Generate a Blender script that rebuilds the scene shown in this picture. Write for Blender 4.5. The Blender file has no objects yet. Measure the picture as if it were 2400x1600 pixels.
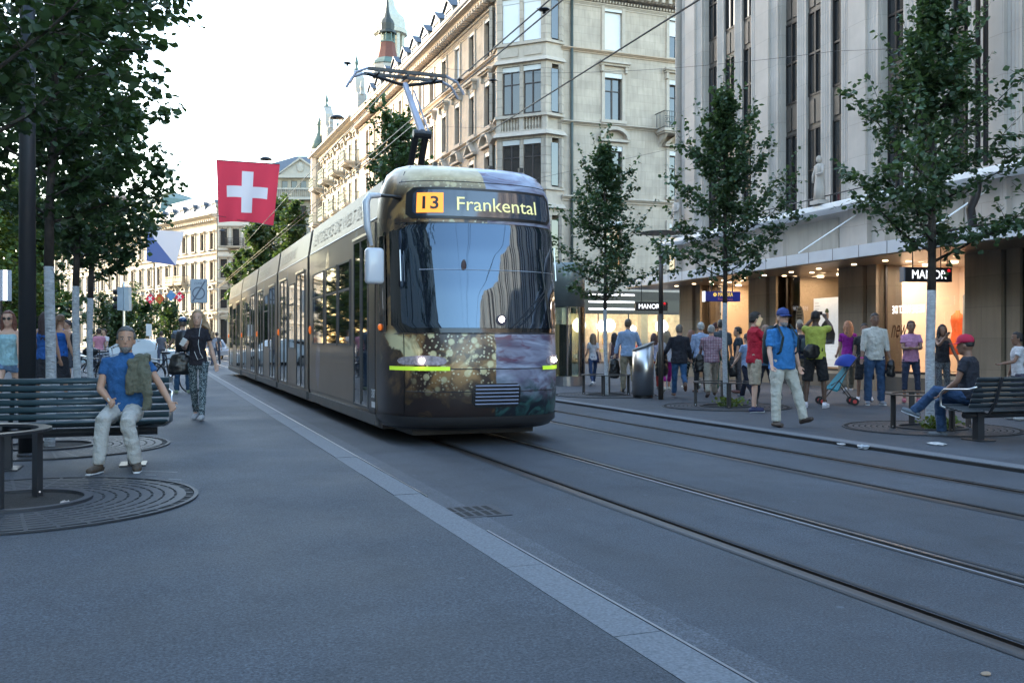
import bpy, math, random
import numpy as np
from math import sin, cos, pi, radians, sqrt, atan2
from mathutils import Vector, Matrix, Euler
random.seed(7)
SC = bpy.context.scene
COL = SC.collection
# ---------------------------------------------------------------- camera, sky, sun, exposure
CAMH = 1.33; FPX = 2192.0; YAW = radians(20.9)
cd = bpy.data.cameras.new('camera'); cam = bpy.data.objects.new('camera', cd); COL.objects.link(cam)
cam.location = (0, 0, CAMH); cam.rotation_euler = (radians(90), 0, -YAW)
cd.sensor_width = 36; cd.lens = 36*FPX/2400; cd.clip_end = 2000; cd.clip_start = .05
SC.camera = cam
SUN_EL, SUN_AZ = 14.0, -42.0          # azimuth clockwise from +Y
W = bpy.data.worlds.new("World"); SC.world = W; W.use_nodes = True
nt = W.node_tree; sky = nt.nodes.new('ShaderNodeTexSky'); sky.sky_type = 'NISHITA'; sky.sun_disc = False
sky.sun_elevation = radians(SUN_EL); sky.sun_rotation = radians(SUN_AZ % 360); sky.altitude = 400; sky.dust_density = 1.6; sky.air_density = 1.2; sky.ozone_density = 1.2
nt.links.new(sky.outputs[0], nt.nodes['Background'].inputs[0]); nt.nodes['Background'].inputs[1].default_value = .15
sl = bpy.data.lights.new('sun', 'SUN'); sl.energy = 2.2; sl.angle = radians(.6); sl.color = (1, .86, .68)
so = bpy.data.objects.new('sun', sl); COL.objects.link(so)
_s = Vector((sin(radians(SUN_AZ))*cos(radians(SUN_EL)), cos(radians(SUN_AZ))*cos(radians(SUN_EL)), sin(radians(SUN_EL))))
so.rotation_euler = (-_s).to_track_quat('-Z', 'Y').to_euler()
SC.view_settings.view_transform = 'Standard'; SC.view_settings.look = 'None'
SC.view_settings.gamma = 1; SC.view_settings.exposure = 3.0; SC.view_settings.use_curve_mapping = False
SC.cycles.max_bounces = 6; SC.cycles.transparent_max_bounces = 8; SC.cycles.use_denoising = True
SC.cycles.sample_clamp_indirect = 6

LP, RP = .13, .04      # heights of the left and right pavements
cY, sY = cos(YAW), sin(YAW)
def cw(xc, d, z=0): return Vector((xc*cY + d*sY, d*cY - xc*sY, z))
def G(px, py, z=0):                    # ground point seen at a photo pixel
    d = FPX*(CAMH-z)/(py-800); return cw((px-1200)*d/FPX, d, z)
def D(px, py, d): return cw((px-1200)*d/FPX, d, CAMH-(py-800)*d/FPX)

# ---------------------------------------------------------------- materials
MC = {}
def nd(t, k, **kw):
    n = t.nodes.new(k)
    for a, b in kw.items(): setattr(n, a, b)
    return n
def mat(name, col, rough=.6, metal=0, var=.15, sc=3, bump=0, bsc=60, spec=.5, coat=0, emit=0, alpha=1, stretch=None, trans=0, dist=.02, sub=0, wear=0):
    key = name
    if key in MC: return MC[key]
    m = bpy.data.materials.new(name); m.use_nodes = True; t = m.node_tree
    p = t.nodes['Principled BSDF']; L = t.links.new
    tc = nd(t, 'ShaderNodeTexCoord'); mp = nd(t, 'ShaderNodeMapping'); L(tc.outputs['Object'], mp.inputs[0])
    if stretch: mp.inputs['Scale'].default_value = stretch
    no = nd(t, 'ShaderNodeTexNoise'); no.inputs['Scale'].default_value = sc; no.inputs['Detail'].default_value = 8; no.inputs['Roughness'].default_value = .6
    L(mp.outputs[0], no.inputs['Vector'])
    mr = nd(t, 'ShaderNodeMapRange'); L(no.outputs['Fac'], mr.inputs[0])
    mr.inputs[1].default_value = .25; mr.inputs[2].default_value = .75; mr.inputs[3].default_value = 1-var; mr.inputs[4].default_value = 1+var
    mx = nd(t, 'ShaderNodeVectorMath', operation='SCALE'); mx.inputs[0].default_value = col[:3]; L(mr.outputs[0], mx.inputs['Scale'])
    L(mx.outputs[0], p.inputs['Base Color'])
    p.inputs['Roughness'].default_value = rough; p.inputs['Metallic'].default_value = metal; p.inputs['Specular IOR Level'].default_value = spec
    p.inputs['Coat Weight'].default_value = coat; p.inputs['Coat Roughness'].default_value = .08
    if sub: p.inputs['Subsurface Weight'].default_value = sub; p.inputs['Subsurface Radius'].default_value = (.02, .008, .004)
    if emit: L(mx.outputs[0], p.inputs['Emission Color']); p.inputs['Emission Strength'].default_value = emit
    if trans: p.inputs['Transmission Weight'].default_value = trans
    if bump:
        n2 = nd(t, 'ShaderNodeTexNoise'); n2.inputs['Scale'].default_value = bsc; n2.inputs['Detail'].default_value = 6
        L(mp.outputs[0], n2.inputs['Vector']); b = nd(t, 'ShaderNodeBump'); b.inputs['Strength'].default_value = bump; b.inputs['Distance'].default_value = dist
        L(n2.outputs['Fac'], b.inputs['Height']); L(b.outputs[0], p.inputs['Normal'])
    MC[key] = m; return m
def asphalt(name, col, streak=True):
    m = bpy.data.materials.new(name); m.use_nodes = True; t = m.node_tree; p = t.nodes['Principled BSDF']; L = t.links.new
    tc = nd(t, 'ShaderNodeTexCoord')
    fine = nd(t, 'ShaderNodeTexNoise'); fine.inputs['Scale'].default_value = 75; fine.inputs['Detail'].default_value = 6; fine.inputs['Roughness'].default_value = .8
    big = nd(t, 'ShaderNodeTexNoise'); big.inputs['Scale'].default_value = .8; big.inputs['Detail'].default_value = 6
    mp = nd(t, 'ShaderNodeMapping'); mp.inputs['Scale'].default_value = (1.6, .25, 1)
    st = nd(t, 'ShaderNodeTexNoise'); st.inputs['Scale'].default_value = 2.2; st.inputs['Detail'].default_value = 7
    vor = nd(t, 'ShaderNodeTexVoronoi'); vor.inputs['Scale'].default_value = 120
    L(tc.outputs['Object'], fine.inputs['Vector']); L(tc.outputs['Object'], big.inputs['Vector']); L(tc.outputs['Object'], mp.inputs[0]); L(mp.outputs[0], st.inputs['Vector']); L(tc.outputs['Object'], vor.inputs['Vector'])
    def rng(src, a, b, lo=.3, hi=.7):
        r = nd(t, 'ShaderNodeMapRange'); L(src, r.inputs[0]); r.inputs[1].default_value = lo; r.inputs[2].default_value = hi; r.inputs[3].default_value = a; r.inputs[4].default_value = b; return r.outputs[0]
    def mul(a, b):
        r = nd(t, 'ShaderNodeMath', operation='MULTIPLY'); L(a, r.inputs[0]); L(b, r.inputs[1]); return r.outputs[0]
    f = mul(mul(rng(fine.outputs['Fac'], .25, 1.8, .35, .65), rng(big.outputs['Fac'], .82, 1.18)), rng(st.outputs['Fac'], .88 if streak else .95, 1.12 if streak else 1.05))
    f = mul(f, rng(vor.outputs['Color'], .75, 1.3, 0, 1))
    huge = nd(t, 'ShaderNodeTexNoise'); huge.inputs['Scale'].default_value = .22; huge.inputs['Detail'].default_value = 4; huge.inputs['Distortion'].default_value = 1.2; L(tc.outputs['Object'], huge.inputs['Vector'])
    f = mul(f, rng(huge.outputs['Fac'], .8, 1.14, .38, .62))
    sta = nd(t, 'ShaderNodeTexNoise'); sta.inputs['Scale'].default_value = 3.1; sta.inputs['Detail'].default_value = 9; sta.inputs['Roughness'].default_value = .7; L(tc.outputs['Object'], sta.inputs['Vector'])
    f = mul(f, rng(sta.outputs['Fac'], .82, 1.08, .3, .52))
    vc = nd(t, 'ShaderNodeTexVoronoi', feature='DISTANCE_TO_EDGE'); vc.inputs['Scale'].default_value = .23; wv = nd(t, 'ShaderNodeVectorMath', operation='ADD'); L(tc.outputs['Object'], wv.inputs[0]); L(sta.outputs['Color'], wv.inputs[1]); L(wv.outputs[0], vc.inputs['Vector'])
    f = mul(f, rng(vc.outputs['Distance'], .6, 1, .0, .0016))
    mx = nd(t, 'ShaderNodeVectorMath', operation='SCALE'); mx.inputs[0].default_value = col; L(f, mx.inputs['Scale']); 
    # scattered gum spots and scuffs
    v2 = nd(t, 'ShaderNodeTexVoronoi'); v2.inputs['Scale'].default_value = 2.6; L(tc.outputs['Object'], v2.inputs['Vector'])
    sp = rng(v2.outputs['Distance'], 1, 0, .045, .06)
    mm = nd(t, 'ShaderNodeMix', data_type='RGBA'); L(sp, mm.inputs[0]); L(mx.outputs[0], mm.inputs[6]); mm.inputs[7].default_value = (col[0]*1.7, col[1]*1.7, col[2]*1.7, 1)
    L(mm.outputs[2], p.inputs['Base Color']); 
    L(rng(big.outputs['Fac'], .62, .8), p.inputs['Roughness'])
    b = nd(t, 'ShaderNodeBump'); b.inputs['Strength'].default_value = .5; b.inputs['Distance'].default_value = .012; L(fine.outputs['Fac'], b.inputs['Height']); L(b.outputs[0], p.inputs['Normal'])
    return m
def ashlar(name, col, bw=.9, bh=.42, mort=.012, var=.12, bump=.6, streak=1):
    m = bpy.data.materials.new(name); m.use_nodes = True; t = m.node_tree; p = t.nodes['Principled BSDF']; L = t.links.new
    tc = nd(t, 'ShaderNodeTexCoord'); mp = nd(t, 'ShaderNodeMapping', vector_type='POINT')
    sx = nd(t, 'ShaderNodeSeparateXYZ'); L(tc.outputs['Object'], sx.inputs[0]); cx = nd(t, 'ShaderNodeCombineXYZ')
    ad = nd(t, 'ShaderNodeMath', operation='ADD'); L(sx.outputs[0], ad.inputs[0]); L(sx.outputs[1], ad.inputs[1]); L(ad.outputs[0], cx.inputs[0]); L(sx.outputs[2], cx.inputs[1])
    br = nd(t, 'ShaderNodeTexBrick'); L(cx.outputs[0], br.inputs['Vector']); br.inputs['Scale'].default_value = 1
    br.inputs['Brick Width'].default_value = bw; br.inputs['Row Height'].default_value = bh; br.inputs['Mortar Size'].default_value = mort
    c = Vector(col); br.inputs['Color1'].default_value = (*(c*(1-var)), 1); br.inputs['Color2'].default_value = (*(c*(1+var)), 1); br.inputs['Mortar'].default_value = (*(c*.8), 1)
    no = nd(t, 'ShaderNodeTexNoise'); no.inputs['Scale'].default_value = .9; no.inputs['Detail'].default_value = 9; L(tc.outputs['Object'], no.inputs['Vector'])
    m3 = nd(t, 'ShaderNodeMapping'); m3.inputs['Scale'].default_value = (3, 3, .35); L(tc.outputs['Object'], m3.inputs[0])
    n3 = nd(t, 'ShaderNodeTexNoise'); n3.inputs['Scale'].default_value = 2; n3.inputs['Detail'].default_value = 8; L(m3.outputs[0], n3.inputs['Vector'])
    r1 = nd(t, 'ShaderNodeMapRange'); L(no.outputs['Fac'], r1.inputs[0]); r1.inputs[1].default_value = .3; r1.inputs[2].default_value = .7; r1.inputs[3].default_value = .84; r1.inputs[4].default_value = 1.12
    r2 = nd(t, 'ShaderNodeMapRange'); L(n3.outputs['Fac'], r2.inputs[0]); r2.inputs[1].default_value = .3; r2.inputs[2].default_value = .6; r2.inputs[3].default_value = 1-.14*streak; r2.inputs[4].default_value = 1+.03*streak
    mu = nd(t, 'ShaderNodeMath', operation='MULTIPLY'); L(r1.outputs[0], mu.inputs[0]); L(r2.outputs[0], mu.inputs[1])
    v = nd(t, 'ShaderNodeVectorMath', operation='SCALE'); L(br.outputs['Color'], v.inputs[0]); L(mu.outputs[0], v.inputs['Scale']); L(v.outputs[0], p.inputs['Base Color'])
    p.inputs['Roughness'].default_value = .85
    b = nd(t, 'ShaderNodeBump', invert=True); b.inputs['Strength'].default_value = bump; b.inputs['Distance'].default_value = .02; L(br.outputs['Fac'], b.inputs['Height']); L(b.outputs[0], p.inputs['Normal'])
    return m
def glass_mat(name, tint=(.8, .85, .9), refl=.12, rough=.02):
    m = bpy.data.materials.new(name); m.use_nodes = True; t = m.node_tree; L = t.links.new
    t.nodes.remove(t.nodes['Principled BSDF']); out = [n for n in t.nodes if n.type == 'OUTPUT_MATERIAL'][0]
    tr = nd(t, 'ShaderNodeBsdfTransparent'); tr.inputs[0].default_value = (*tint, 1); gl = nd(t, 'ShaderNodeBsdfGlossy'); gl.inputs['Roughness'].default_value = rough
    fr = nd(t, 'ShaderNodeFresnel'); fr.inputs[0].default_value = 1.5; ad = nd(t, 'ShaderNodeMath', operation='ADD'); ad.use_clamp = True; L(fr.outputs[0], ad.inputs[0]); ad.inputs[1].default_value = refl
    mx = nd(t, 'ShaderNodeMixShader'); L(ad.outputs[0], mx.inputs[0]); L(tr.outputs[0], mx.inputs[1]); L(gl.outputs[0], mx.inputs[2]); L(mx.outputs[0], out.inputs[0])
    return m
def leaf_mat(name, col, tcol=None, var=.35):
    m = bpy.data.materials.new(name); m.use_nodes = True; t = m.node_tree; L = t.links.new; p = t.nodes['Principled BSDF']
    out = [n for n in t.nodes if n.type == 'OUTPUT_MATERIAL'][0]
    ge = nd(t, 'ShaderNodeNewGeometry'); r = nd(t, 'ShaderNodeMapRange'); L(ge.outputs['Random Per Island'], r.inputs[0]); r.inputs[3].default_value = 1-var; r.inputs[4].default_value = 1+var
    v = nd(t, 'ShaderNodeVectorMath', operation='SCALE'); v.inputs[0].default_value = col; L(r.outputs[0], v.inputs['Scale']); L(v.outputs[0], p.inputs['Base Color'])
    p.inputs['Roughness'].default_value = .5
    tl = nd(t, 'ShaderNodeBsdfTranslucent'); tl.inputs[0].default_value = (*(tcol or (col[0]*1.6, col[1]*1.5, col[2]*.6)), 1)
    mx = nd(t, 'ShaderNodeMixShader'); mx.inputs[0].default_value = .3; L(p.outputs[0], mx.inputs[1]); L(tl.outputs[0], mx.inputs[2]); L(mx.outputs[0], out.inputs[0])
    return m

# ---------------------------------------------------------------- mesh builder
class MB:
    def __init__(s): s.v = []; s.f = []; s.sm = False
    def add(s, vs, fs):
        o = len(s.v); s.v += [tuple(v) for v in vs]; s.f += [tuple(i+o for i in f) for f in fs]; return s
    def box(s, x0, x1, y0, y1, z0, z1, M=None):
        vs = [(x, y, z) for z in (z0, z1) for y in (y0, y1) for x in (x0, x1)]
        if M is not None: vs = [M @ Vector(v) for v in vs]
        return s.add(vs, [(0, 2, 3, 1), (4, 5, 7, 6), (0, 1, 5, 4), (2, 6, 7, 3), (0, 4, 6, 2), (1, 3, 7, 5)])
    def quad(s, a, b, c, d): return s.add([a, b, c, d], [(0, 1, 2, 3)])
    def poly(s, pts): return s.add(pts, [tuple(range(len(pts)))])
    def rings(s, R, cap=True, closed=True):
        n = len(R[0]); o = len(s.v)
        for r in R: s.v += [tuple(p) for p in r]
        for i in range(len(R)-1):
            for j in range(n if closed else n-1):
                k = (j+1) % n; s.f.append((o+i*n+j, o+i*n+k, o+(i+1)*n+k, o+(i+1)*n+j))
        if cap: s.f.append(tuple(o+j for j in range(n))[::-1]); s.f.append(tuple(o+(len(R)-1)*n+j for j in range(n)))
        return s
    def tube(s, pts, r, n=8, ell=None, ref=None, cap=True):
        pts = [Vector(p) for p in pts]; rr = r if hasattr(r, '__len__') else [r]*len(pts); R = []
        t0 = (pts[1]-pts[0]).normalized(); u = Vector(ref) if ref is not None else (Vector((1, 0, 0)) if abs(t0.x) < .8 else Vector((0, 1, 0)))
        for i, p in enumerate(pts):
            t = (pts[min(i+1, len(pts)-1)]-pts[max(i-1, 0)]).normalized()
            u = (u-t*u.dot(t)).normalized(); w = t.cross(u); a = rr[i]; b = a
            if ell: b = a*(ell[i] if hasattr(ell, '__len__') else ell)
            R.append([p+u*a*cos(2*pi*k/n)+w*b*sin(2*pi*k/n) for k in range(n)])
        return s.rings(R, cap)
    def lathe(s, prof, n=16, c=(0, 0, 0), cap=True):
        return s.rings([[(c[0]+r*cos(2*pi*k/n), c[1]+r*sin(2*pi*k/n), c[2]+z) for k in range(n)] for r, z in prof], cap)
    def prism(s, pts, y0, y1):          # pts in (x, z)
        return s.rings([[(x, y0, z) for x, z in pts], [(x, y1, z) for x, z in pts]])
    def ell(s, c, r, n=12, m=8, M=None):
        R = []
        for i in range(m+1):
            a = pi*i/m; ra = max(sin(a), .02)
            R.append([Vector((r[0]*ra*cos(2*pi*k/n), r[1]*ra*sin(2*pi*k/n), -r[2]*cos(a))) for k in range(n)])
        R = [[(M @ p if M is not None else p)+Vector(c) for p in q] for q in R]
        return s.rings(R)
    def mesh(s, name='mesh', smooth=None):
        me = bpy.data.meshes.new(name); me.from_pydata(s.v, [], s.f); me.validate()
        if smooth if smooth is not None else s.sm: me.polygons.foreach_set('use_smooth', [True]*len(me.polygons))
        me.update(); return me
    def build(s, name, m, parent=None, smooth=None, **kw):
        return put(name, s.mesh(name, smooth), m, parent, **kw)
class Frame:        # a local frame on a thing: parts placed in it are children of the thing itself
    def __init__(s, root, loc, rot): s.root = root; s.M = Matrix.LocRotScale(Vector(loc), Euler((0, 0, rot)), None)
def put(name, me, m=None, parent=None, loc=None, rot=None, scale=None, **kw):
    o = bpy.data.objects.new(name, me); COL.objects.link(o)
    if m is not None and me is not None and not me.materials: me.materials.append(m)
    if parent is not None: o.parent = parent.root if isinstance(parent, Frame) else parent
    if loc is not None: o.location = loc
    if rot is not None: o.rotation_euler = rot if hasattr(rot, '__len__') else (0, 0, rot)
    if scale is not None: o.scale = scale if hasattr(scale, '__len__') else (scale,)*3
    if isinstance(parent, Frame): o.matrix_basis = parent.M @ Matrix.LocRotScale(o.location, o.rotation_euler, o.scale)
    for k, v in kw.items(): o[k] = v
    return o
def thing(name, label, cat, loc=(0, 0, 0), rot=0, group=None, scale=None):
    o = put(name, None, None, None, loc, rot, scale); tag(o, label, cat, group); return o
def tag(o, label, cat, group=None):
    o['label'] = label; o['category'] = cat
    if group: o['group'] = group
    return o
def bevel(o, w=.01, seg=2):
    b = o.modifiers.new('bevel', 'BEVEL'); b.width = w; b.segments = seg; b.limit_method = 'ANGLE'; return o
def text(name, body, m, parent, width=None, height=None, ext=.004, loc=(0, 0, 0), rot=(pi/2, 0, 0), bold=0, shear=0, mirror=False, align='LEFT'):
    cu = bpy.data.curves.new(name, 'FONT'); cu.body = body; cu.extrude = ext; cu.offset = bold; cu.shear = shear; cu.resolution_u = 3
    tmp = bpy.data.objects.new(name, cu); me = bpy.data.meshes.new_from_object(tmp); bpy.data.objects.remove(tmp)
    n = len(me.vertices); co = np.empty(n*3, 'f'); me.vertices.foreach_get('co', co); co = co.reshape(-1, 3)
    mn, mx_ = co.min(0), co.max(0); sx = width/(mx_[0]-mn[0]) if width else height/(mx_[1]-mn[1]); sy = height/(mx_[1]-mn[1]) if height else sx
    co[:, 0] = (co[:, 0]-mn[0])*sx; co[:, 1] = (co[:, 1]-mn[1])*sy
    if mirror: co[:, 0] = (mx_[0]-mn[0])*sx-co[:, 0]
    me.vertices.foreach_set('co', co.ravel()); me.materials.clear(); me.name = name
    return put(name, me, m, parent, loc, rot)
# shared materials
M_ROAD = asphalt('road_asphalt', (.05, .058, .07)); M_PAVE = asphalt('pavement_asphalt', (.046, .0535, .065), False)
M_GRAN = mat('granite', (.13, .142, .158), .7, var=.5, sc=70, bump=.15, bsc=150, dist=.004)
M_STEEL = mat('rail_steel', (.3, .3, .31), .36, 1, var=.2, sc=6, stretch=(1, .05, 1))
M_STEELD = mat('dark_rail_steel', (.11, .1, .095), .42, 1, var=.25, sc=6, stretch=(1, .05, 1))  # darker rail steel; the sky's gleam on one rail is put into colour
M_GROOVE = mat('groove_dark', (.015, .015, .015), .9)  # near-black fill for grooves, drain slots, pits and kerb joints
M_DARKM = mat('dark_painted_metal', (.035, .037, .042), .4, .3, var=.1, bump=.05)
M_IRON = mat('cast_iron', (.04, .043, .05), .6, .15, var=.2, sc=20, bump=.1)
M_BLACK = mat('black_paint', (.012, .012, .013), .35)
M_RUB = mat('black_rubber', (.012, .012, .013), .7)
M_WHITE = mat('white_paint', (.75, .75, .74), .5, var=.06)
M_CHROME = mat('brushed_steel', (.55, .54, .53), .28, 1, var=.1, sc=5, stretch=(1, 1, 12))
M_DGLASS = mat('dark_window_glass', (.02, .022, .025), .04, var=.1, spec=1.0)
M_BLIND = mat('white_blind', (.68, .69, .7), .7, var=.05)
M_CURT = mat('pale_curtain', (.35, .35, .34), .9, var=.3, sc=8, stretch=(6, 6, .4))
M_WOODF = mat('brown_window_frame', (.05, .035, .03), .5)
M_GLASS = glass_mat('shop_glass', refl=.06)
M_COPPER = mat('green_copper', (.1, .15, .13), .65, var=.25, sc=2)
M_SLATE = mat('slate_roof', (.07, .085, .105), .55, var=.2, sc=3, bump=.3, bsc=12)
M_SKYW = mat('stone_pale_trim', (.38, .35, .3), .8, var=.12, sc=2, bump=.2, bsc=20)
# ================================================================ ground, road, pavements, rails
def struct(name, mb, m, **kw): o = mb.build(name, m, **kw); o['kind'] = 'structure'; return o
Y0, Y1 = -45, 150
g = MB(); g.quad((-900, -900, -.25), (900, -900, -.25), (900, 1200, -.25), (-900, 1200, -.25)); struct('ground', g, M_ROAD)
RX = [3.50, 4.50, 6.14, 7.15]
rw = .06
edges = [1.965]+[e for x in RX for e in (x-rw, x+rw)]+[8.2]
rd = MB()
for i in range(0, len(edges), 2):
    a, b = edges[i], edges[i+1]
    for k in range(8):
        y0 = Y0+(Y1-Y0)*(k/8)**1; y1 = Y0+(Y1-Y0)*((k+1)/8)
        rd.quad((a, y0, 0), (b, y0, 0), (b, y1, 0), (a, y1, 0))
rd.quad((-200, Y1, 0), (200, Y1, 0), (200, 800, 0), (-200, 800, 0))
struct('road', rd, M_ROAD)
tracks = {0: thing('tram_track', 'near pair of grooved rails running out from under the tram', 'tram track', (4, 0, 0), group='tram tracks'),
          1: thing('tram_track', 'far pair of grooved rails close to the right-hand kerb', 'tram track', (6.65, 0, 0), group='tram tracks')}
for i, x in enumerate(RX):
    par = tracks[i//2]; px_ = par.location.x; gl = 1 if i % 2 == 0 else -1     # groove on the inner side
    xs = [x-rw*gl, x-rw*.6*gl, x-.004*gl, x+.0*gl, x+.044*gl, x+.048*gl, x+rw*gl]
    zs = [.0, .004, .006, -.04, -.04, .003, .0]
    r = MB(); pts = [(a-px_, z) for a, z in zip(xs, zs)]
    R = [[(a, y, z) for a, z in pts] for y in (Y0, 0, 20, 60, Y1)]; r.rings(R, False, False)
    rail = r.build('rail', M_STEEL if i == 1 else M_STEELD, par)
    s = MB(); a, b = sorted((xs[3]-px_, xs[4]-px_)); s.quad((a, Y0, -.028), (b, Y0, -.028), (b, Y1, -.028), (a, Y1, -.028)); s.build('groove', M_GROOVE, rail)
    s = MB()
    for e in (x-rw-.05, x+rw+.012): s.quad((e-px_, Y0, .004), (e+.035-px_, Y0, .004), (e+.035-px_, Y1, .004), (e-px_, Y1, .004))
    s.build('joint_seal', mat('bitumen_seal', (.03, .03, .032), .6), rail)
# asphalt repair strip beside left kerb (slightly lighter)
s = MB(); s.quad((1.98, Y0, .004), (2.35, Y0, .004), (2.35, Y1, .004), (1.98, Y1, .004)); struct('road_repair_strip', s, asphalt('strip_asphalt', (.072, .08, .094)))
# left pavement
p = MB(); p.box(-60, 1.74, Y0, Y1, -.2, LP); struct('pavement', p, M_PAVE)
p = MB(); p.box(8.45, 60, Y0, Y1, -.2, RP); struct('pavement', p, M_PAVE)
p = MB(); p.box(1.74, 1.955, Y0, Y1, -.2, LP-.012); kl = struct('kerb', p, M_GROOVE)
L_ = 1.25; st = MB(); st.box(1.743, 1.96, .004, L_-.004, LP-.15, LP+.003); ms = st.mesh('kerb_stone'); ms.materials.append(M_GRAN)
for k in range(-1, 22):
    o = put('kerb_stone', ms, None, kl, (random.uniform(-.002, .002), k*L_+.9, random.uniform(-.002, .002)))
st = MB()
for k in range(22, 110): st.box(1.743, 1.96, k*L_+.904, k*L_+.9+L_-.004, LP-.15, LP+.003)
st.build('kerb_stone_row', M_GRAN, kl, kind='stuff')
# metal edge on the kerb
e = MB(); e.box(1.962, 1.976, Y0, 5.6, -.02, LP+.006); e.box(1.962, 1.976, 7.0, Y1, -.02, LP+.006); e.build('edge_rail', M_STEEL, kl)
p = MB(); p.box(8.2, 8.45, Y0, Y1, -.2, RP-.004); kr = struct('kerb', p, M_GROOVE)
st = MB(); st.box(8.203, 8.447, .004, 1.996, -.05, RP+.006); ms = st.mesh('kerb_stone'); ms.materials.append(M_GRAN)
for k in range(-2, 30): put('kerb_stone', ms, None, kr, (random.uniform(-.003, .003), k*2.0, random.uniform(-.002, .002)))
# drain
dp = G(1095, 1200, 0); dr = thing('drain_grate', 'cast iron road drain grate with slots beside the left kerb', 'drain', (2.26, dp.y, 0), 0)
d = MB(); d.box(-.3, .3, -.24, .24, -.02, .007); d.build('frame', M_IRON, dr)
s = MB()
for k in range(7): s.box(-.26+k*.075, -.215+k*.075, .02, .19, .004, .0085); s.box(-.26+k*.075, -.215+k*.075, -.19, -.02, .004, .0085)
s.build('slot', M_GROOVE, dr)
# scuff marks and orange survey line on left pavement
M_SCF = mat('chalk_scuff', (.3, .32, .34), .8, var=.4, sc=30)
for (x0, y0_, x1, y1_), l in zip(((330, 1104, 416, 1107), (395, 1123, 425, 1125), (340, 1113, 366, 1114), (205, 1098, 235, 1096)), ('longest pale scuff mark to the right of the seated man\'s shoes', 'short pale scuff mark nearest the round grate rim', 'faint short scuff mark between the two others', 'pale scuff mark left of the seated man\'s shoes')):
    s = MB(); a, b = G(x0, y0_, LP), G(x1, y1_, LP); n_ = Vector((0, .018, 0)); s.quad(a+Vector((0, 0, .004)), b+Vector((0, 0, .004)), b+n_+Vector((0, 0, .004)), a+n_+Vector((0, 0, .004)))
    tag(s.build('scuff_mark', M_SCF), l, 'scuff mark')
# ---------------------------------------------------------------- far backdrop ground haze: none (air is clear)

# ================================================================ facade toolkit (local x along, y into the building, z up)
def wall(x0, x1, z0, z1, ops, dep=.28, y=0):
    m = MB(); xs = sorted({x0, x1, *[o[0] for o in ops], *[o[1] for o in ops]}); zs = sorted({z0, z1, *[o[2] for o in ops], *[o[3] for o in ops]})
    xs = [x for x in xs if x0 <= x <= x1]; zs = [z for z in zs if z0 <= z <= z1]
    for i in range(len(xs)-1):
        cxx = (xs[i]+xs[i+1])/2; run = None
        for j in range(len(zs)-1):
            cz = (zs[j]+zs[j+1])/2
            if any(o[0] < cxx < o[1] and o[2] < cz < o[3] for o in ops):
                if run is not None: m.quad((xs[i], y, run), (xs[i+1], y, run), (xs[i+1], y, zs[j]), (xs[i], y, zs[j])); run = None
            elif run is None: run = zs[j]
        if run is not None: m.quad((xs[i], y, run), (xs[i+1], y, run), (xs[i+1], y, z1), (xs[i], y, z1))
    for a, b, c, d_ in ops:
        m.quad((a, y, c), (a, y, d_), (a, y+dep, d_), (a, y+dep, c)); m.quad((b, y, d_), (b, y, c), (b, y+dep, c), (b, y+dep, d_))
        m.quad((a, y, d_), (b, y, d_), (b, y+dep, d_), (a, y+dep, d_)); m.quad((b, y, c), (a, y, c), (a, y+dep, c), (b, y+dep, c))
    return m
WC = {}
def window(par, x, z, w, h, y=.2, style='cross', fm=None, pm=None, blind=0, name='window'):
    """x centre, z bottom.  frame mesh with sub-part panes"""
    fm = fm or M_WOODF; key = (round(w, 3), round(h, 3), style, fm.name)
    if key not in WC:
        f = MB(); t = .055
        f.box(-w/2, w/2, -.03, .04, 0, t); f.box(-w/2, w/2, -.03, .04, h-t, h); f.box(-w/2, -w/2+t, -.03, .04, t, h-t); f.box(w/2-t, w/2, -.03, .04, t, h-t)
        cells = []
        if style == 'cross':
            zt = h*.7; f.box(-t/2-.01, t/2+.01, -.045, .04, t, h-t); f.box(-w/2+t, w/2-t, -.04, .04, zt-t/2, zt+t/2)
            for a, b in ((-w/2+t, -t/2), (t/2, w/2-t)):
                for c, d_ in ((t, zt-t/2), (zt+t/2, h-t)): cells.append((a, b, c, d_))
        elif style == 'plain': cells.append((-w/2+t, w/2-t, t, h-t))
        elif style == 'grid':
            f.box(-t/2, t/2, -.04, .04, t, h-t); nz = max(2, round(h/1.05)); hz = h/nz
            for k in range(1, nz): f.box(-w/2+t, w/2-t, -.035, .04, k*hz-t/2, k*hz+t/2)
            for a, b in ((-w/2+t, -t/2), (t/2, w/2-t)): cells.append((a, b, t, h-t))
        q = MB(); pms = []
        for c_ in cells:
            pm_ = MB().quad((c_[0], 0, c_[2]), (c_[1], 0, c_[2]), (c_[1], 0, c_[3]), (c_[0], 0, c_[3])).mesh('pane'); pms.append(pm_)
        WC[key] = (f.mesh(name), pms)
    fme, pms = WC[key]
    o = put(name, fme, fm, par, (x, y, z))
    for pme in pms:
        c = put('pane', pme, None, o, (0, .01, 0), rot=(random.uniform(-.006, .006), 0, random.uniform(-.008, .008)))
        if not pme.materials: pme.materials.append(M_DGLASS)
        if pm is not None: c.material_slots[0].link = 'OBJECT'; c.material_slots[0].material = pm
    if blind:
        bh = h*blind
        kb = ('blind', round(w, 3), round(bh, 3))
        if kb not in WC: WC[kb] = MB().box(-w/2+.02, w/2-.02, -.07, -.055, h-bh, h-.01).mesh('blind')
        put('blind', WC[kb], M_BLIND, o)
    return o
def far_windows(par, xs, zs, w, h, m_frame, y=.14):
    """windows of distant fronts: every window one part with a pane"""
    for z in zs:
        for x in xs: window(par, x, z, w, h, y, 'plain' , m_frame)
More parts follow.
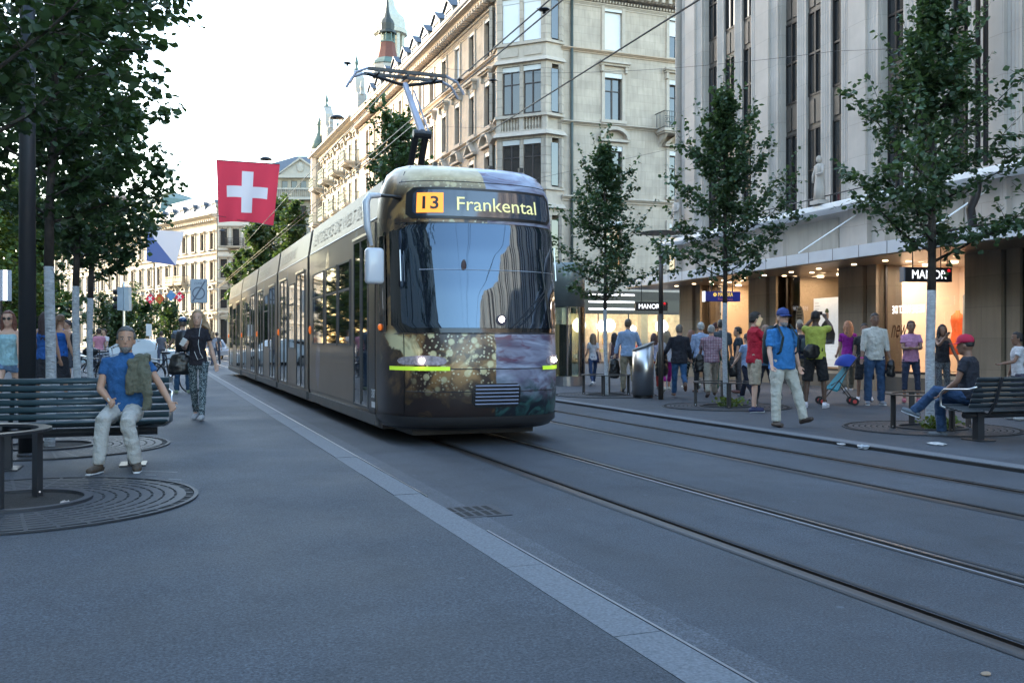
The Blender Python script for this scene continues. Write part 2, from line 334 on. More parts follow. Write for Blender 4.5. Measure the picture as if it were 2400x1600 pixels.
def profile(par, name, m, x0, x1, prof, **kw):
    """cornice: prof list of (y, z), extruded along x and closed"""
    b = MB(); R = [[(x, y, z) for y, z in prof] for x in (x0, x1)]; b.rings(R); return b.build(name, m, par, **kw)
def cprof(z, h, d): return [(.02, z), (-d*.25, z), (-d*.3, z+h*.3), (-d*.6, z+h*.45), (-d*.7, z+h*.6), (-d, z+h*.7), (-d, z+h*.95), (-d*.9, z+h), (.02, z+h)]
def dentils(x0, x1, z, w, gap, d, h):
    b = MB(); x = x0
    while x < x1: b.box(x, x+w, -d, .01, z, z+h); x += w+gap
    return b
def building(name, label, loc, rot, cat='building', group=None): return thing(name, label, cat, loc, rot, group)
def baluster_prof(h): return [(.035, 0), (.05, h*.08), (.03, h*.15), (.06, h*.4), (.03, h*.75), (.045, h*.9), (.04, h)]

# ================================================================ department store (right)
M_STORE = ashlar('store_limestone', (.46, .41, .36), 1.2, .9, .008, .04, .2, .25)
M_STOREB = ashlar('store_base_stone', (.27, .215, .155), 1.2, .7, .008, .08, .25)
M_SPAN = mat('bronze_spandrel', (.08, .07, .06), .5, .3, var=.2)
M_BRONZE = mat('dark_bronze_frame', (.035, .03, .028), .45, .4)
ANG = radians(-90)-atan2(.06, 1)
# local origin at world (18, 20); local x runs towards the camera
ds = building('department_store', 'pale stone department store with fluted pilasters, tall dark windows and white canopy', (18, 20, 0), ANG)
cs = cos(atan2(.06, 1))
def T(t): return -(t-20)/cs            # street t -> local x
XL, XR = T(30.5), T(-30); ZT = 15.5
centres = [29.55]+[29.45-4.6*k+.0 for k in range(1, 13)]
centres[0] = 29.6
pil = MB()
def fluted(b, xc, w, z0, z1, y0=-.5, nf=5):
    """pilaster with concave flutes: outline extruded in z"""
    pts = [(xc-w/2, .2)]; mg = w*.12; fw = (w-2*mg)/nf; pts.append((xc-w/2, y0)); pts.append((xc-w/2+mg, y0))
    for i in range(nf):
        a = xc-w/2+mg+i*fw
        for k in range(1, 6): q = k/6; pts.append((a+fw*(.08+.84*q), y0+.42*fw*sin(pi*q)*.55))
        pts.append((a+fw, y0))
    pts += [(xc+w/2, y0), (xc+w/2, .2)]
    b.rings([[(x, y, z) for x, y in pts][::-1] for z in (z0, z1)], True)
pier_m = MB(); fluted(pier_m, 0, .46, 5.1, ZT, -.05, 3); pier_me = pier_m.mesh('pier'); 
pil_m = MB(); 
for (xc, w, nf, yy) in ((-.55, .34, 2, -.24), (0, .8, 1, -.3), (.55, .34, 2, -.24)): 
    if nf == 1: pil_m.box(-.36, .36, -.32, .3, 5.1, ZT)
    else: fluted(pil_m, xc, .42, 5.1, ZT, yy, 3)
for s_ in (-1, 1): pil_m.box(s_*.78-.03, s_*.78+.03, -.14, .3, 5.1, ZT)
pil_me = pil_m.mesh('pilaster')
base_m = MB(); base_m.box(-.8, .8, -.35, .5, 0, .45)
for x_, w_ in ((-.6, .36), (0, .7), (.6, .36)): base_m.box(x_-w_/2, x_+w_/2, -.32 if w_ < .5 else -.4, .5, .45, 3.5)
base_m.box(-.78, .78, -.24, .5, .45, 3.5); base_me = base_m.mesh('pillar')
for i, t in enumerate(centres):
    x = T(t); put('pilaster', pil_me, M_STORE, ds, (x, 0, 0)); put('pillar', base_me, M_STOREB, ds, (x, 0, 0))
    if i+1 < len(centres):
        # three window strips and two piers between this pilaster and the next (towards the camera)
        for off in (1.715, 2.885): put('pier', pier_me, M_STORE, ds, (T(t-off), 0, 0))
        for off in (1.13, 2.3, 3.47):
            xw = T(t-off-.0)
            z = 5.15
            while z < ZT-1:
                lit = random.random()
                window(ds, xw, z, .72, 2.5, .05, 'grid', M_BRONZE)
                sp = MB() if 'spand' not in WC else None
                if sp is not None:
                    sp.box(-.36, .36, .04, .2, 0, .95); sp.box(-.28, -.04, .01, .04, .12, .83); sp.box(.04, .28, .01, .04, .12, .83); WC['spand'] = sp.mesh('spandrel')
                put('spandrel', WC['spand'], M_SPAN, ds, (xw, 0, z+2.5)); z += 3.45
b = MB(); b.box(XL, XR, .13, 12, 3.4, ZT); b.box(XL, XR, .62, 12, 3.35, 3.4); b.build('wall', M_STORE, ds)
b = MB(); b.box(XL, T(28.75), 2.6, 12, 0, 3.4); b.box(T(14.9), XR, 3.2, 12, 0, 3.4); b.build('ground_floor_wall', M_STOREB, ds)
# mezzanine band with panels, thin projecting ledge
b = MB(); b.box(XL-.1, XR, -.15, .3, 3.5, 4.95)
b.build('mezzanine_wall', M_STORE, ds)
pn = MB(); pn.box(-1.35, 1.35, -.19, -.15, .12, 1.2); pm = pn.mesh('stone_panel'); ps = MB(); ps.box(-.4, .4, -.3, -.15, 0, 1.4); psm = ps.mesh('strip_pilaster')
for t in centres[:9]: put('strip_pilaster', psm, M_STORE, ds, (T(t), 0, 3.55)); put('stone_panel', pm, ashlar('panel_stone', (.36, .33, .28), .9, 3, .008, .04, .3) if 'panel_stone' not in bpy.data.materials else bpy.data.materials['panel_stone'], ds, (T(t-2.3), 0, 3.6))
profile(ds, 'ledge', M_WHITE, XL-.7, XR, [(.3, 4.95), (-.75, 4.95), (-.8, 4.98), (-.8, 5.1), (-.75, 5.13), (.3, 5.16)])
rl = MB(); rl.tube([(T(27), -.6, 5.38), (T(13), -.6, 5.38)], .018, 6)
for k in range(15): rl.tube([(T(27-k), -.6, 5.13), (T(27-k), -.6, 5.38)], .012, 5)
rl.build('ledge_rail', M_BRONZE, ds)
# canopy
M_CAN = mat('canopy_fascia', (.5, .52, .55), .45, var=.08, sc=2)
c = MB(); xl = T(32.2)
out = [(xl+.0, 1.0), (xl-.35, .4), (xl-.5, -.5), (xl-.3, -1.3), (xl+.25, -1.85), (xl+1, -2.0), (XR, -2.0), (XR, 1.0)]
c.rings([[(x, y, z) for x, y in out][::-1] for z in (3.37, 3.66)]); c.build('canopy', M_CAN, ds)
cj = MB()
for k in range(22):
    x = T(31-k*1.0); cj.box(x-.006, x+.006, -2.006, -2.0, 3.37, 3.66)
cj.build('fascia_joint', M_SPAN, ds)
so_ = MB(); so_.box(T(31.5), XR, -1.95, .6, 3.345, 3.366); so_.build('soffit', mat('soffit_bronze', (.2, .16, .12), .35, .2, var=.1), ds)
for k, t in enumerate([29.6, 24.9, 20.3, 15.7]):
    r = MB(); r.tube([(T(t), -.3, 4.75), (T(t)-.3, -1.9, 3.7)], .018, 6); r.build('stay_rod', M_WHITE, ds)
M_WARM = mat('warm_lamp', (1, .72, .42), .5, var=0, emit=1.6)
for t in [29.5, 28.2, 27, 26.2, 25, 23.8, 22.4, 21.1, 19.6, 18.4, 16.8]:
    for yy in (-.9, -.2):
        l = MB(); l.lathe([(.065, 3.33), (.065, 3.344)], 12, (T(t), yy, 0)); l.build('downlight', M_WARM, ds)
# spotlight on an arm above the canopy
sp = thing('canopy_spotlight', 'small dark spotlight on a bent arm above the white canopy', 'spotlight', D(1857, 592, 29), 0)
m_ = MB(); m_.tube([(0, 0, 0), (0, 0, .38), (-.12, 0, .52)], .014, 6); m_.build('arm', M_BLACK, sp)
m_ = MB(); m_.tube([(-.1, 0, .48), (-.2, 0, .6)], [.05, .06], 8); m_.build('lamp_head', M_BLACK, sp)
# downpipes
for x_, yy in ((T(15.72), -.62), (T(15.5), -.62)):
    m_ = MB(); m_.tube([(x_, yy, 5.2), (x_, yy, ZT)], .055, 8); m_.build('downpipe', M_BRONZE, ds, True)
m_ = MB(); m_.tube([(T(15.65), -.7, 4.9), (T(15.65), -.75, 4.55), (T(15.8), -.75, 4.3), (T(15.85), -.6, 3.7)], .1, 10); m_.build('pipe_elbow', M_BRONZE, ds, True)
# louvre in the tall window near the camera
lv = MB()
for k in range(12): lv.box(-.27, .27, .02, .12, k*.1, k*.1+.05)
lv.box(-.29, -.26, 0, .15, -.03, 1.2); lv.box(.26, .29, 0, .15, -.03, 1.2)
lv.build('louvre', M_SPAN, ds, loc=(T(17.05), -.02, 7.95))
# ---- shop windows
def shop(t_far, t_near, wallcol, power, tag_, colr=(1, .68, .4), dep=2.4):
    x0, x1 = T(t_far), T(t_near); r = MB()
    r.quad((x0, dep, .5), (x1, dep, .5), (x1, dep, 3.36), (x0, dep, 3.36)); r.quad((x0, .5, .5), (x0, dep, .5), (x0, dep, 3.36), (x0, .5, 3.36)); r.quad((x1, dep, .5), (x1, .5, .5), (x1, .5, 3.36), (x1, dep, 3.36))
    r.build('display_room', mat('room_'+tag_, wallcol, .8, var=.08, sc=1), ds)
    f = MB(); f.box(x0, x1, -.05, dep, .1, .5); f.build('display_floor', mat('display_floor', (.4, .33, .25), .5), ds)
    pl = MB(); pl.box(x0, x1, -.12, .0, .04, .42); pl.build('plinth', mat('plinth_stone', (.1, .09, .08), .5), ds)
    fr = MB(); fr.box(x0, x1, -.04, .02, .5, .56); fr.box(x0, x0+.06, -.04, .02, .56, 3.34); fr.box(x1-.06, x1, -.04, .02, .56, 3.34); fr.build('window_frame', M_BRONZE, ds)
    g_ = MB(); g_.quad((x0+.06, -.01, .56), (x1-.06, -.01, .56), (x1-.06, -.01, 3.34), (x0+.06, -.01, 3.34)); g_.build('shop_pane', M_GLASS, ds)
    n = 3
    for k in range(n):
        lm = MB(); xx = x0+(x1-x0)*(k+.5)/n; lm.lathe([(.1, 3.3), (.1, 3.35)], 12, (xx, .9, 0)); lm.build('display_lamp', M_WARM, ds)
    la = bpy.data.lights.new('shop_light', 'AREA'); la.energy = power; la.color = colr; la.shape = 'RECTANGLE'; la.size = abs(x1-x0)*.8; la.size_y = 1.2
    lo = bpy.data.objects.new('shop_light', la); COL.objects.link(lo); lo.parent = ds; lo.location = ((x0+x1)/2, .75, 3.3)
    return x0, x1
shop(28.75, 25.75, (.5, .4, .3), 22, 'a'); shop(24.0, 21.15, (.3, .24, .18), 14, 'b'); shop(19.5, 16.65, (.72, .56, .42), 24, 'c', (1, .82, .64))
# far-left entrance bay beyond the corner : glass front
# dark entrance right of the last lit window
b = MB(); b.box(T(14.9), T(12.0), 1.5, 3.2, .04, 3.36); b.build('entrance_recess', mat('dark_entrance', (.02, .018, .016), .4), ds)
# poster in bay b
po = thing('fashion_poster', 'white shop poster with a dark-clad figure crossing its arms', 'poster', ds.matrix_world @ Vector((0, 0, 0)), 0)
bpy.context.view_layer.update()
def SW(t, y, z): return Matrix.LocRotScale(Vector((18, 20, 0)), Euler((0, 0, ANG)), None) @ Vector((T(t), y, z))
po.location = SW(22.15, .12, 1.35); po.rotation_euler = (0, 0, ANG)
PW = .62
m_ = MB(); m_.box(-PW, PW, 0, .02, -.75, 1.25); m_.build('sheet', mat('poster_white', (.8, .78, .74), .6, var=.03, emit=.1), po)
m_ = MB(); m_.poly([(x, -.003, z) for x, z in ((-.3, -.1), (-.38, .25), (-.2, .5), (-.06, .6), (.1, .6), (.25, .48), (.4, .2), (.36, -.1))]); m_.build('coat_print', mat('print_dark', (.05, .05, .055)), po)
m_ = MB(); m_.poly([(.02+.085*cos(a), -.004, .72+.14*sin(a)) for a in np.linspace(0, 2*pi, 20)[:-1]]); m_.build('face_print', mat('print_skin', (.55, .36, .26)), po)
m_ = MB(); m_.poly([(.02+.09*cos(a), -.005, .82+.12*sin(a)) for a in np.linspace(0, pi, 10)]); m_.build('hat_print', mat('print_green', (.08, .12, .04)), po)
m_ = MB(); m_.poly([(-.46+.03*cos(a), -.004, .3+.04*sin(a)) for a in np.linspace(0, 2*pi, 10)[:-1]]); m_.build('dot_print', mat('print_red', (.6, .02, .02)), po)
for k in range(6): MB().box(-.56, -.36+.04*(k % 2), -.004, -.002, 1.1-.09*k, 1.115-.09*k).build('print_line', mat('print_grey', (.4, .4, .4)), po)
# round sticker sign in bay b
ss = thing('round_sticker', 'round black and white sticker with slogan lettering on the shop glass', 'sticker', SW(23.25, -.03, 2.0), ANG)
m_ = MB(); m_.poly([(.21*cos(a), 0, .4*sin(a)) for a in np.linspace(0, 2*pi, 28)[:-1]]); m_.build('disc', mat('sticker_tan', (.35, .3, .24)), ss)
m_ = MB(); m_.poly([(.2*cos(a), -.003, -.2+.2*sin(a)) for a in np.linspace(0, 2*pi, 28)[:-1]]); m_.build('white_disc', M_WHITE, ss)
for k, w_ in enumerate((.16, .26, .3, .26)):
    b_ = MB(); n_ = int(w_/.03)
    for q in range(n_): b_.box(-w_/2+q*.03, -w_/2+q*.03+.02, -.006, -.004, .26-k*.085, .325-k*.085)
    b_.build('lettering', M_BLACK, ss)
m_ = MB(); m_.poly([(-.13, -.006, -.12), (-.08, -.006, -.3), (.08, -.006, -.3), (.13, -.006, -.12)]); m_.build('cup_print', M_BLACK, ss)
nt_ = thing('paper_notice', 'small white paper notice under the round sticker on the glass', 'notice', SW(23.25, -.03, 1.42), ANG); MB().box(-.2, .2, -.002, .002, -.1, .1).build('paper', M_WHITE, nt_)
# reflected tram slogan drawn as mirrored letters; script word on the lit window
wl = thing('reflected_lettering', 'reflected tram slogan drawn as white mirrored letters on the glowing shop window', 'lettering', SW(19.2, -.03, 2.05), ANG)
text('letters', 'KE DE WELT DE', mat('reflection_white', (.95, .85, .75), .5, emit=.3, var=0), wl, 1.15, .2, .001, mirror=True, bold=.02)
w2 = thing('window_script', 'large dark handwritten word on the lit shop window', 'lettering', SW(19.25, -.03, 1.42), ANG)
text('script', 'new', mat('script_brown', (.12, .05, .02), .5), w2, .62, .34, .001, shear=.5)
# orange dress mannequin & hangers inside window c
def in_c(t, y, z): return SW(t, y, z)
for tt, z0, colr, nm in ((18.05, .55, (.75, .12, .02), 'orange'), (17.1, .55, (.6, .25, .1), 'tan')):
    mn = thing('mannequin', f'headless shop mannequin wearing an {nm} dress behind the glass' if nm == 'orange' else 'headless shop mannequin in a tan wrap beside the window edge', 'mannequin', in_c(tt, 1.0, z0), 0)
    m_ = MB(); m_.lathe([(.22, .45), (.2, .7), (.16, .9), (.13, 1.05), (.17, 1.3), (.16, 1.42), (.06, 1.5), (.05, 1.56)], 14); m_.build('dress', mat('dress_'+nm, colr, .8, var=.15, sc=6), mn, True)
    m_ = MB(); m_.tube([(0, 0, 0), (0, 0, .5)], .02, 6); m_.lathe([(.16, 0), (.16, .02)], 16); m_.build('stand', M_CHROME, mn)
for tt, colr in ((17.5, (.3, .3, .28)), (17.25, (.65, .55, .45)), (16.95, (.6, .22, .08))):
    hg = thing('hanging_garment', {17.5: 'grey garment on a hanger in the lit window', 17.25: 'cream scarf hanging in the lit window', 16.95: 'rust coloured dress hanging at the window edge'}[tt], 'garment', in_c(tt, .8, 1.5), ANG)
    m_ = MB(); m_.rings([[(x*w_, y*.05, z) for x, y in ((-1, -1), (1, -1), (1, 1), (-1, 1))] for w_, z in ((.16, -.4), (.13, .3), (.11, .85), (.13, .95), (.03, 1.02))]); m_.build('cloth', mat(f'garment_{tt}', colr, .85, var=.2), hg)
    m_ = MB(); m_.tube([(0, 0, 1.0), (0, 0, 1.75)], .006, 5); m_.tube([(-.14, 0, .95), (0, 0, 1.05), (.14, 0, .95)], .008, 5); m_.build('hanger', M_BLACK, hg)
# hanging signs
def hang_sign(name, label, px, py, d, wd, ht, m_face, txt, tcol, edge=None, two=None, th=.16, rot=radians(-12)):
    c = D(px, py, d); s_ = thing(name, label, 'sign', c, rot)
    b = MB(); b.box(-wd/2, wd/2, -th/2, th/2, -ht/2, ht/2); bevel(b.build('box', m_face, s_), .008, 1)
    if edge: e_ = MB(); e_.box(-wd/2-.035, -wd/2, -th/2, th/2, -ht/2-.005, ht/2+.005); e_.build('end_panel', edge, s_)
    for x in (-wd*.3, wd*.3): r = MB(); r.tube([(x, 0, ht/2), (x, 0, max(ht/2+.1, 3.34-c.z))], .012, 6); r.build('hanger', M_BLACK, s_)
    return s_
M_SIGNB = mat('sign_black', (.012, .01, .012), .3); M_SIGNW = mat('sign_letter', (.85, .85, .88), .4, emit=.3, var=0); M_SIGNR = mat('sign_red', (.75, .01, .02), .4, emit=.3, var=0)
s1 = hang_sign('hanging_sign', 'black MANOR sign hanging in front of the brightly lit window, partly behind a trunk', 2172, 644, 20.2, 1.1, .31, M_SIGNB, 0, 0, mat('sign_edge_grey', (.12, .12, .14)))
text('lettering', 'MANOR', M_SIGNW, s1, .8, .185, .003, (-.39, -.083, -.09)); text('asterisk', '*', M_SIGNR, s1, .07, .07, .003, (.43, -.083, .05), bold=.03)
s2 = hang_sign('hanging_sign', 'black MANOR sign behind the slim street lamp near the canopy end', 1526, 718, 31.5, 1.12, .3, M_SIGNB, 0, 0)
text('lettering', 'MANOR', M_SIGNW, s2, .72, .16, .003, (-.45, -.083, -.08)); text('asterisk', '*', M_SIGNR, s2, .09, .09, .003, (.4, -.083, .04), bold=.03)
s3 = hang_sign('hanging_sign', 'blue MANORA Restaurant sign with a white end under the canopy', 1692, 695, 25.5, 1.0, .27, mat('sign_blue', (.01, .02, .22), .3), 0, 0, mat('sign_white', (.8, .8, .8), .4, emit=.15, var=0))
MY = mat('sign_yellow', (.85, .55, .08), .5, emit=.12, var=0)
text('lettering', 'MANORA', MY, s3, .42, .11, .003, (-.14, -.083, .0)); text('lettering', 'Restaurant', mat('sign_pink', (.6, .15, .2), .5), s3, .42, .07, .003, (-.14, -.083, -.105))
f_ = MB()
for k in range(6): f_.lathe([(.019, -.002), (.019, .002)], 8, (-.23+.034*cos(k*pi/3), .05+.034*sin(k*pi/3), 0))
fo = f_.build('flower_logo', MY, s3, loc=(0, -.083, 0), rot=(pi/2, 0, 0))
# side wall lit display left of the corner (return front in the side street)
# statues on the ledge
def statue(t, z, h, label):
    s_ = thing('statue', label, 'statue', SW(t, -.7, z), ANG)
    k = h/1.5; m_ = MB(); m_.box(-.22*k, .22*k, -.2*k, .2*k, 0, .12*k); m_.build('pedestal', M_STORE, s_)
    m_ = MB(); m_.rings([[(rx*k*cos(a)*(1+.12*sin(7*a)), ry*k*sin(a)*(1+.12*cos(5*a))+oy, z_*k) for a in np.linspace(0, 2*pi, 28)[:-1]] for rx, ry, oy, z_ in ((.19, .16, 0, .12), (.17, .14, 0, .5), (.14, .12, .01, .85), (.17, .12, .01, 1.05), (.2, .12, 0, 1.2), (.07, .07, 0, 1.27))])
    m_.tube([(.18*k, 0, 1.17*k), (.26*k, -.06, .95*k), (.08*k, -.16*k, .9*k)], [.055*k, .045*k, .03*k], 8); m_.tube([(-.18*k, 0, 1.17*k), (-.25*k, -.04, .92*k), (-.2*k, -.1*k, .7*k)], [.055*k, .045*k, .03*k], 8)
    m_.ell((0, -.01, 1.4*k), (.085*k, .1*k, .125*k), 12, 8); m_.build('figure', M_STORE, s_, True)
statue(21.35, 5.16, 1.35, 'weathered stone figure standing on the white ledge right of the middle tree')
statue(29.9, 5.16, 1.5, 'stone figure at the corner of the department store ledge')
# rear of the store: side street return wall
rb = MB(); rb.box(XL-.06, XL, -.4, 12, 3.66, ZT); rb.build('return_wall', M_STORE, ds)
# ================================================================ main corner building
M_SAND = ashlar('sandstone', (.44, .365, .29), 1.0, .46, .008, .08, .35)
M_SANDR = ashlar('rusticated_sandstone', (.43, .36, .29), 1.3, .5, .03, .05, 1.0)
M_TRIM = mat('sandstone_trim', (.45, .38, .31), .85, var=.15, sc=3, bump=.3, bsc=15)
M_TRIMO = mat('ochre_trim', (.42, .31, .22), .85, var=.15, sc=3, bump=.3, bsc=15)
M_BOXW = mat('roller_box_white', (.62, .62, .6), .6, var=.05)
cb = building('corner_building', 'cream stone corner building with an oriel at the corner, slate dormers and dentilled cornice', (19, 52.6, 0), 0)
WALLT = 21.2
ST = [(18.5, 2.3, 'flat'), (14.4, 2.5, 'hood'), (10.1, 2.5, 'arch'), (5.6, 2.6, 'plainw')]      # (sill z, height, style)
def surround(par, x, z, w, h, style, m=M_TRIM):
    k = ('surr', w, h, style)
    if k not in WC:
        b = MB(); t = .2
        b.box(-w/2-t, -w/2, -.08, .02, -.0, h+.45); b.box(w/2, w/2+t, -.08, .02, -.0, h+.45); b.box(-w/2, w/2, -.08, .02, h+.28, h+.45); b.box(-w/2-t-.06, w/2+t+.06, -.16, .02, -.18, 0)
        if style == 'hood': 
            b.box(-w/2-.42, w/2+.42, -.42, .02, h+.78, h+.92); b.box(-w/2-.34, w/2+.34, -.3, .02, h+.66, h+.78); b.box(-w/2-t, w/2+t, -.1, .02, h+.45, h+.66)
            for s_ in (-1, 1): b.box(s_*(w/2+.2)-.08, s_*(w/2+.2)+.08, -.26, .02, h+.3, h+.66)
        if style in ('arch', 'gable'):
            b.box(-w/2-.4, w/2+.4, -.3, .02, h+.5, h+.64)
            n = 10; o1 = []; o2 = []
            for q in range(n+1):
                a = pi*q/n
                if style == 'arch': o1.append((-(w/2+.42)*cos(a), h+.64+.75*sin(a))); o2.append((-(w/2+.22)*cos(a), h+.64+.55*sin(a)))
                else: u = q/n*2-1; o1.append((u*(w/2+.42), h+.64+.8*(1-abs(u)))); o2.append((u*(w/2+.18), h+.64+.6*(1-abs(u))))
            b.rings([[(x_, y_, z_) for x_, z_ in o1]+[(x_, y_, z_) for x_, z_ in o2[::-1]] for y_ in (-.36, .02)])
        WC[k] = b.mesh('surround')
    put('surround', WC[k], m, par, (x, 0, z))
    kb = ('rb', w)
    if kb not in WC: WC[kb] = MB().box(-w/2, w/2, -.03, .08, 0, .28).mesh('roller_box')
    put('roller_box', WC[kb], M_BOXW, par, (x, 0, z+h))
def facade(par, length, xs, x0=0, w=1.12, blinds=(0,), wallz=0, wm=None, styles=ST, seed=1, pm1=None):
    ops = [(x-w/2, x+w/2, z, z+h) for z, h, s in styles for x in xs]
    wall(x0, length, wallz, WALLT, ops, .3).build('wall', wm or M_SAND, par)
    for si, (z, h, s) in enumerate(styles):
        for i, x in enumerate(xs):
            s2 = s if s != 'arch' else ('arch' if i % 2 == 0 else 'gable')
            bl = 0
            if si == 0 and random.random() < .45: bl = random.choice([1, .97, .4])
            window(par, x, z, w, h, .2, 'cross', blind=bl, pm=pm1 if si == 3 else None)
            surround(par, x, z, w, h, s2)
    for z, hh, d in ((18.2, .22, .22), (13.95, .18, .3), (9.5, .3, .3)): profile(par, 'string_course', M_TRIMO if z > 18 else M_TRIM, x0, length, cprof(z, hh, d))
    profile(par, 'cornice', M_TRIM, x0, length, cprof(21.55, .75, 1.0)); profile(par, 'frieze', M_TRIM, x0, length, cprof(20.95, .25, .15))
    dentils(x0, length, 21.5, .2, .28, .75, .22).build('dentil_row', M_TRIM, par, kind='stuff')
    dentils(x0, length, 21.22, .1, .1, .25, .14).build('dentil_row', M_TRIM, par, kind='stuff')
    profile(par, 'gutter', M_SLATE, x0, length, [(-1.05, 22.3), (-1.1, 22.45), (-.5, 22.5), (.02, 22.5), (.02, 22.3)])
# street front : runs from the corner away from the camera
frontA = Frame(cb, (0, 0, 0), radians(-90)+radians(1.2))
LA = 35.3
# local x negative = further away
xsA = [-1.2-2.85*k for k in range(12)]
def F(par, *a, **k): pass
# mirrored: facade runs x from -LA to 0
facade(frontA, 0, xsA, -LA, .95)
# side front facing the camera
frontB = Frame(cb, (3.0, -3.0, 0), 0)
xsB = [3.35+4.35*k for k in range(5)]
facade(frontB, 24, xsB, 0, 1.15, wallz=4.3, pm1=M_GLASS)
for k in range(5): MB().box(.0 if k == 0 else 5.2*k, .6 if k == 0 else 5.2*k+.45, -.05, .4, 0, 4.3).build('pillar', M_TRIM, frontB)
dp_ = MB(); dp_.tube([(.62, -.12, 3), (.62, -.12, 21.3)], .09, 8); dp_.build('downpipe', mat('dark_green_pipe', (.05, .065, .06), .5), frontB, True)
# iron balcony on the second window of the side front
def balcony(par, x, z, w, d, mrail, mslab, h=1.0, side=True, name='balcony'):
    b = MB(); b.box(-w/2, w/2, -d, 0, -.16, 0); b.box(-w/2+.08, w/2-.08, -d+.1, 0, -.26, -.16)
    for s_ in (-1, 1): b.prism([(0, 0), (0, 0)], 0, 0) if False else b.rings([[(s_*(w/2-.3)+q, y, zz) for y, zz in ((0, -.26), (-d*.8, -.26), (-d*.55, -.5), (-.15, -.75), (0, -.95))] for q in (-.09, .09)])
    o = b.build(name, mslab, par, loc=(x, 0, z))
    r = MB(); n = max(6, int(w/.16)); t = .012
    for k in range(n+1):
        xx = -w/2+w*k/n; r.box(xx-t, xx+t, -d-t, -d+t, 0, h)
    for s_ in (-1, 1):
        for k in range(1, int(d/.16)+1): r.box(s_*w/2-t, s_*w/2+t, -d+k*.16-t, -d+k*.16+t, 0, h)
        r.box(s_*w/2-.02, s_*w/2+.02, -d, 0, h-.03, h+.02); r.box(s_*w/2-.02, s_*w/2+.02, -d, 0, .05, .08)
    for zz in (.05, h*.33, h*.66, h-.03): r.box(-w/2, w/2, -d-.018, -d+.018, zz, zz+.035)
    for k in range(n):   # scrolls between bars
        xx = -w/2+w*(k+.5)/n
        r.rings([[(xx+rr*cos(a), -d+yy, h*.5+rr*1.6*sin(a)) for a in np.linspace(0, 2*pi, 9)[:-1]] for rr, yy in ((.07, 0), (.05, 0))], False)
    r.build('railing', mrail, o); return o
balcony(frontB, xsB[1]-.2, 14.0, 2.6, 1.1, M_BLACK, M_TRIM)
# chamfered corner with its oriel
frontC = Frame(cb, (0, 0, 0), radians(-45))
LC = 3*sqrt(2)
wall(0, LC, 0, WALLT, [], .3).build('wall', M_SANDR, frontC)
profile(frontC, 'cornice', M_TRIM, -.6, LC+.6, cprof(21.55, .75, 1.0))
dentils(-.3, LC+.3, 21.5, .2, .28, .75, .22).build('dentil_row', M_TRIM, frontC, kind='stuff')
OD = .95; ow = 1.55; xc = LC/2
def osec(e): return [(xc-ow-OD*.7-e, .05), (xc-ow-e*.6, -OD-e), (xc+ow+e*.6, -OD-e), (xc+ow+OD*.7+e, .05)]
def oslab(z0, z1, e, m=M_TRIM, name='oriel_band', e1=None):
    b = MB(); b.rings([[(x, y, z) for x, y in osec(q)] for q, z in ((e, z0), (e if e1 is None else e1, z1))]); return b.build(name, m, frontC)
levels = [(18.75, 20.95), (14.55, 17.0), (10.3, 12.75), (5.9, 8.3)]
prev = 21.55
for li, (z0, z1) in enumerate(levels):
    oslab(z1+.3, prev, -.0, M_SANDR, 'oriel_wall')
    # corner piers, mullion and side piers between sill and head
    b = MB()
    for s_ in (-1, 1):
        pts = [(xc+s_*ow, -OD), (xc+s_*(ow-.32), -OD), (xc+s_*(ow-.32), -OD+.3), (xc+s_*(ow+.1), -OD+.42), (xc+s_*(ow+.25), -OD+.3)]
        b.rings([[(x, y, z) for x, y in (pts if s_ > 0 else pts[::-1])] for z in (z0-.1, z1+.3)])
        b.box(xc+s_*(ow+OD*.7)-.15, xc+s_*(ow+OD*.7)+.05, -.3, .05, z0-.1, z1+.3)
    b.box(xc-.11, xc+.11, -OD+.01, -OD+.25, z0-.1, z1+.3); b.build('oriel_pier', M_SANDR, frontC)
    w_ = ow-.32-.11
    for s_ in (-1, 1):
        win = window(frontC, xc+s_*(.11+w_/2), z0, w_, z1-z0, -OD+.18, 'cross', pm=None, blind=1 if li == 0 else 0)
        put('roller_box', MB().box(-w_/2, w_/2, -.02, .1, 0, .28).mesh('roller_box'), M_BOXW, frontC, (xc+s_*(.11+w_/2), -OD+.1, z1))
        # cheek window
        ch = put('cheek_window', MB().box(-.3, .3, -.02, .02, 0, z1-z0).mesh('cheek_window'), M_DGLASS, frontC, (xc+s_*(ow+OD*.36+.04), -OD*.47, z0), s_*radians(58))
    # parapet below
    zb = z0-.1
    oslab(zb-.16, zb, .12, M_TRIM, 'sill_band')
    if li in (1,):
        oslab(zb-1.0, zb-.9, .06); 
        b = MB()
        for s_ in (-1, 1):
            for k in range(6): b.lathe(baluster_prof(.74), 8, (xc+s_*(.3+k*.19), -OD+.1, zb-.9))
            b.box(xc+s_*(ow-.1)-.14, xc+s_*(ow-.1)+.14, -OD, -OD+.25, zb-.9, zb-.16)
        b.box(xc-.15, xc+.15, -OD, -OD+.25, zb-.9, zb-.16); b.build('balustrade', M_TRIM, frontC)
        oslab(zb-.9, zb-.16, -.28, M_TRIM, 'oriel_wall'); oslab(zb-1.25, zb-1.0, .28, M_TRIM, 'oriel_cornice', .1); prev = zb-1.25
    else:
        oslab(zb-.95, zb-.16, -.02, M_TRIM, 'oriel_panel')
        b = MB()
        for s_ in (-1, 1): b.box(xc+s_*.75-.55, xc+s_*.75+.55, -OD-.03, -OD, zb-.8, zb-.3)
        b.build('raised_panel', M_TRIM, frontC); oslab(zb-1.2, zb-.95, .22, M_TRIM, 'oriel_cornice', .05); prev = zb-1.2
oslab(3.6, prev, -.3, M_TRIM, 'oriel_foot', 0)
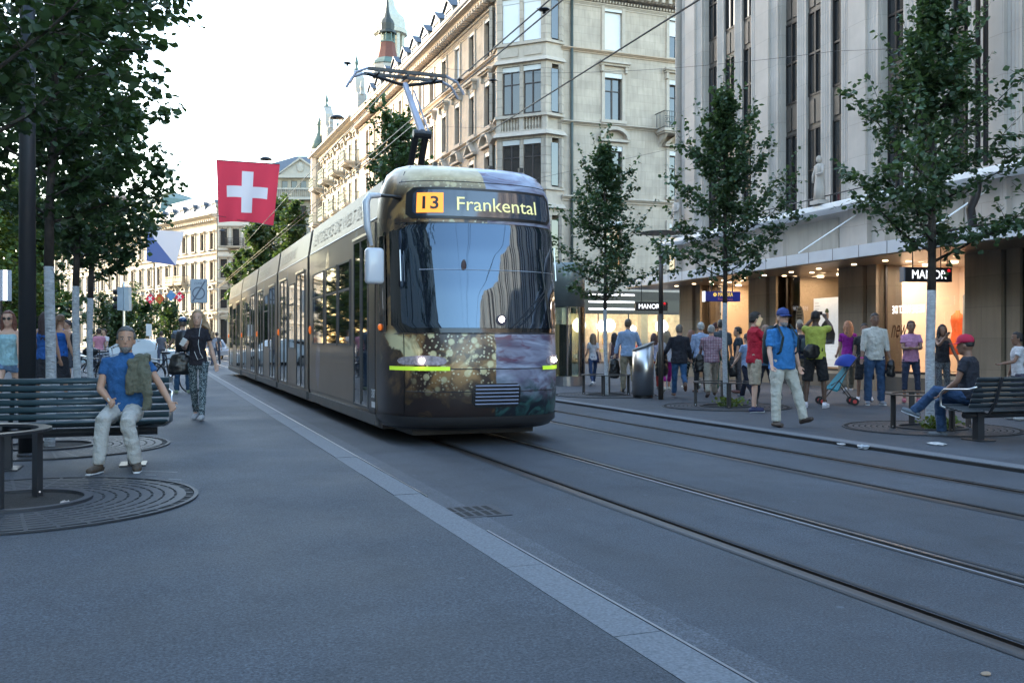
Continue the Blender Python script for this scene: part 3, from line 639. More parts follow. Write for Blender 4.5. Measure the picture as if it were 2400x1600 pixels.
# ground floor: glass shop zone with lit interiors, dark band with white stripes
gb = MB(); gb.box(0, 24, -.1, .0, 4.3, 5.0)
gb.build('shop_lintel', M_TRIM, frontB)
M_INT = mat('glow_shop_interior', (.45, .3, .18), .7, var=.8, sc=2.2, emit=.08)  # shop walls glow by themselves, standing in for the shop lighting
M_INT2 = mat('glow_shop_upper', (.5, .3, .15), .7, var=.6, sc=1.5, emit=.13)
b = MB(); b.quad((.6, 1.6, .1), (23, 1.6, .1), (23, 1.6, 3.0), (.6, 1.6, 3.0)); b.build('shop_back_wall', M_INT, frontB)
b = MB(); b.box(.3, 23, -.12, -.05, 2.95, 3.1); b.box(.3, 23, -.12, .2, 3.8, 4.3)
for k in range(12): b.box(.3+k*2, .36+k*2, -.1, -.04, .1, 2.95)
b.build('shop_frame', M_BRONZE, frontB)
b = MB()
for k in range(3): b.box(1.7, 4.7, -.16, -.12, 3.2+k*.42, 3.28+k*.42)
b.build('light_strip', mat('light_strip', (.9, .9, .95), .5, emit=.8, var=0), frontB)
b = MB(); b.box(.3, 9, -.11, -.05, 3.1, 4.28); b.build('dark_band', M_BLACK, frontB)
b = MB(); b.quad((.3, -.08, .1), (23, -.08, .1), (23, -.08, 2.95), (.3, -.08, 2.95)); b.build('shop_pane', M_GLASS, frontB)
M_GLOBE = mat('shop_globe', (1, .86, .7), .5, emit=1.1, var=0)
for x, z, r in ((1.6, 2.3, .42), (3.1, 2.25, .32), (3.6, 2.3, .38), (7.2, 2.25, .42), (5.2, 2.1, .2), (11, 2.3, .35)):
    b = MB(); b.ell((x, 1.0, z), (r, .3, r*1.05), 14, 8); b.build('globe_lamp', M_GLOBE, frontB, True)
random.seed(11)
for k in range(46):   # goods on display
    x = random.uniform(.8, 14); z = random.uniform(.2, 1.5); w_ = random.uniform(.1, .3); h_ = random.uniform(.15, .5)
    cc = random.choice([(.5, .25, .05), (.35, .1, .04), (.6, .45, .15), (.2, .15, .1), (.5, .05, .04), (.7, .6, .5), (.05, .05, .06)])
    b = MB(); b.box(x-w_/2, x+w_/2, 1.0, 1.3, z, z+h_); b.build('shop_goods', mat('goods_%d' % (sum(int(v*100) for v in cc)), cc, .6, emit=.06), frontB)
# first floor shop opening visible between the trees with bright display
b = MB(); b.quad((2, .55, 5.2), (20, .55, 5.2), (20, .55, 8.2), (2, .55, 8.2)); b.build('upper_display', M_INT2, frontB)
# open the first-floor windows wider with lit panes
for x in xsB[:3]:
    b = MB(); b.ell((x-.1, .42, 7.0), (.45, .06, .42), 14, 8); b.build('display_globe', mat('pale_globe', (.8, .75, .7), .5, emit=.15), frontB, True)
# ground floor of the street front: arches as dark openings
b = MB()
for k in range(12): b.box(-1.9-2.9*k, -.5-2.9*k, -.03, .05, .3, 3.9)
b.build('shop_opening', M_DGLASS, frontA)
profile(frontA, 'shop_cornice', M_TRIM, -LA, 0, cprof(4.4, .4, .4))
# body, mansard and dormers
a1 = radians(1.2); far = Vector((-LA*sin(a1), LA*cos(a1)))
body = [(.4, 0), (far.x+.4, far.y), (far.x+14, far.y), (27, 24), (27, -2.6), (3.2, -2.6)]
body2 = [(.4, 0), (far.x+.4, far.y), (far.x+14, far.y), (27, 24), (27, 1), (3.6, 1), (3.6, -2.2), (3.2, -2.6)]
b = MB(); b.rings([[(x, y, z) for x, y in body][::-1] for z in (8.6, 22.4)]); b.build('building_body', M_SAND, cb)
b = MB(); b.rings([[(x, y, z) for x, y in body2][::-1] for z in (0, 8.6)]); b.build('rear_body', M_SAND, cb)
def inset(pts, d):
    out = []; n = len(pts); cxm = sum(p[0] for p in pts)/n; cym = sum(p[1] for p in pts)/n
    for x, y in pts:
        v = Vector((cxm-x, cym-y)).normalized(); out.append((x+v.x*d, y+v.y*d))
    return out
b = MB(); b.rings([[(x, y, z) for x, y in p][::-1] for p, z in ((body, 22.4), (inset(body, 1.9), 25.6), (inset(body, 5), 26.8))]); b.build('mansard_roof', M_SLATE, cb)
M_DORM = mat('dormer_grey', (.3, .31, .31), .7, var=.1)
def dormer(par, x, z, w=1.5, h=1.9, y=.35, dd=2.2, m=M_DORM, rm=None, arch=False):
    k = ('dorm', w, h, arch)
    if k not in WC:
        b = MB(); b.box(-w/2, w/2, 0, dd, 0, h)
        for s_ in (-1, 1): b.box(s_*w/2-.08, s_*w/2+.08, -.06, .0, 0, h)
        b.box(-w/2-.1, w/2+.1, -.1, 0, h-.12, h)
        p_ = MB()
        for a, c in ((-w/2+.16, -.06), (.06, w/2-.16)): p_.quad((a, -.012, .25), (c, -.012, .25), (c, -.012, h-.28), (a, -.012, h-.28))
        r = MB()
        if arch: r.rings([[(-(w/2+.16)*cos(pi*q/8), yy, h+.5*sin(pi*q/8)) for q in range(9)] for yy in (-.22, dd)])
        else: r.rings([[(xx, yy, zz) for xx, zz in ((-w/2-.2, h), (0, h+.75), (w/2+.2, h), (0, h+.6))] for yy in (-.25, dd)]); r.prism([(-w/2, h), (0, h+.62), (w/2, h)], -.1, dd)
        WC[k] = (b.mesh('dormer'), p_.mesh('pane'), r.mesh('dormer_roof'))
    a_, p_, r_ = WC[k]; o = put('dormer', a_, m, par, (x, y, z)); put('pane', p_, M_DGLASS, o); put('dormer_roof', r_, rm or M_SLATE, o); return o
for k in range(12): dormer(frontA, -1.2-2.85*k, 22.5)
for k in range(5): dormer(frontB, 3.3+4.35*k, 22.5)

# ================================================================ ornate building with turret beyond
M_GREY = ashlar('grey_ornate_stone', (.36, .32, .27), 1.1, .5, .01, .08, .4)
ob_p = Vector((19, 52.6, 0))+Vector((far.x, far.y, 0))
ob = building('ornate_building', 'ornate stone building with a copper domed turret, gables and green iron balconies', ob_p, radians(-90)+a1)
LO = 21.5; random.seed(5)
so_st = [(18.6, 2.3), (14.6, 2.5), (10.4, 2.6), (6.2, 2.6), (1.0, 3.6)]
xsO = [-1.9-2.75*k for k in range(8)]
wall(-LO, 0, 0, 22.2, [(x-.5, x+.5, z, z+h) for z, h in so_st for x in xsO], .3).build('wall', M_GREY, ob)
for z, h in so_st:
    for i, x in enumerate(xsO):
        window(ob, x, z, 1.0, h, .2, 'plain'); surround(ob, x, z, 1.0, h-.0, 'arch' if z > 14 and i % 2 else 'hood', M_SKYW)
        b = None
for z in (22.0, 18.0, 13.9, 5.4): profile(ob, 'string_course', M_SKYW, -LO, .2, cprof(z, .6 if z > 20 else .25, 1.3 if z > 20 else .3))
dentils(-LO, 0, 21.8, .2, .25, .5, .2).build('dentil_row', M_SKYW, ob, kind='stuff')
for i in (0, 2, 4, 6):
    for z in (14.5, 18.5): balcony(ob, xsO[i], z, 2.4, 1.5, M_COPPER, M_SKYW, 1.1)
b = MB(); b.box(-LO, 0, .3, 12, 0, 22.4); b.build('building_body', M_GREY, ob)
b = MB(); b.rings([[(x, y, z) for x, y in ((-LO+q, .3+q), (0-q, .3+q), (0-q, 12-q), (-LO+q, 12-q))] for q, z in ((0, 22.5), (1.6, 25.5), (3.5, 26.5))]); b.build('mansard_roof', M_SLATE, ob)
for k in (0, 1, 3, 4, 6, 7): dormer(ob, xsO[k], 22.6, 1.3, 1.7, arch=True, m=M_SKYW, rm=M_COPPER)
# attic gables
for x in (-3.3, -LO+3):
    g_ = MB(); g_.prism([(-2.3, 0), (2.3, 0), (2.3, 2.6), (1.5, 3.0), (1.3, 4.4), (0, 5.6), (-1.3, 4.4), (-1.5, 3.0), (-2.3, 2.6)], -.1, .8); go = g_.build('gable', M_SKYW, ob, loc=(x, 0, 22.4))
    for dx in (-1, 1): MB().box(dx-.35, dx+.35, -.13, -.1, .6, 2.4).build('pane', M_DGLASS, go)
    MB().prism([(-.4, 3.0), (.4, 3.0), (.4, 3.8), (0, 4.2), (-.4, 3.8)], -.13, -.1).build('pane', M_DGLASS, go)
    f = MB(); f.lathe([(.25, 5.5), (.1, 5.9), (.22, 6.2), (.05, 6.9), (.02, 7.6)], 8, (0, .3, 0)); f.build('finial', M_COPPER, go)
    for dx in (-2.2, 2.2): MB().lathe([(.22, 2.6), (.1, 3.0), (.2, 3.3), (.03, 4.0)], 8, (dx, .3, 0)).build('finial', M_SKYW, go)
# corner bay towards the far end with small copper cap
b = MB(); b.lathe([(1.0, 5.5), (1.0, 22.5), (1.15, 22.6), (1.2, 23.0), (.95, 23.4)], 10, (-LO+.9, -.1, 0)); cbx = b.build('corner_bay', M_GREY, ob)
b = MB(); b.lathe([(1.0, 23.4), (.95, 24.1), (.55, 24.8), (.3, 25.4), (.28, 26.0), (.4, 26.2), (.08, 27.0), (.03, 28)], 12, (-LO+.9, -.1, 0)); b.build('cap', M_COPPER, cbx, True)
# turret
M_TILE = mat('red_roof_tiles', (.14, .05, .035), .8, var=.35, sc=14, bump=.5, bsc=8)
tp = D(908, 150, 95); tur = building('turret', 'slim turret with red tiled waist and dark green onion cap rising behind the corner building', (tp.x, tp.y, 0), radians(20), 'turret')
def z_at(py, d): return CAMH-(py-800)*d/FPX
zz = lambda py: z_at(py, 95)
s_ = 95/FPX
b = MB(); b.lathe([(36*s_, 18), (36*s_, zz(163)), (34*s_, zz(152))], 8); b.build('base', M_SKYW, tur)
b = MB(); b.lathe([(37*s_, zz(155)), (34*s_, zz(148)), (26*s_, zz(140))], 8); b.build('eave', M_COPPER, tur)
b = MB(); b.lathe([(27*s_, zz(146)), (23*s_, zz(132)), (19*s_, zz(115)), (18*s_, zz(101))], 8); b.build('tiled_waist', M_TILE, tur)
b = MB(); b.lathe([(19*s_, zz(102)), (19*s_, zz(99))], 8); b.lathe([(12*s_, zz(99)), (12*s_, zz(82))], 8)
for k in range(8): b.box(-1.2*s_, 1.2*s_, -1.2*s_, 1.2*s_, zz(99), zz(80), Matrix.Translation((16*s_*cos(k*pi/4), 16*s_*sin(k*pi/4), 0)))
b.build('lantern', M_COPPER, tur)
b = MB(); b.lathe([(22*s_, zz(80)), (21*s_, zz(76)), (16*s_, zz(72)), (16.5*s_, zz(64)), (17*s_, zz(58)), (14*s_, zz(50)), (8*s_, zz(42)), (4.5*s_, zz(28)), (3*s_, zz(12)), (1.5*s_, zz(-15)), (.4*s_, zz(-40))], 8); b.build('onion_cap', mat('dark_copper', (.028, .034, .03), .6, var=.2), tur)
# tall pale church dome behind
tp = D(915, 150, 200); ct = building('church_tower', 'tall church lantern with a pale green copper dome behind the turret', (tp.x, tp.y, 0), radians(22.5), 'tower')
zz = lambda py: z_at(py, 200); s_ = 200/FPX
M_PALEC = mat('pale_copper', (.42, .42, .36), .6, var=.15)
b = MB(); b.lathe([(33*s_, 20), (33*s_, zz(150))], 8); b.build('shaft', M_SKYW, ct)
b = MB(); b.lathe([(14*s_, zz(150)), (14*s_, zz(80))], 8)
for k in range(8): b.box(-4*s_, 4*s_, -4*s_, 4*s_, zz(150), zz(82), Matrix.Translation((28*s_*cos(k*pi/4), 28*s_*sin(k*pi/4), 0)))
b.build('columns', M_PALEC, ct)
b = MB(); b.lathe([(40*s_, zz(83)), (41*s_, zz(74)), (36*s_, zz(70)), (35*s_, zz(52)), (33*s_, zz(44)), (22*s_, zz(34)), (12*s_, zz(18)), (8*s_, zz(0)), (8*s_, zz(-40)), (1*s_, zz(-120))], 12); b.build('dome', M_PALEC, ct)

# ================================================================ distant fronts closing the street
random.seed(3)
def simple_front(name, label, p, ang, length, top, floors, nwin, wmat, tmat, roof=None, roofh=3.2, w=1.0, base_arch=True, dorm=0, style='hood', depth=12, balc=()):
    """front runs from p towards local +x; camera side is local -y"""
    o = building(name, label, (p[0], p[1], 0), ang)
    xs = [length*(k+.5)/nwin for k in range(nwin)]
    ops = [(x-w/2, x+w/2, z, z+h) for z, h in floors for x in xs]
    wall(0, length, 0, top, ops, .3).build('wall', wmat, o)
    for j, (z, h) in enumerate(floors):
        for i, x in enumerate(xs):
            window(o, x, z, w, h, .2, 'plain')
            st_ = style if j < 2 else ('arch' if style == 'hood' else style)
            k = ('fs', w, h, st_)
            if k not in WC:
                b = MB(); b.box(-w/2-.16, -w/2, -.1, .02, 0, h+.2); b.box(w/2, w/2+.16, -.1, .02, 0, h+.2); b.box(-w/2-.3, w/2+.3, -.2, .02, -.16, 0); b.box(-w/2-.3, w/2+.3, -.3, .02, h+.2, h+.38)
                if st_ == 'arch': b.rings([[(-(w/2+.25)*cos(pi*q/8)*f_, yy, h+.38+.55*sin(pi*q/8)*f_) for f_, rng_ in ((1, range(9)), (.7, range(8, -1, -1))) for q in rng_] for yy in (-.3, .02)])
                WC[k] = b.mesh('surround')
            put('surround', WC[k], tmat, o, (x, 0, z))
    for z, h in floors: profile(o, 'string_course', tmat, 0, length, cprof(z-.75, .22, .25))
    profile(o, 'cornice', tmat, 0, length, cprof(top-.4, .7, .9)); dentils(0, length, top-.65, .25, .35, .55, .25).build('dentil_row', tmat, o, kind='stuff')
    b = MB(); b.box(0, length, .3, depth, 0, top+.25); b.build('building_body', wmat, o)
    if roof is not None:
        b = MB(); b.rings([[(x, y, z) for x, y in ((q, q), (length-q, q), (length-q, depth-q), (q, depth-q))] for q, z in ((-.1, top+.3), (roofh*.45, top+roofh), (roofh*1.1, top+roofh*1.25))]); b.build('roof', roof, o)
    for k in range(dorm): dormer(o, length*(k+.5)/dorm, top+.35, 1.1, 1.5, y=.4, arch=True, m=M_DORM, rm=M_SLATE)
    for (i, j) in balc: balcony(o, xs[i], floors[j][0]-.1, w+1.2, 1.0, M_BLACK, tmat, 1.0)
    return o
M_FARA = ashlar('far_cream_stone', (.31, .27, .21), 1.4, .6, .01, .06, .3); M_FARB = ashlar('far_grey_stone', (.33, .31, .28), 1.4, .6, .01, .06, .3)
M_FART = mat('far_trim', (.34, .3, .24), .8, var=.12)
fl = [(13.6, 2.2), (9.5, 2.4), (5.6, 2.4), (1.0, 3.2)]
# bending row on the right of the photo's left third
P0 = D(508, 800, 124); ux, uy = -.403, .915
angR = atan2(uy, ux)+pi     # local +x points from far end towards near end
def rowp(d): return (P0.x+ux*d, P0.y+uy*d)
simple_front('street_building', 'cream bank front with arched dormers and dentilled cornice, left of the hanging red flag', rowp(19), angR, 19, 18.0, fl, 7, M_FARA, M_FART, M_SLATE, 3.4, dorm=6, balc=((2, 1), (3, 1)))
o = simple_front('street_building', 'cream stone front with green copper roof behind the traffic light', rowp(40), angR, 20.5, 17.2, fl, 7, M_FARA, M_FART, M_COPPER, 6.0, balc=((4, 1), (1, 2)))
simple_front('street_building', 'greyer front with a brown tiled roof, partly behind the left-hand foliage', rowp(64), angR, 23.5, 17.0, fl, 8, M_FARB, M_FART, mat('brown_tiles', (.22, .13, .09), .85, var=.2), 8.0)
simple_front('street_building', 'distant pale front at the far left end of the bending row', rowp(95), angR, 30, 15, fl, 9, M_FARB, M_FART, M_SLATE, 4)
# bright front squarely facing us, between the row and the tram
pA = D(510, 800, 120); pB = D(596, 800, 120)
o = simple_front('street_building', 'front coloured sunlit white with small balconies, directly below the red flag', (pA.x, pA.y), -YAW, (596-510)*120/FPX, 18.5, fl, 3, mat('sunlit_white_stone', (.55, .52, .46), .8, var=.1), M_FART, None, balc=((1, 0), (1, 1)), w=.9)  # no sun falls here; sunlit brightness is put into the stone colour
# temple-fronted building with slate roof
pC = D(560, 800, 150); Lp = 205*150/FPX; sP = 150/FPX
o = building('pediment_building', 'cream building with a triangular gable bearing a crest and a blue slate roof', (pC.x, pC.y, 0), -YAW)
zz = lambda py: z_at(py, 150)
xsP = [(x-560)*sP for x in (600, 622, 645, 667, 689, 711, 733, 753)]
flP = [(zz(447), zz(424)-zz(447)), (zz(510), zz(482)-zz(510)), (zz(560), zz(532)-zz(560)), (zz(640), 3)]
wall(0, Lp+3, 0, zz(412), [(x-.48, x+.48, z, z+h) for z, h in flP for x in xsP], .3).build('wall', M_FARA, o)
for z, h in flP:
    for x in xsP: window(o, x, z, .96, h, .2, 'plain')
prf = MB(); prf.box(0, Lp+3, -.6, .1, zz(418), zz(411)); prf.build('cornice', M_SKYW, o)
p_ = MB(); p_.prism([((655-560)*sP, zz(411)), ((756-560)*sP+1, zz(411)), ((705-560)*sP, zz(373))], -.3, .2); p_.build('pediment', M_SKYW, o)
p_ = MB(); p_.prism([((650-560)*sP, zz(411)), ((705-560)*sP, zz(370)), ((765-560)*sP, zz(411)), ((763-560)*sP, zz(409)-.2), ((705-560)*sP, zz(375)), ((655-560)*sP, zz(411)+.1)], -.7, -.3) ; p_.build('pediment_moulding', M_SKYW, o)
p_ = MB(); p_.ell(((705-560)*sP, -.4, zz(393)), (.6, .2, .8), 10, 8); p_.build('crest', M_SKYW, o)
b = MB()
for k in range(46): b.lathe(baluster_prof(1.2), 6, (1+k*.32, -.9, zz(464)))
b.box(0, Lp+3, -1.1, -.7, zz(464)+1.2, zz(464)+1.45); b.box(0, Lp+3, -1.1, .05, zz(464)-.4, zz(464)); b.build('balustrade', M_SKYW, o)
b = MB(); r1 = zz(352); b.rings([[(x, y, z) for x, y in p] for p, z in (([(-.5, -.3), (Lp+4, -.3), (Lp+4, 16), (-.5, 16)], zz(408)), ([((678-560)*sP, 5), (Lp+4, 5), (Lp+4, 9), ((678-560)*sP, 9)], r1))]); b.build('slate_roof', M_SLATE, o)
b = MB(); b.box(0, Lp+3, .3, 14, 0, zz(411)); b.build('building_body', M_FARA, o)
# ================================================================ left-hand row (mostly outside the frame; it shades the street and shows in reflections)
M_LEFT = ashlar('left_row_stone', (.36, .33, .28), 1.2, .5, .01, .08, .3); M_LEFT2 = ashlar('left_row_brown', (.28, .22, .17), 1.2, .5, .01, .08, .3)
lfl = [(z, 2.2) for z in (22.5, 18.6, 14.7, 10.8, 6.9, 1.0)]
def left_block(t0, t1, top, wm, label, roof=True):
    o = building('side_building', label, (-16, t0, 0), radians(90))       # local x along +t, local -y towards the street
    L_ = t1-t0; n = max(1, int(L_/3.2)); xs = [L_*(k+.5)/n for k in range(n)]; fl_ = [f for f in lfl if f[0]+3 < top]
    wall(0, L_, 0, top, [(x-.6, x+.6, z, z+h) for z, h in fl_ for x in xs], .3).build('wall', wm, o)
    b = MB()
    for z, h in fl_:
        for x in xs: b.quad((x-.6, .2, z), (x+.6, .2, z), (x+.6, .2, z+h), (x-.6, .2, z+h))
    b.build('window_glass', M_DGLASS, o)
    profile(o, 'cornice', M_FART, 0, L_, cprof(top-.4, .7, .9)); MB().box(0, L_, .3, 14, 0, top+.2).build('building_body', wm, o)
    if not roof: return
    b = MB(); b.rings([[(x, y, z) for x, y in ((0, q), (L_, q), (L_, 14-q), (0, 14-q))] for q, z in ((-.1, top+.2), (3, top+3.2))]); b.build('roof', M_SLATE, o)
left_block(-60, -22, 11, M_LEFT2, 'brown stone building on the near left side behind the camera')
left_block(-18, 34, 20, M_LEFT, 'cream stone building along the left pavement outside the frame')
for a_, c_, h_, l_, r_ in ((34, 50, 21, 'low brown building in the left-hand row', False), (50, 57, 34, 'tall brown building in the left-hand row', False), (57, 58.2, 17, 'unseen low block added so sun passes the nearest gap of the left-hand row', False), (58.2, 61.2, 34, 'first unseen slim block, shaped to shade between gaps of the left-hand row', False), (61.2, 62.3, 18.5, 'unseen low block added so sun passes the middle gap of the left-hand row', False),  # unseen heights and gaps shaped so sun patches reach the store pilasters
    (62.3, 64.9, 34, 'second unseen slim block, shaped to shade between gaps of the left-hand row', False), (64.9, 66.5, 16.5, 'unseen low block added so sun passes the farthest gap of the left-hand row', False), (66.5, 101, 34, 'farthest tall building in the left-hand row', False)): left_block(a_, c_, h_, M_LEFT2, l_, r_)
o = building('side_building', 'stone building on the right pavement behind the camera', (19, -30, 0), radians(-90)); MB().box(0, 50, 0, 14, 0, 12).build('building_body', M_LEFT, o)
bb = building('side_building', 'pale buildings closing the street far behind the camera', (-10, -110, 0), 0); MB().box(-30, 50, -12, 0, 0, 14).build('building_body', M_LEFT, bb)
# ================================================================ tram
tram = thing('tram', 'dark low-floor tram on route 13 to Frankental wrapped in a toad-skin and purple livery', 'tram', (4.0, 11.1, 0))
def livery():
    m = bpy.data.materials.new('tram_livery'); m.use_nodes = True; t = m.node_tree; p = t.nodes['Principled BSDF']; L = t.links.new
    tc = nd(t, 'ShaderNodeTexCoord'); sx = nd(t, 'ShaderNodeSeparateXYZ'); L(tc.outputs['Object'], sx.inputs[0])
    def rng(src, lo, hi, a=0, b=1):
        r = nd(t, 'ShaderNodeMapRange'); L(src, r.inputs[0]); r.inputs[1].default_value = lo; r.inputs[2].default_value = hi; r.inputs[3].default_value = a; r.inputs[4].default_value = b; return r.outputs[0]
    def mth(op, a, b):
        r = nd(t, 'ShaderNodeMath', operation=op)
        for i, q in enumerate((a, b)):
            if isinstance(q, (int, float)): r.inputs[i].default_value = q
            else: L(q, r.inputs[i])
        r.use_clamp = False; return r.outputs[0]
    def mix(f, a, b):
        r = nd(t, 'ShaderNodeMix', data_type='RGBA')
        if isinstance(f, (int, float)): r.inputs[0].default_value = f
        else: L(f, r.inputs[0])
        for i, q in ((6, a), (7, b)):
            if isinstance(q, tuple): r.inputs[i].default_value = (*q, 1)
            else: L(q, r.inputs[i])
        return r.outputs[2]
    def noise(s, d=6, dist=0, vec=None):
        r = nd(t, 'ShaderNodeTexNoise'); r.inputs['Scale'].default_value = s; r.inputs['Detail'].default_value = d; r.inputs['Distortion'].default_value = dist; L(vec or tc.outputs['Object'], r.inputs['Vector']); return r.outputs['Fac']
    def vor(s):
        r = nd(t, 'ShaderNodeTexVoronoi'); r.inputs['Scale'].default_value = s; L(tc.outputs['Object'], r.inputs['Vector']); return r.outputs['Distance']
    z = sx.outputs[2]; x = sx.outputs[0]; y = sx.outputs[1]
    big = noise(2.1, 5, 1.2); mid = noise(6, 6, .8)
    # toad half
    a = mix(rng(big, .42, .56), (.035, .018, .012), (.36, .2, .07)); a = mix(rng(mid, .5, .66), a, (.06, .035, .022))
    wart = rng(vor(7), .25, .36, 1, 0); area = mth('MULTIPLY', rng(z, .55, .7), rng(mth('ABSOLUTE', mth('ADD', x, .15), 0), .62, .9, 1, 0))
    a = mix(mth('MULTIPLY', wart, area), a, (.62, .55, .3)); w2 = rng(vor(20), .2, .33, 1, 0); a = mix(mth('MULTIPLY', mth('MULTIPLY', w2, area), .8), a, (.72, .67, .45))
    a = mix(mth('MULTIPLY', rng(z, 3.2, 3.5), rng(x, -1.15, -.9)), a, mix(mid, (.3, .21, .09), (.8, .66, .38)))
    cr = mth('MULTIPLY', rng(noise(2.2, 4, .8), .5, .56), mth('MULTIPLY', rng(z, .98, 1.12), rng(z, 1.5, 1.4))); a = mix(cr, a, (.78, .68, .38))
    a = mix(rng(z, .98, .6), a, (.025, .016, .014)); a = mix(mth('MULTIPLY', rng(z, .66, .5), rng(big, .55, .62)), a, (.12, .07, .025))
    # purple half
    mp = nd(t, 'ShaderNodeMapping'); mp.inputs['Scale'].default_value = (1, 1, 3.2); L(tc.outputs['Object'], mp.inputs[0])
    f2 = noise(1.3, 3, 1.6, mp.outputs[0]); b = mix(rng(f2, .36, .62), (.09, .07, .12), (.33, .36, .46)); b = mix(rng(noise(2.5, 4, 1, mp.outputs[0]), .56, .66), b, (.12, .05, .09))
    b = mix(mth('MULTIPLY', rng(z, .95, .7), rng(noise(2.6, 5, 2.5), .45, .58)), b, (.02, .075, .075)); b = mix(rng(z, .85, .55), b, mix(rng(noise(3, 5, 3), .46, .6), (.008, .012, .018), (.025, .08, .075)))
    c = mix(rng(mth('ADD', x, mth('MULTIPLY', mth('SUBTRACT', noise(5, 3), .5), .06)), .02, .035), a, b)
    side = mth('MULTIPLY', rng(y, .75, 1.2), rng(x, -.9, -1.1)); c = mix(side, c, (.05, .042, .038))
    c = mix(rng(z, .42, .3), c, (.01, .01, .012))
    L(c, p.inputs['Base Color']); p.inputs['Roughness'].default_value = .3; p.inputs['Coat Weight'].default_value = .3; p.inputs['Coat Roughness'].default_value = .1
    return m
M_LIV = livery()
M_TSIDE = mat('tram_taupe', (.2, .155, .12), .45, var=.08, sc=1.5, coat=.12)
M_TDARK = mat('tram_dark', (.03, .028, .028), .35, var=.1, coat=.3)
M_TGLASS = mat('tram_side_glass', (.012, .014, .016), .03, var=0, spec=1.2)
M_WIND = mat('windscreen_glass', (.012, .016, .024), .015, var=0, spec=1.6, coat=1); M_WIND.node_tree.nodes['Principled BSDF'].inputs['IOR'].default_value = 1.5; M_WIND.node_tree.nodes['Principled BSDF'].inputs['Specular Tint'].default_value = (.55, .76, 1, 1); M_WIND.node_tree.nodes['Principled BSDF'].inputs['Coat Weight'].default_value = .35
M_TGREY = mat('tram_skirt_grey', (.1, .1, .1), .45)
HW, LN, EX = 1.2, 1.35, 2.75
def push(z):      # nose profile, how far back the front lies at height z
    pts = [(.22, .2), (.3, .1), (.45, .03), (.7, 0), (1.0, .0), (1.3, .03), (1.5, .07), (2.0, .15), (2.5, .25), (2.85, .34), (3.05, .36), (3.32, .4), (3.46, .5), (3.58, .66), (3.66, .86), (3.71, 1.1), (3.72, 1.3)]
    for (a, b), (c, d_) in zip(pts, pts[1:]):
        if z <= c: return b+(d_-b)*max(0, (z-a)/(c-a))
    return pts[-1][1]
def hwid(z): 
    pts = [(.22, 1.15), (.35, 1.19), (.6, 1.2), (3.0, 1.2), (3.3, 1.17), (3.46, 1.12), (3.58, 1.06), (3.66, .96), (3.71, .82), (3.72, .7)]
    for (a, b), (c, d_) in zip(pts, pts[1:]):
        if z <= c: return b+(d_-b)*max(0, (z-a)/(c-a))
    return pts[-1][1]
def NP(s, z, off=0):          # s in -1..1 round the nose
    ph = s*pi/2; e = 2/EX; cx_ = abs(sin(ph))**e*(1 if s > 0 else -1); cy_ = abs(cos(ph))**e
    w = hwid(z); ln = LN-push(z); x = w*cx_; y = LN-ln*cy_
    nx = (abs(cx_)**(EX-1))*(1 if s > 0 else -1)/w; ny = -(cy_**(EX-1))/max(ln, .1); n = sqrt(nx*nx+ny*ny) or 1
    return Vector((x+nx/n*off, y+ny/n*off, z))
def SX(xn, z):                # s for a given lateral fraction -1..1
    return (2/pi)*math.asin(min(1, abs(xn))**(EX/2))*(1 if xn > 0 else -1)
zl = [.22, .26, .3, .36, .45, .57, .7, .85, 1.0, 1.15, 1.3, 1.4, 1.5, 1.7, 1.9, 2.1, 2.3, 2.5, 2.7, 2.85, 2.95, 3.05, 3.18, 3.3, 3.38, 3.46, 3.52, 3.58, 3.62, 3.66, 3.69, 3.71, 3.72]
b = MB(); n = 72; R = [[NP(-1+2*k/n, z) for k in range(n+1)] for z in zl]; b.rings(R, False, False)
o0 = len(b.v); top = R[-1]; b.v += [tuple(p) for p in top]; b.f.append(tuple(range(o0, o0+n+1))); b.build('nose', M_LIV, tram, True)
def patch(name, m, x0, x1, z0, z1, off, nx=24, nz=12, rc=0, parent=None, top_bow=0, bot_bow=0, th=.012):
    """curved panel on the nose between lateral fractions, rounded corners rc (metres)"""
    b = MB(); R = []
    for j in range(nz+1):
        v = j/nz; row = []
        for i in range(nx+1):
            u = i/nx; xf = x0+(x1-x0)*u; z = z0+(z1-z0)*v
            if rc:
                h = (z1-z0)/2; w = abs(x1-x0)*HW/2; dz = abs(v-.5)*2*h; k = max(0, dz-(h-rc)); sh = rc-sqrt(max(0, rc*rc-k*k)); f = (w-sh)/w; xf = (x0+x1)/2+(xf-(x0+x1)/2)*f
            z += (top_bow*v+bot_bow*(1-v))*(1-(2*u-1)**2)
            row.append(NP(SX(xf, z), z, off))
        R.append(row)
    b.rings(R, False, False)
    # rim
    for j in range(nz):
        for i_ in (0, nx):
            a_, c_ = R[j][i_], R[j+1][i_]; b.quad(a_, c_, c_+Vector((0, th+abs(off), 0)), a_+Vector((0, th+abs(off), 0)))
    return b.build(name, m, parent or tram, True)
patch('windscreen_surround', mat('screen_black', (.008, .008, .009), .12, coat=.5), -.985, .985, 1.44, 2.86, .006, 40, 14, .1)
patch('windscreen', M_WIND, -.88, .955, 1.5, 2.82, .016, 48, 20, .1, top_bow=.03)
patch('sign_surround', M_BLACK, -.82, .86, 2.9, 3.31, .012, 30, 6, .07, bot_bow=0)
db = patch('destination_display', mat('display_blue', (.035, .05, .075), .06, var=.05, coat=1), -.76, .81, 2.935, 3.275, .02, 30, 6, .05)
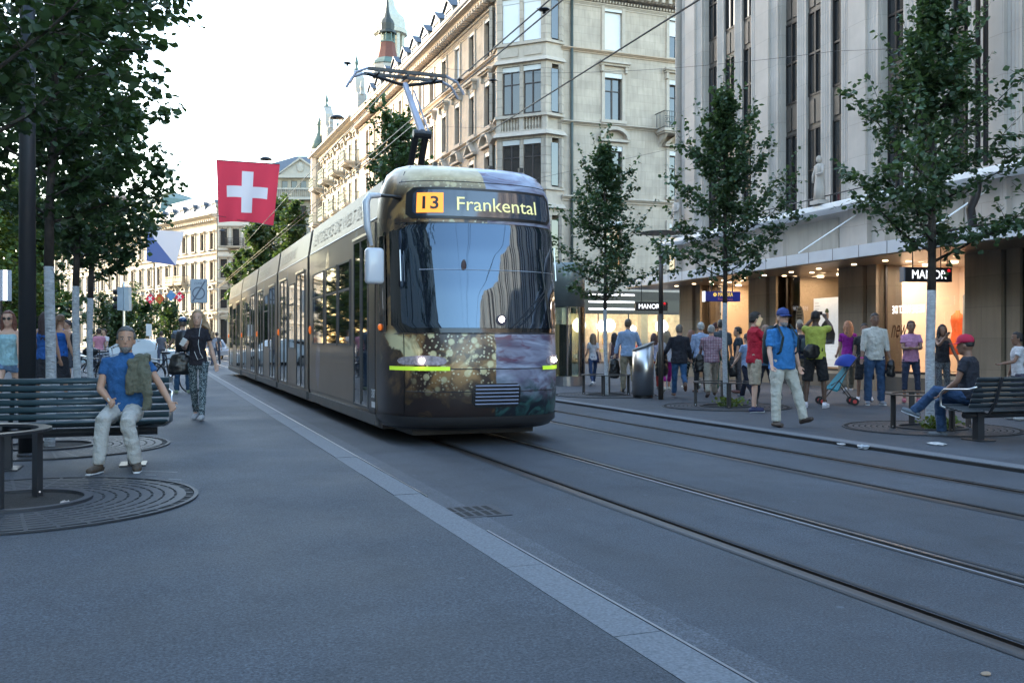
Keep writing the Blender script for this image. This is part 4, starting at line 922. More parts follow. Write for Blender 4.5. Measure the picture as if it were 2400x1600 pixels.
# lettering on the display: flat characters laid on its curve
M_LED = mat('led_yellow', (.8, .77, .35), .5, var=0, emit=.08); M_ORG = mat('display_orange', (.95, .28, .03), .5, var=.05, emit=.2)
def wrap(o, off=.03):
    me = o.data; n_ = len(me.vertices); co = np.empty(n_*3, 'f'); me.vertices.foreach_get('co', co); co = co.reshape(-1, 3); 
    for i in range(n_):
        x, z = float(co[i, 0]), float(co[i, 1]); co[i] = NP(SX(x/HW, z), z, off+float(co[i, 2]))
    me.vertices.foreach_set('co', co.ravel()); me.update()
def letters(name, body, m, x, z, w, h, off, par, bold=0):
    o = text(name, body, m, par, w, h, 0, (0, 0, 0), (0, 0, 0), bold); me = o.data; n_ = len(me.vertices); co = np.empty(n_*3, 'f'); me.vertices.foreach_get('co', co); co = co.reshape(-1, 3); co[:, 0] += x; co[:, 1] += z; me.vertices.foreach_set('co', co.ravel()); wrap(o, off); return o
patch('route_box', M_ORG, -.72, -.46, 2.975, 3.235, .026, 8, 4, parent=db)
letters('route_number', '13', M_BLACK, -.80, 3.02, .19, .17, .032, db, .02)
letters('destination', 'Frankental', M_LED, -.38, 3.01, 1.12, .175, .03, db, .0)
# panel seams, bonnet lines
def seam(pts, r=.006, m=M_BLACK, name='seam', n=4):
    b = MB(); b.tube([NP(SX(x, z), z, .003) for x, z in pts], r, n); b.build(name, m, tram)
seam([(x, 1.43) for x in np.linspace(-.99, .99, 30)]); seam([(x, .985) for x in np.linspace(-.55, .96, 24)]); seam([(x, .7) for x in np.linspace(-.86, .97, 24)], .005)
seam([(-.87, z) for z in np.linspace(.35, 1.43, 10)]); seam([(.97, z) for z in np.linspace(.35, 1.43, 10)])
seam([(x, 3.4) for x in np.linspace(-.9, .9, 24)]); seam([(-.88, 3.4), (-.87, 3.55), (-.85, 3.66)]); seam([(.88, 3.4), (.87, 3.55), (.85, 3.66)])
# head lamps
M_LENS = mat('lamp_lens', (.45, .43, .5), .15, .7, var=.6, sc=24, emit=.015); M_BEAM = mat('lamp_lit', (1, .9, .8), .3, var=0, emit=7); M_HIVIS = mat('hivis_yellow', (.55, .85, .05), .5, var=0, emit=.05)
for s_ in (-1, 1):
    xs_ = (-.93, -.48) if s_ < 0 else (.62, .985)
    hl = patch('headlight', M_LENS, xs_[0]+.02, xs_[1]-.02, 1.035, 1.135, .016, 12, 6, .05, top_bow=.02)
    mid_ = (xs_[0]*.4+xs_[1]*.6) if s_ < 0 else (xs_[0]*.6+xs_[1]*.4)
    c_ = NP(SX(mid_-.06*(s_ < 0), 1.09), 1.09, .022); b = MB(); b.ell(c_, (.045, .02, .034), 12, 6); b.build('bulb', M_BEAM, hl, True)
    patch('hivis_strip', M_HIVIS, xs_[0]-.03, xs_[1]+.012, .965, 1.015, .012, 12, 1)
# lit cab lamp behind the windscreen at lower right of centre
b = MB(); c_ = NP(SX(.1, 1.6), 1.6, .02); b.tube([c_, c_+Vector((0, -.012, 0))], .07, 16); b.build('marker_ring', mat('ring_dark', (.03, .03, .05), .3), tram)
b = MB(); b.ell(c_+Vector((0, -.014, .01)), (.036, .012, .036), 14, 8); b.build('marker_light', M_BEAM, tram, True)
b = MB(); c_ = NP(SX(-.28, 2.28), 2.28, .018); b.ell(c_, (.035, .01, .09), 12, 8); b.build('screen_mark', mat('dark_red_mark', (.05, .02, .02), .5), tram)
# wiper
b = MB(); P_ = [NP(SX(x, z), z, .05) for x, z in ((.72, 1.5), (.68, 1.75), (.66, 2.02))]; b.tube(P_, .012, 6); b.tube([NP(SX(x, z), z, .04) for x, z in ((.62, 2.55), (.655, 2.0), (.7, 1.5))], .009, 5)
b.tube([NP(SX(x, z), z, .035) for x, z in ((.2, 1.5), (.42, 1.72), (.66, 2.0))], .008, 5); b.tube([NP(SX(x, z), z, .035) for x, z in ((.28, 1.5), (.46, 1.68), (.68, 1.97))], .006, 5); b.build('wiper', M_BLACK, tram)
b = MB(); b.tube([NP(SX(x, 2.24), 2.24, .02) for x in np.linspace(-.72, .84, 16)], .004, 4); b.build('screen_line', M_CHROME, tram)
for x_, z0_, z1_ in ((-.86, 2.1, 2.5), (.87, 2.15, 2.6)):
    b = MB(); b.tube([NP(SX(x_, z), z, .05) for z in (z0_, z1_)], .01, 5); b.build('grab_rail', M_CHROME, tram)
# grille
gr_ = patch('grille', M_BLACK, -.24, .3, .5, .8, .008, 12, 6, .05)
for k in range(6):
    b = MB(); z = .53+k*.046; b.rings([[NP(SX(x, z), z, .026)+Vector((0, dy, dz)) for dy, dz in ((0, 0), (-.008, .012), (0, .022))] for x in np.linspace(-.21, .27, 10)]); b.build('grille_bar', mat('grille_metal', (.25, .26, .32), .3, .7), gr_)
# lower bumper & plough
b = MB(); b.rings([[NP(-1+2*k/40, z, o_) for k in range(41)] for z, o_ in ((.38, .01), (.3, .03), (.24, 0), (.2, -.06))], False, False); b.build('bumper', M_TDARK, tram, True)
b = MB(); b.box(-.85, .85, .8, 3.0, .1, .3); b.box(-1.0, 1.0, 1.6, 4.4, .16, .32); b.build('underframe', M_BLACK, tram)
# cab side windows (left and right)
for s_ in (-1, 1):
    b = MB(); R = [[NP(s_*ss_, z, .012) for ss_ in np.linspace(.86, .992, 8)] for z in (1.46, 1.8, 2.2, 2.6, 2.74)]
    R = [[NP(s_*ss_, z, .012) for ss_ in np.linspace(.835, .955, 8)] for z in (1.46, 1.8, 2.2, 2.6, 2.72)]; b.rings(R, False, False)
    b.build('cab_side_window', M_TGLASS, tram, True)
    b = MB(); b.box(s_*1.2-.012, s_*1.2+.012, 1.36, 1.45, .4, 2.9); 
# side window cab continued on flat side
b = MB(); c_ = NP(-.93, 1.52, .02); b.ell(c_, (.03, .05, .045), 10, 6); b.build('indicator', mat('amber_lens', (.75, .16, .02), .3, emit=.1), tram, True)
text('fleet_number', '3087', M_WHITE, tram, .22, .12, .001, (-1.214, 1.62, .56), (pi/2, 0, -pi/2)); text('operator_mark', '\u25a0VBZ', M_WHITE, tram, .22, .08, .001, (-1.214, 1.62, .43), (pi/2, 0, -pi/2)) if False else None
b = MB(); b.box(-1.2145, -1.2135, 1.4, 1.62, .43, .51); b.build('operator_mark', M_WHITE, tram)
# mirror
M_MIR = mat('mirror_white', (.6, .62, .66), .3, coat=.5, var=.03)
b = MB(); b.tube([(-.98, .75, 3.18), (-1.15, .72, 3.2), (-1.36, .7, 3.2)], [.05, .03, .025], 8, .7); b.build('mirror_root', M_BLACK, tram, True)
b = MB(); b.tube([(-1.3, .7, 3.2), (-1.44, .69, 3.19), (-1.49, .68, 3.1), (-1.48, .67, 2.8), (-1.42, .66, 2.55)], [.03, .045, .05, .045, .02], 10); b.build('mirror_arm', M_MIR, tram, True)
b = MB(); b.box(-1.51, -1.27, .58, .72, 2.06, 2.52); mo = b.build('mirror_housing', M_MIR, tram, True); bevel(mo, .05, 4)
# ---- body sections
SECT = [(LN, 7.22), (7.5, 12.15), (12.45, 17.25), (17.55, 22.4), (22.7, 28.4)]
def bsec(x_off=0): 
    pr = [(.3, 1.17), (.42, 1.2), (3.0, 1.2), (3.02, 1.19), (3.5, 1.12), (3.57, 1.03), (3.6, .8)]
    return [(-w, z) for z, w in pr]+[(w, z) for z, w in pr[::-1]]
def leafpts(n=24, bend=.12):
    L_ = []; R_ = []
    for i in range(n+1):
        u = i/n; w = sin(pi*u)**.8; L_.append((-.5*w+bend*sin(pi*u*1.5), u)); R_.append((.5*w+bend*sin(pi*u*1.5), u))
    return L_+R_[::-1][1:-1]
M_PET = [mat('petal_pale', (.25, .23, .215), .4, coat=.3), mat('petal_orange', (.3, .17, .09), .4, coat=.3), mat('petal_mauve', (.2, .17, .185), .4, coat=.3)]
for si, (y0, y1) in enumerate(SECT):
    b = MB(); b.rings([[(x, y, z) for x, z in bsec()] for y in (y0, y1)]); sec = b.build('body_section', M_TSIDE, tram)
    b = MB()
    for s_ in (-1, 1): b.box(s_*1.188-.03, s_*1.188+.018, y0+.03, y1-.03, .2, .34)
    b.box(-1.05, 1.05, y0+.3, y1-.3, .12, .3); b.build('skirt', M_TGREY, sec)
    for s_ in (-1, 1): b = MB(); b.tube([(s_*1.203, y0, 2.99), (s_*1.203, y1, 2.99)], .006, 4); b.build('panel_seam', M_BLACK, sec)
    b = MB(); b.box(-.8, .8, y0+.4, y1-.4, 3.58, 3.64); 
    if si: b.box(-.65, .65, y0+.8, y1-1.2, 3.64, 3.8)
    b.build('roof_equipment', M_TGREY, sec)
    if si+1 < len(SECT):
        b = MB(); y2 = SECT[si+1][0]
        for k in range(6):
            ya = y1+(y2-y1)*k/6; b.rings([[(x*q, yy, .3+(z-.3)*q) for x, z in bsec()] for q, yy in ((.985, ya), (.95, ya+(y2-y1)/12), (.985, ya+(y2-y1)/6))], False)
        b.build('gangway_bellows', M_RUB, tram)
    def sglass(y_a, y_b, z0, z1, s_, nm='side_window', door=False):
        b = MB(); e = 1.206
        b.box(*sorted((s_*1.2, s_*e)), y_a, y_b, z0, z1); w = b.build(nm, M_TGLASS, tram)
        b = MB(); t = .03; q = sorted((s_*1.2, s_*1.216))
        b.box(*q, y_a-t, y_a, z0-t, z1+t); b.box(*q, y_b, y_b+t, z0-t, z1+t); b.box(*q, y_a, y_b, z0-t, z0); b.box(*q, y_a, y_b, z1, z1+t)
        if door:
            ym = (y_a+y_b)/2; b.box(*q, ym-.018, ym+.018, z0, z1); b.box(*q, ym-.12, ym-.1, z0+.05, z1-.1); b.build('door_frame', M_TGREY, w)
            b = MB(); b.box(*sorted((s_*1.216, s_*1.235)), y_a-.02, y_b+.02, z1+.04, z1+.075); b.build('door_header', M_CHROME, w)
        else:
            b.box(*q, y_a, y_b, z1-.44, z1-.4); b.build('window_frame', M_TGREY, w)
        return w
    for s_ in (-1, 1):
        if si == 0:
            sglass(1.9, 2.86, .42, 2.78, s_, 'door', True); sglass(3.2, 4.1, 1.3, 2.56, s_); sglass(4.3, 5.3, 1.3, 2.56, s_)
            sglass(5.6, 6.75, 1.3, 2.56, s_)
            b = MB(); b.box(*sorted((s_*1.2, s_*1.214)), 1.42, 1.8, .35, 2.95); b.build('cab_pillar', M_TDARK, tram)
        else:
            L_ = y1-y0; k = L_/4.8
            sglass(y0+.35*k, y0+1.5*k, .42, 2.7, s_, 'door', True); sglass(y0+1.85*k, y0+2.75*k, 1.2, 2.56, s_); sglass(y0+3.1*k, y0+4.3*k, .42, 2.7, s_, 'door', True)
    b = MB(); b.ell((-1.21, y1-.12, 1.55), (.03, .05, .08), 8, 6); b.build('side_marker', mat('amber_lens', 0) if False else MC['amber_lens'], tram, True)
    # printed petals
    for k in range(3 if si == 0 else 2):
        b = MB(); yy = (2.7, 5.2, 6.2)[k] if si == 0 else y0+(1.7, 2.9)[k]; z0_ = (2.8, 2.35, .45)[k] if si == 0 else (.9, 2.5)[k]; hh = (.45, .6, 1.0)[k] if si == 0 else (1.3, .6)[k]; wd = (.2, .35, .5)[k] if si == 0 else .25
        zt = min(z0_+hh, 2.98); b.poly([(-1.2025, yy+px_*wd, z0_+(zt-z0_)*u) for px_, u in leafpts()][::-1]); b.build('petal_print', M_PET[(k+si) % 3], tram)
    # faint slogan on the sloping roof fascia
    L_ = y1-y0; o = text('roof_lettering', 'ENTDECKE DIE WELT DER' if si == 0 else ['TIERE', 'UND', 'PFLANZEN', 'ZOO'][si-1] if False else 'ENTDECKE DIE WELT', mat('slogan_grey', (.25, .235, .22), .4), tram, L_*(.8 if si == 0 else .55), .22, 0, (-1.17, y1-L_*.08, 3.08), (0, 0, 0))
    sl_ = atan2(.07, .48); o.rotation_euler = Euler((pi/2, 0, -pi/2)); o.matrix_basis = Matrix.Translation((-1.188, y1-L_*.06, 3.13)) @ Matrix.Rotation(sl_, 4, 'Y') @ Matrix.Rotation(-pi/2, 4, 'Z') @ Matrix.Rotation(pi/2, 4, 'X')
b = MB(); b.box(-1.1, 1.1, SECT[-1][1], SECT[-1][1]+.3, .4, 3.4); b.build('rear', M_TDARK, tram)
# wheels
for y in (2.6, 4.4, 9.0, 10.8, 19, 20.8, 25, 27):
    for s_ in (-1, 1):
        b = MB(); b.tube([(s_*.5-.06, y, .3), (s_*.5+.06, y, .3)], .29, 18); b.build('wheel', M_IRON, tram)
# pantograph
pa = put('pantograph', MB().box(-.5, .5, 3.9, 5.0, 3.55, 3.62).mesh('pantograph'), M_BLACK, tram)
M_PA = mat('panto_grey', (.35, .36, .42), .4, .3)
b = MB()
for dx in (-.09, .09): b.tube([(dx, 4.3, 3.6), (dx*.9, 3.5, 4.62)], .055, 8)
b.build('lower_arm', M_BLACK, pa); b = MB(); b.tube([(0, 3.42, 4.68), (0, 4.5, 5.72)], [.06, .05], 10); b.tube([(.17, 3.5, 4.62), (.13, 4.4, 5.6)], .015, 6); b.build('upper_arm', M_PA, pa)
b = MB(); b.tube([(-.13, 3.48, 4.66), (.16, 3.48, 4.66)], .07, 10); b.build('knee_joint', M_BLACK, pa)
b = MB()
for dy in (-.16, .16): b.tube([(-.98, 4.5+dy, 5.62), (-.88, 4.5+dy, 5.8), (-.7, 4.5+dy, 5.88), (.7, 4.5+dy, 5.88), (.88, 4.5+dy, 5.8), (1.0, 4.5+dy, 5.6)], .024, 8)
b.build('contact_horn', M_PA, pa); b = MB()
for dy in (-.16, .16): b.box(-.68, .68, 4.5+dy-.03, 4.5+dy+.03, 5.86, 5.91)
b.tube([(-.66, 4.5, 5.84), (0, 4.5, 5.7), (.66, 4.5, 5.84)], .03, 8)
for x in (-.5, 0, .5): b.box(x-.02, x+.02, 4.3, 4.7, 5.82, 5.87)
b.build('contact_strip', M_BLACK, pa)
for x in (-.45, .35, .8): 
    b = MB(); b.box(x-.03, x+.03, 1.1, 1.16, 3.7, 3.76); b.build('roof_antenna', M_BLACK, tram)
# ================================================================ overhead wires, lamps, flags
def wire(name, label, pts, r=.012, m=M_BLACK, sag=0):
    P = []
    for a, b_ in zip(pts, pts[1:]):
        a, b_ = Vector(a), Vector(b_)
        for k in range(8): u = k/8; P.append(a.lerp(b_, u)-Vector((0, 0, sag*4*u*(1-u))))
    P.append(Vector(pts[-1])); b = MB(); b.tube(P, r, 5); o = b.build(name, m); tag(o, label, 'wire', 'overhead tram wires'); return o
ZW = 5.93
wire('contact_wire', 'contact wire running straight over the tram and touching its pantograph', [(3.95, -20, ZW), (3.95, 140, ZW)], .011)
wire('contact_wire', 'left wire of the parallel pair rising to the top edge left of the oriel', [(4.97, -20, ZW), (4.97, 140, ZW)], .012)
wire('contact_wire', 'right wire of the parallel pair rising to the top edge left of the oriel', [(5.08, -20, ZW-.05), (5.08, 140, ZW-.05)], .012)
wire('contact_wire', 'wire over the far track crossing in front of the side windows of the corner building', [(6.85, -20, ZW), (6.85, 140, ZW)], .014)
wire('span_wire', 'span wire stretched from the left trees across to the department store', [D(250, 40, 30), D(620, 110, 30), D(1140, 170, 30), D(1500, 165, 30), D(1960, 120, 24.5)], .006, sag=.05)
wire('span_wire', 'lower span wire crossing in front of the oriel towards the store corner', [D(1230, 425, 34), D(1600, 343, 34)], .006)
wire('span_wire', 'span wire below the red flag leading to the tram roof', [D(380, 480, 40), D(640, 531, 40), D(745, 527, 40)], .012)
wire('span_wire', 'thin wire from the store front to the insulator beside the louvre', [D(1960, 120, 24.5), D(2290, 108, 20.5)], .006)
wire('span_wire', 'thin diagonal wire high in the white sky', [D(380, 130, 50), D(760, 250, 50), D(1150, 300, 50)], .006, sag=.3)
def insulator(label, px, py, d, s=.3):
    o = thing('wire_clamp', label, 'wire clamp', D(px, py, d)); b = MB(); b.lathe([(.02, -.2), (.12, -.16), (.05, -.08), (.3, .0), (.26, .05), (.08, .1)], 10); b.tube([(-.4, 0, .02), (.4, 0, .02)], .02, 5); b.build('clamp_body', M_BLACK, o, scale=s/.4); return o
insulator('black clamp on the span wire left of the pantograph in open sky', 814, 149, 30, .18); insulator('black clamp on the wire in front of the corner building\'s upper windows', 1076, 188, 30, .18); insulator('black clamp near the left edge of the oriel', 1155, 189, 30, .18); insulator('black clamp on the parallel wires at the top of the picture', 1276, 24, 18, .16)
def pend(label, px, py, d, r, wire_up=True):
    o = thing('hanging_lamp', label, 'street lamp', D(px, py, d), 0, 'street lamps hung over the road'); b = MB(); b.lathe([(r, 0), (r*.97, r*.12), (r*.75, r*.35), (r*.3, r*.5), (.05, r*.55)], 18); b.build('shade', M_DARKM, o, True); b = MB(); b.tube([(0, 0, r*.5), (0, 0, r*1.2)], .02, 5); b.build('rod', M_BLACK, o); return o
pend('dark domed lamp hanging in front of the ornate building', 790, 278, 60, .46); pend('dark domed lamp hanging above the top edge of the red flag', 623, 375, 60, .4); pend('dark domed lamp below the red flag against the bright front', 521, 542, 62, .22); pend('dark domed lamp lower down before the cream bank front', 492, 589, 80, .22)
def flagmesh(pts, nx=16, nz=16, amp=.08, fr=2.2, ph=0, n=Vector((0, 1, 0))):
    """cloth between four corners TL, TR, BR, BL"""
    TL, TR, BR, BL = [Vector(p) for p in pts]; V = []
    for j in range(nz+1):
        v = j/nz
        for i in range(nx+1):
            u = i/nx; p = (TL.lerp(TR, u)).lerp(BL.lerp(BR, u), v); p = p+n*amp*v**.5*sin(fr*2*pi*u+ph+v*1.5)+Vector((0, 0, amp*1.0*v*sin(pi*u))); V.append(p)
    return V, [(j*(nx+1)+i, j*(nx+1)+i+1, (j+1)*(nx+1)+i+1, (j+1)*(nx+1)+i) for j in range(nz) for i in range(nx)]
def swiss(name, label, corners, d, group=None, amp=.08, cat='flag'):
    P = [D(px, py, d) for px, py in corners]; c0 = sum(P, Vector())/4; o = thing(name, label, cat, c0, 0, group); P = [p-c0 for p in P]
    red = MB(); V, Fc = flagmesh(P, 32, 32, amp); white = []; r_ = []
    for f in Fc:
        k = f[0]; i = k % 33; j = k // 33; u = (i+.5)/32; v = (j+.5)/32
        ins = (abs(u-.5) < .1 and abs(v-.5) < .34) or (abs(v-.5) < .1 and abs(u-.5) < .34); (white if ins else r_).append(f)
    MBr = MB(); MBr.add(V, r_); MBr.build('red_field', clothm('flag_red', (.66, .05, .09)), o, True); MBw = MB(); MBw.add(V, white); MBw.build('white_cross', clothm('flag_white', (.72, .7, .74)), o, True)
    b = MB(); b.tube([P[0], P[1]], .02, 5); b.build('top_line', M_BLACK, o); return o
def clothm(name, col):
    if name in MC: return MC[name]
    m = bpy.data.materials.new(name); m.use_nodes = True; t = m.node_tree; L = t.links.new; p = t.nodes['Principled BSDF']; out = [n for n in t.nodes if n.type == 'OUTPUT_MATERIAL'][0]
    p.inputs['Base Color'].default_value = (*col, 1); p.inputs['Roughness'].default_value = .8; tl = nd(t, 'ShaderNodeBsdfTranslucent'); tl.inputs[0].default_value = (*col, 1)
    mx = nd(t, 'ShaderNodeMixShader'); mx.inputs[0].default_value = .45; L(p.outputs[0], mx.inputs[1]); L(tl.outputs[0], mx.inputs[2]); L(mx.outputs[0], out.inputs[0]); MC[name] = m; return m
swiss('national_flag', 'large red flag with a white cross hung on a wire across the street', [(507, 375), (656, 385), (641, 528), (513, 521)], 40)
o = thing('city_flag', 'blue and white diagonal flag hanging behind the left-hand foliage', 'flag', D(390, 575, 55)); c0 = D(390, 575, 55)
TL, TR, BR, BL = [D(*q, 55)-c0 for q in ((345, 538), (432, 543), (412, 622), (343, 612))]
b = MB(); b.poly([TL, BR, BL]); b.build('blue_half', clothm('flag_blue', (.12, .17, .38)), o); b = MB(); b.poly([TL, TR, BR]); b.build('white_half', clothm('flag_white', 0), o)
for i, (px, py, kind) in enumerate(((352, 700, 's'), (374, 700, 'y'), (401, 693, 'b'), (421, 696, 's'))):
    r_ = 12; cn = [(px, py-r_-2), (px+r_, py-1), (px, py+r_+1), (px-r_, py+1)]
    if kind == 's': swiss('pennant', 'small red white-cross flag, leftmost of the street bunting' if i == 0 else 'small red white-cross flag, rightmost of the street bunting', cn, 70, 'bunting over the street', .02)
    else:
        o = thing('pennant', 'small red and yellow flag in the street bunting' if kind == 'y' else 'small blue flag in the street bunting', 'flag', D(px, py, 70), 0, 'bunting over the street'); q = [D(*c, 70)-D(px, py, 70) for c in cn]
        b = MB(); V, Fc = flagmesh(q, 6, 6, .03); b.add(V, Fc); b.build('cloth', clothm('flag_redyellow' if kind == 'y' else 'flag_midblue', (.5, .12, .05) if kind == 'y' else (.1, .25, .5)), o, True)
        if kind == 'y': b = MB(); b.ell((0, -.03, 0), (.14, .01, .14), 8, 6); b.build('emblem', clothm('flag_yellow', (.7, .45, .08)), o)
wire('bunting_line', 'pale cord carrying the small flags', [D(200, 672, 70), D(352, 690, 70), D(421, 684, 70), D(520, 676, 70)], .012, M_WHITE)
# ================================================================ trees
M_BARK = mat('bark', (.055, .045, .038), .9, var=.3, sc=12, bump=.8, bsc=30); M_BARKW = mat('lime_washed_bark', (.42, .44, .46), .9, var=.32, sc=14, bump=1, bsc=22, dist=.03, stretch=(1, 1, 2.2))
M_LEAF = leaf_mat('leaf_dark_green', (.045, .085, .035)); M_LEAFB = leaf_mat('leaf_blue_green', (.055, .1, .05)); M_LEAFY = leaf_mat('leaf_sunny_green', (.07, .12, .03), (.25, .3, .03))  # sunny leaf carries the yellow of backlit foliage in its colour
def make_leaves(pos, dirs, size, rng, droop=.35):
    """two folded rhombic leaves' worth of faces per position; numpy"""
    n = len(pos); u = rng.normal(size=(n, 3)); u[:, 2] *= .5; u /= np.linalg.norm(u, axis=1)[:, None]
    d = dirs*.5+u; d[:, 2] -= droop; d /= np.linalg.norm(d, axis=1)[:, None]
    w = np.cross(d, rng.normal(size=(n, 3))*.5+np.array([0, 0, 1.0])); w /= np.linalg.norm(w, axis=1)[:, None]+1e-9
    nn = np.cross(w, d); s = (size*rng.uniform(.65, 1.25, n))[:, None]
    base = pos; tip = pos+d*s; m1 = pos+d*s*.4; m2 = pos+d*s*.75
    a = m1+w*s*.42+nn*s*.1; b = m1-w*s*.42+nn*s*.1; c = m2+w*s*.26+nn*s*.05; e = m2-w*s*.26+nn*s*.05
    V = np.stack([base, a, c, tip, e, b], 1).reshape(-1, 3); idx = np.arange(n)[:, None]*6
    return V, np.concatenate([idx+0, idx+1, idx+2, idx+3, idx+0, idx+3, idx+4, idx+5], 1).reshape(-1, 4)
def np_mesh(name, V, Q, m):
    me = bpy.data.meshes.new(name); me.vertices.add(len(V)); me.vertices.foreach_set('co', V.astype('f').ravel()); me.loops.add(Q.size); me.loops.foreach_set('vertex_index', Q.astype('i').ravel())
    me.polygons.add(len(Q)); me.polygons.foreach_set('loop_start', np.arange(0, Q.size, 4, dtype='i')); me.polygons.foreach_set('loop_total', np.full(len(Q), 4, 'i')); me.update(calc_edges=True); me.materials.append(m); return me
def tree(label, x, y, z, H, cb_, R, nl, ls, seed, leaf=None, white=True, tr=.075, group=None, shoots=.6, shape='cone', limb=26, name='linden_tree', per=9):
    rng = np.random.default_rng(seed); o = thing(name, label, 'tree', (x, y, z), 0, group)
    lean = rng.normal(size=2)*.012; P = lambda zz: Vector((lean[0]*zz+.02*sin(zz*1.7+seed), lean[1]*zz+.02*cos(zz*1.3+seed), zz))
    wz = 2.05
    if white:
        b = MB(); b.tube([P(q) for q in np.linspace(-.15, wz, 9)], [tr*(1.06-.06*q) for q in np.linspace(-.05, 1, 9)], 14); b.build('painted_trunk', M_BARKW, o, True)
    z0 = wz if white else -.1
    zs = list(np.linspace(z0, H*.93, 10)); b = MB(); b.tube([P(q) for q in zs], [max(.012, tr*1.02*(1-(q-z0)/(H-z0)*.93)*(1+.05*sin(q*9))) for q in zs], 10); b.build('trunk', M_BARK, o, True)
    tips = []; br = MB(); leafP = []; leafD = []
    for i in range(limb):
        f = (i+rng.uniform(0, 1))/limb; zz = cb_+(H*.93-cb_)*f; az = i*2.399+rng.normal()*.35
        rr = R*max(0, 1-f)**1.0*(.75+.25*min(1, f*5)) if shape == 'cone' else R*sqrt(max(.06, 1-(2*f-.75)**2*.9))
        rr = rr*rng.uniform(.5, 1.25)+(.1 if shape == 'cone' else .18); el = radians(rng.uniform(2, 26)+26*f) if shape == 'cone' else radians(rng.uniform(8, 32)+38*f); 
        p = P(zz); d = Vector((cos(az)*cos(el), sin(az)*cos(el), sin(el))); pts = [p.copy()]; n = 7; stp = rr/cos(el)/n
        for k in range(n):
            d = (d+Vector(rng.normal(size=3)*.1)+Vector((0, 0, .05+.05*f))).normalized(); p = p+d*stp; pts.append(p.copy())
        r0 = max(.008, tr*.38*(1-f*.7)); br.tube(pts, [r0*(1-.85*k/n) for k in range(n+1)], 5)
        for k in range(1, n+1):
            for q in range(3):      # twigs
                a = pts[k]; td = (d*.5+Vector(rng.normal(size=3)*.75)); td.z *= .4; td.normalize(); L_ = rr*rng.uniform(.08, .24)+.05; e = a+td*L_
                if k % 2: br.tube([a, e], [r0*.3, .003], 3, cap=False)
                m = max(3, int(per*rng.uniform(.6, 1.3)))
                for t_ in np.linspace(.15, 1.05, m): leafP.append(a+td*L_*t_+Vector(rng.normal(size=3)*.03)); leafD.append(td)
        if rng.random() < shoots:       # bare leafy shoots poking out
            sd = (d+Vector((0, 0, .9 if rng.random() < .6 else .1))).normalized(); L_ = rng.uniform(.3, .9)*R*.5; a = pts[-1]; br.tube([a, a+sd*L_], [.005, .002], 3, cap=False)
            for t_ in np.linspace(.1, 1, int(6+L_*12)): leafP.append(a+sd*L_*t_+Vector(rng.normal(size=3)*.012)); leafD.append(Vector(rng.normal(size=3)))
    br.build('limbs', M_BARK, o)
    LP_ = np.array([tuple(q) for q in leafP]); LD = np.array([tuple(q) for q in leafD]); k = len(LP_)
    if nl > k:
        ex = rng.integers(0, k, nl-k); LP_ = np.concatenate([LP_, LP_[ex]+rng.normal(size=(nl-k, 3))*ls*.5]); LD = np.concatenate([LD, LD[ex]])
    V, Q = make_leaves(LP_, LD, ls, rng); put('crown', np_mesh('crown', V, Q, leaf or M_LEAF), None, o); return o
GR = 'street trees in the right pavement'; GL = 'street trees in the left pavement'
pa_, pb_, pc_ = G(1420, 926, RP), G(1701, 953, RP), G(2182, 1004, RP)
tree('young tree nearest the tram front with a ring guard, beside the glass lift', pa_.x, pa_.y, RP, 6.3, 2.2, 1.65, 9500, .088, 21, M_LEAFB, group=GR, tr=.046, limb=40)
tree('middle young tree growing in front of the blue restaurant sign', pb_.x, pb_.y, RP, 6.5, 2.45, 1.75, 10500, .088, 22, M_LEAFB, group=GR, shoots=.9, tr=.047, limb=42)
tree('tallest young tree growing in front of the lit MANOR window', pc_.x, pc_.y, RP, 6.8, 2.45, 1.9, 12500, .088, 23, M_LEAFB, group=GR, tr=.064, limb=46, shoots=.8)
LX = -1.13
tree('leafy tree at the far left edge whose crown fills the top corner', -1.32, 7.75, LP, 7.5, 2.55, 1.6, 17500, .09, 31, shape='round', group=GL, limb=52, tr=.06)
tree('tree with a white-painted trunk just right of the dark lamp post', LX, 11.8, LP, 8.2, 2.5, 1.3, 15500, .095, 32, shape='round', group=GL, limb=40, tr=.054)
tree('second white-trunked tree behind the seated man\'s bench', LX, 15.9, LP, 7.2, 2.35, 1.3, 12500, .1, 33, shape='round', group=GL, limb=34, tr=.052)
tree('third white-trunked tree behind the parked bicycles', LX-.05, 20.2, LP, 6.4, 2.4, 1.2, 9500, .11, 34, shape='round', group=GL, limb=30, tr=.055)
tree('bushy tree rising behind the pantograph', 10.2, 41, RP, 11.2, 3, 2.0, 10000, .2, 41, M_LEAF, False, .16, limb=34, shape='round', per=6)
for i, (px, top, d, lb, R_) in enumerate(((632, 470, 88, 'tree right below the red flag against the cream gabled building', 2.5), (610, 530, 84, 'lower tree left of the flag tree beside the tram roof', 2.0), (688, 485, 80, 'tree immediately left of the tram roof in front of the ornate building', 2.3), (575, 590, 92, 'smallest tree of the clump above the tram\'s rear end', 1.7))):
    p = D(px, 800, d); H = CAMH+(800-top)*d/FPX; tree(lb, p.x, p.y, RP, H, H*.3, R_, 9000, .34, 50+i, M_LEAF, False, .2, 'clump of trees beyond the tram', .2, 'round', 30, per=6)
for i, (px, top, d, R_) in enumerate(((20, 470, 55, 3.4), (88, 480, 58, 3.0), (-60, 430, 52, 3.6))):
    p = D(px, 800, d); H = CAMH+(800-top)*d/FPX; tree(['yellow-green sunlit tree at the left edge behind the white lantern sign', 'green tree between the lamp post and the first white trunk', 'tree at the very edge of the left foliage'][i], p.x, p.y, 0, H, .9, R_, 11000, .28, 60+i, M_LEAFY if i != 1 else M_LEAF, False, .2, None, .2, 'round', 34, per=6)
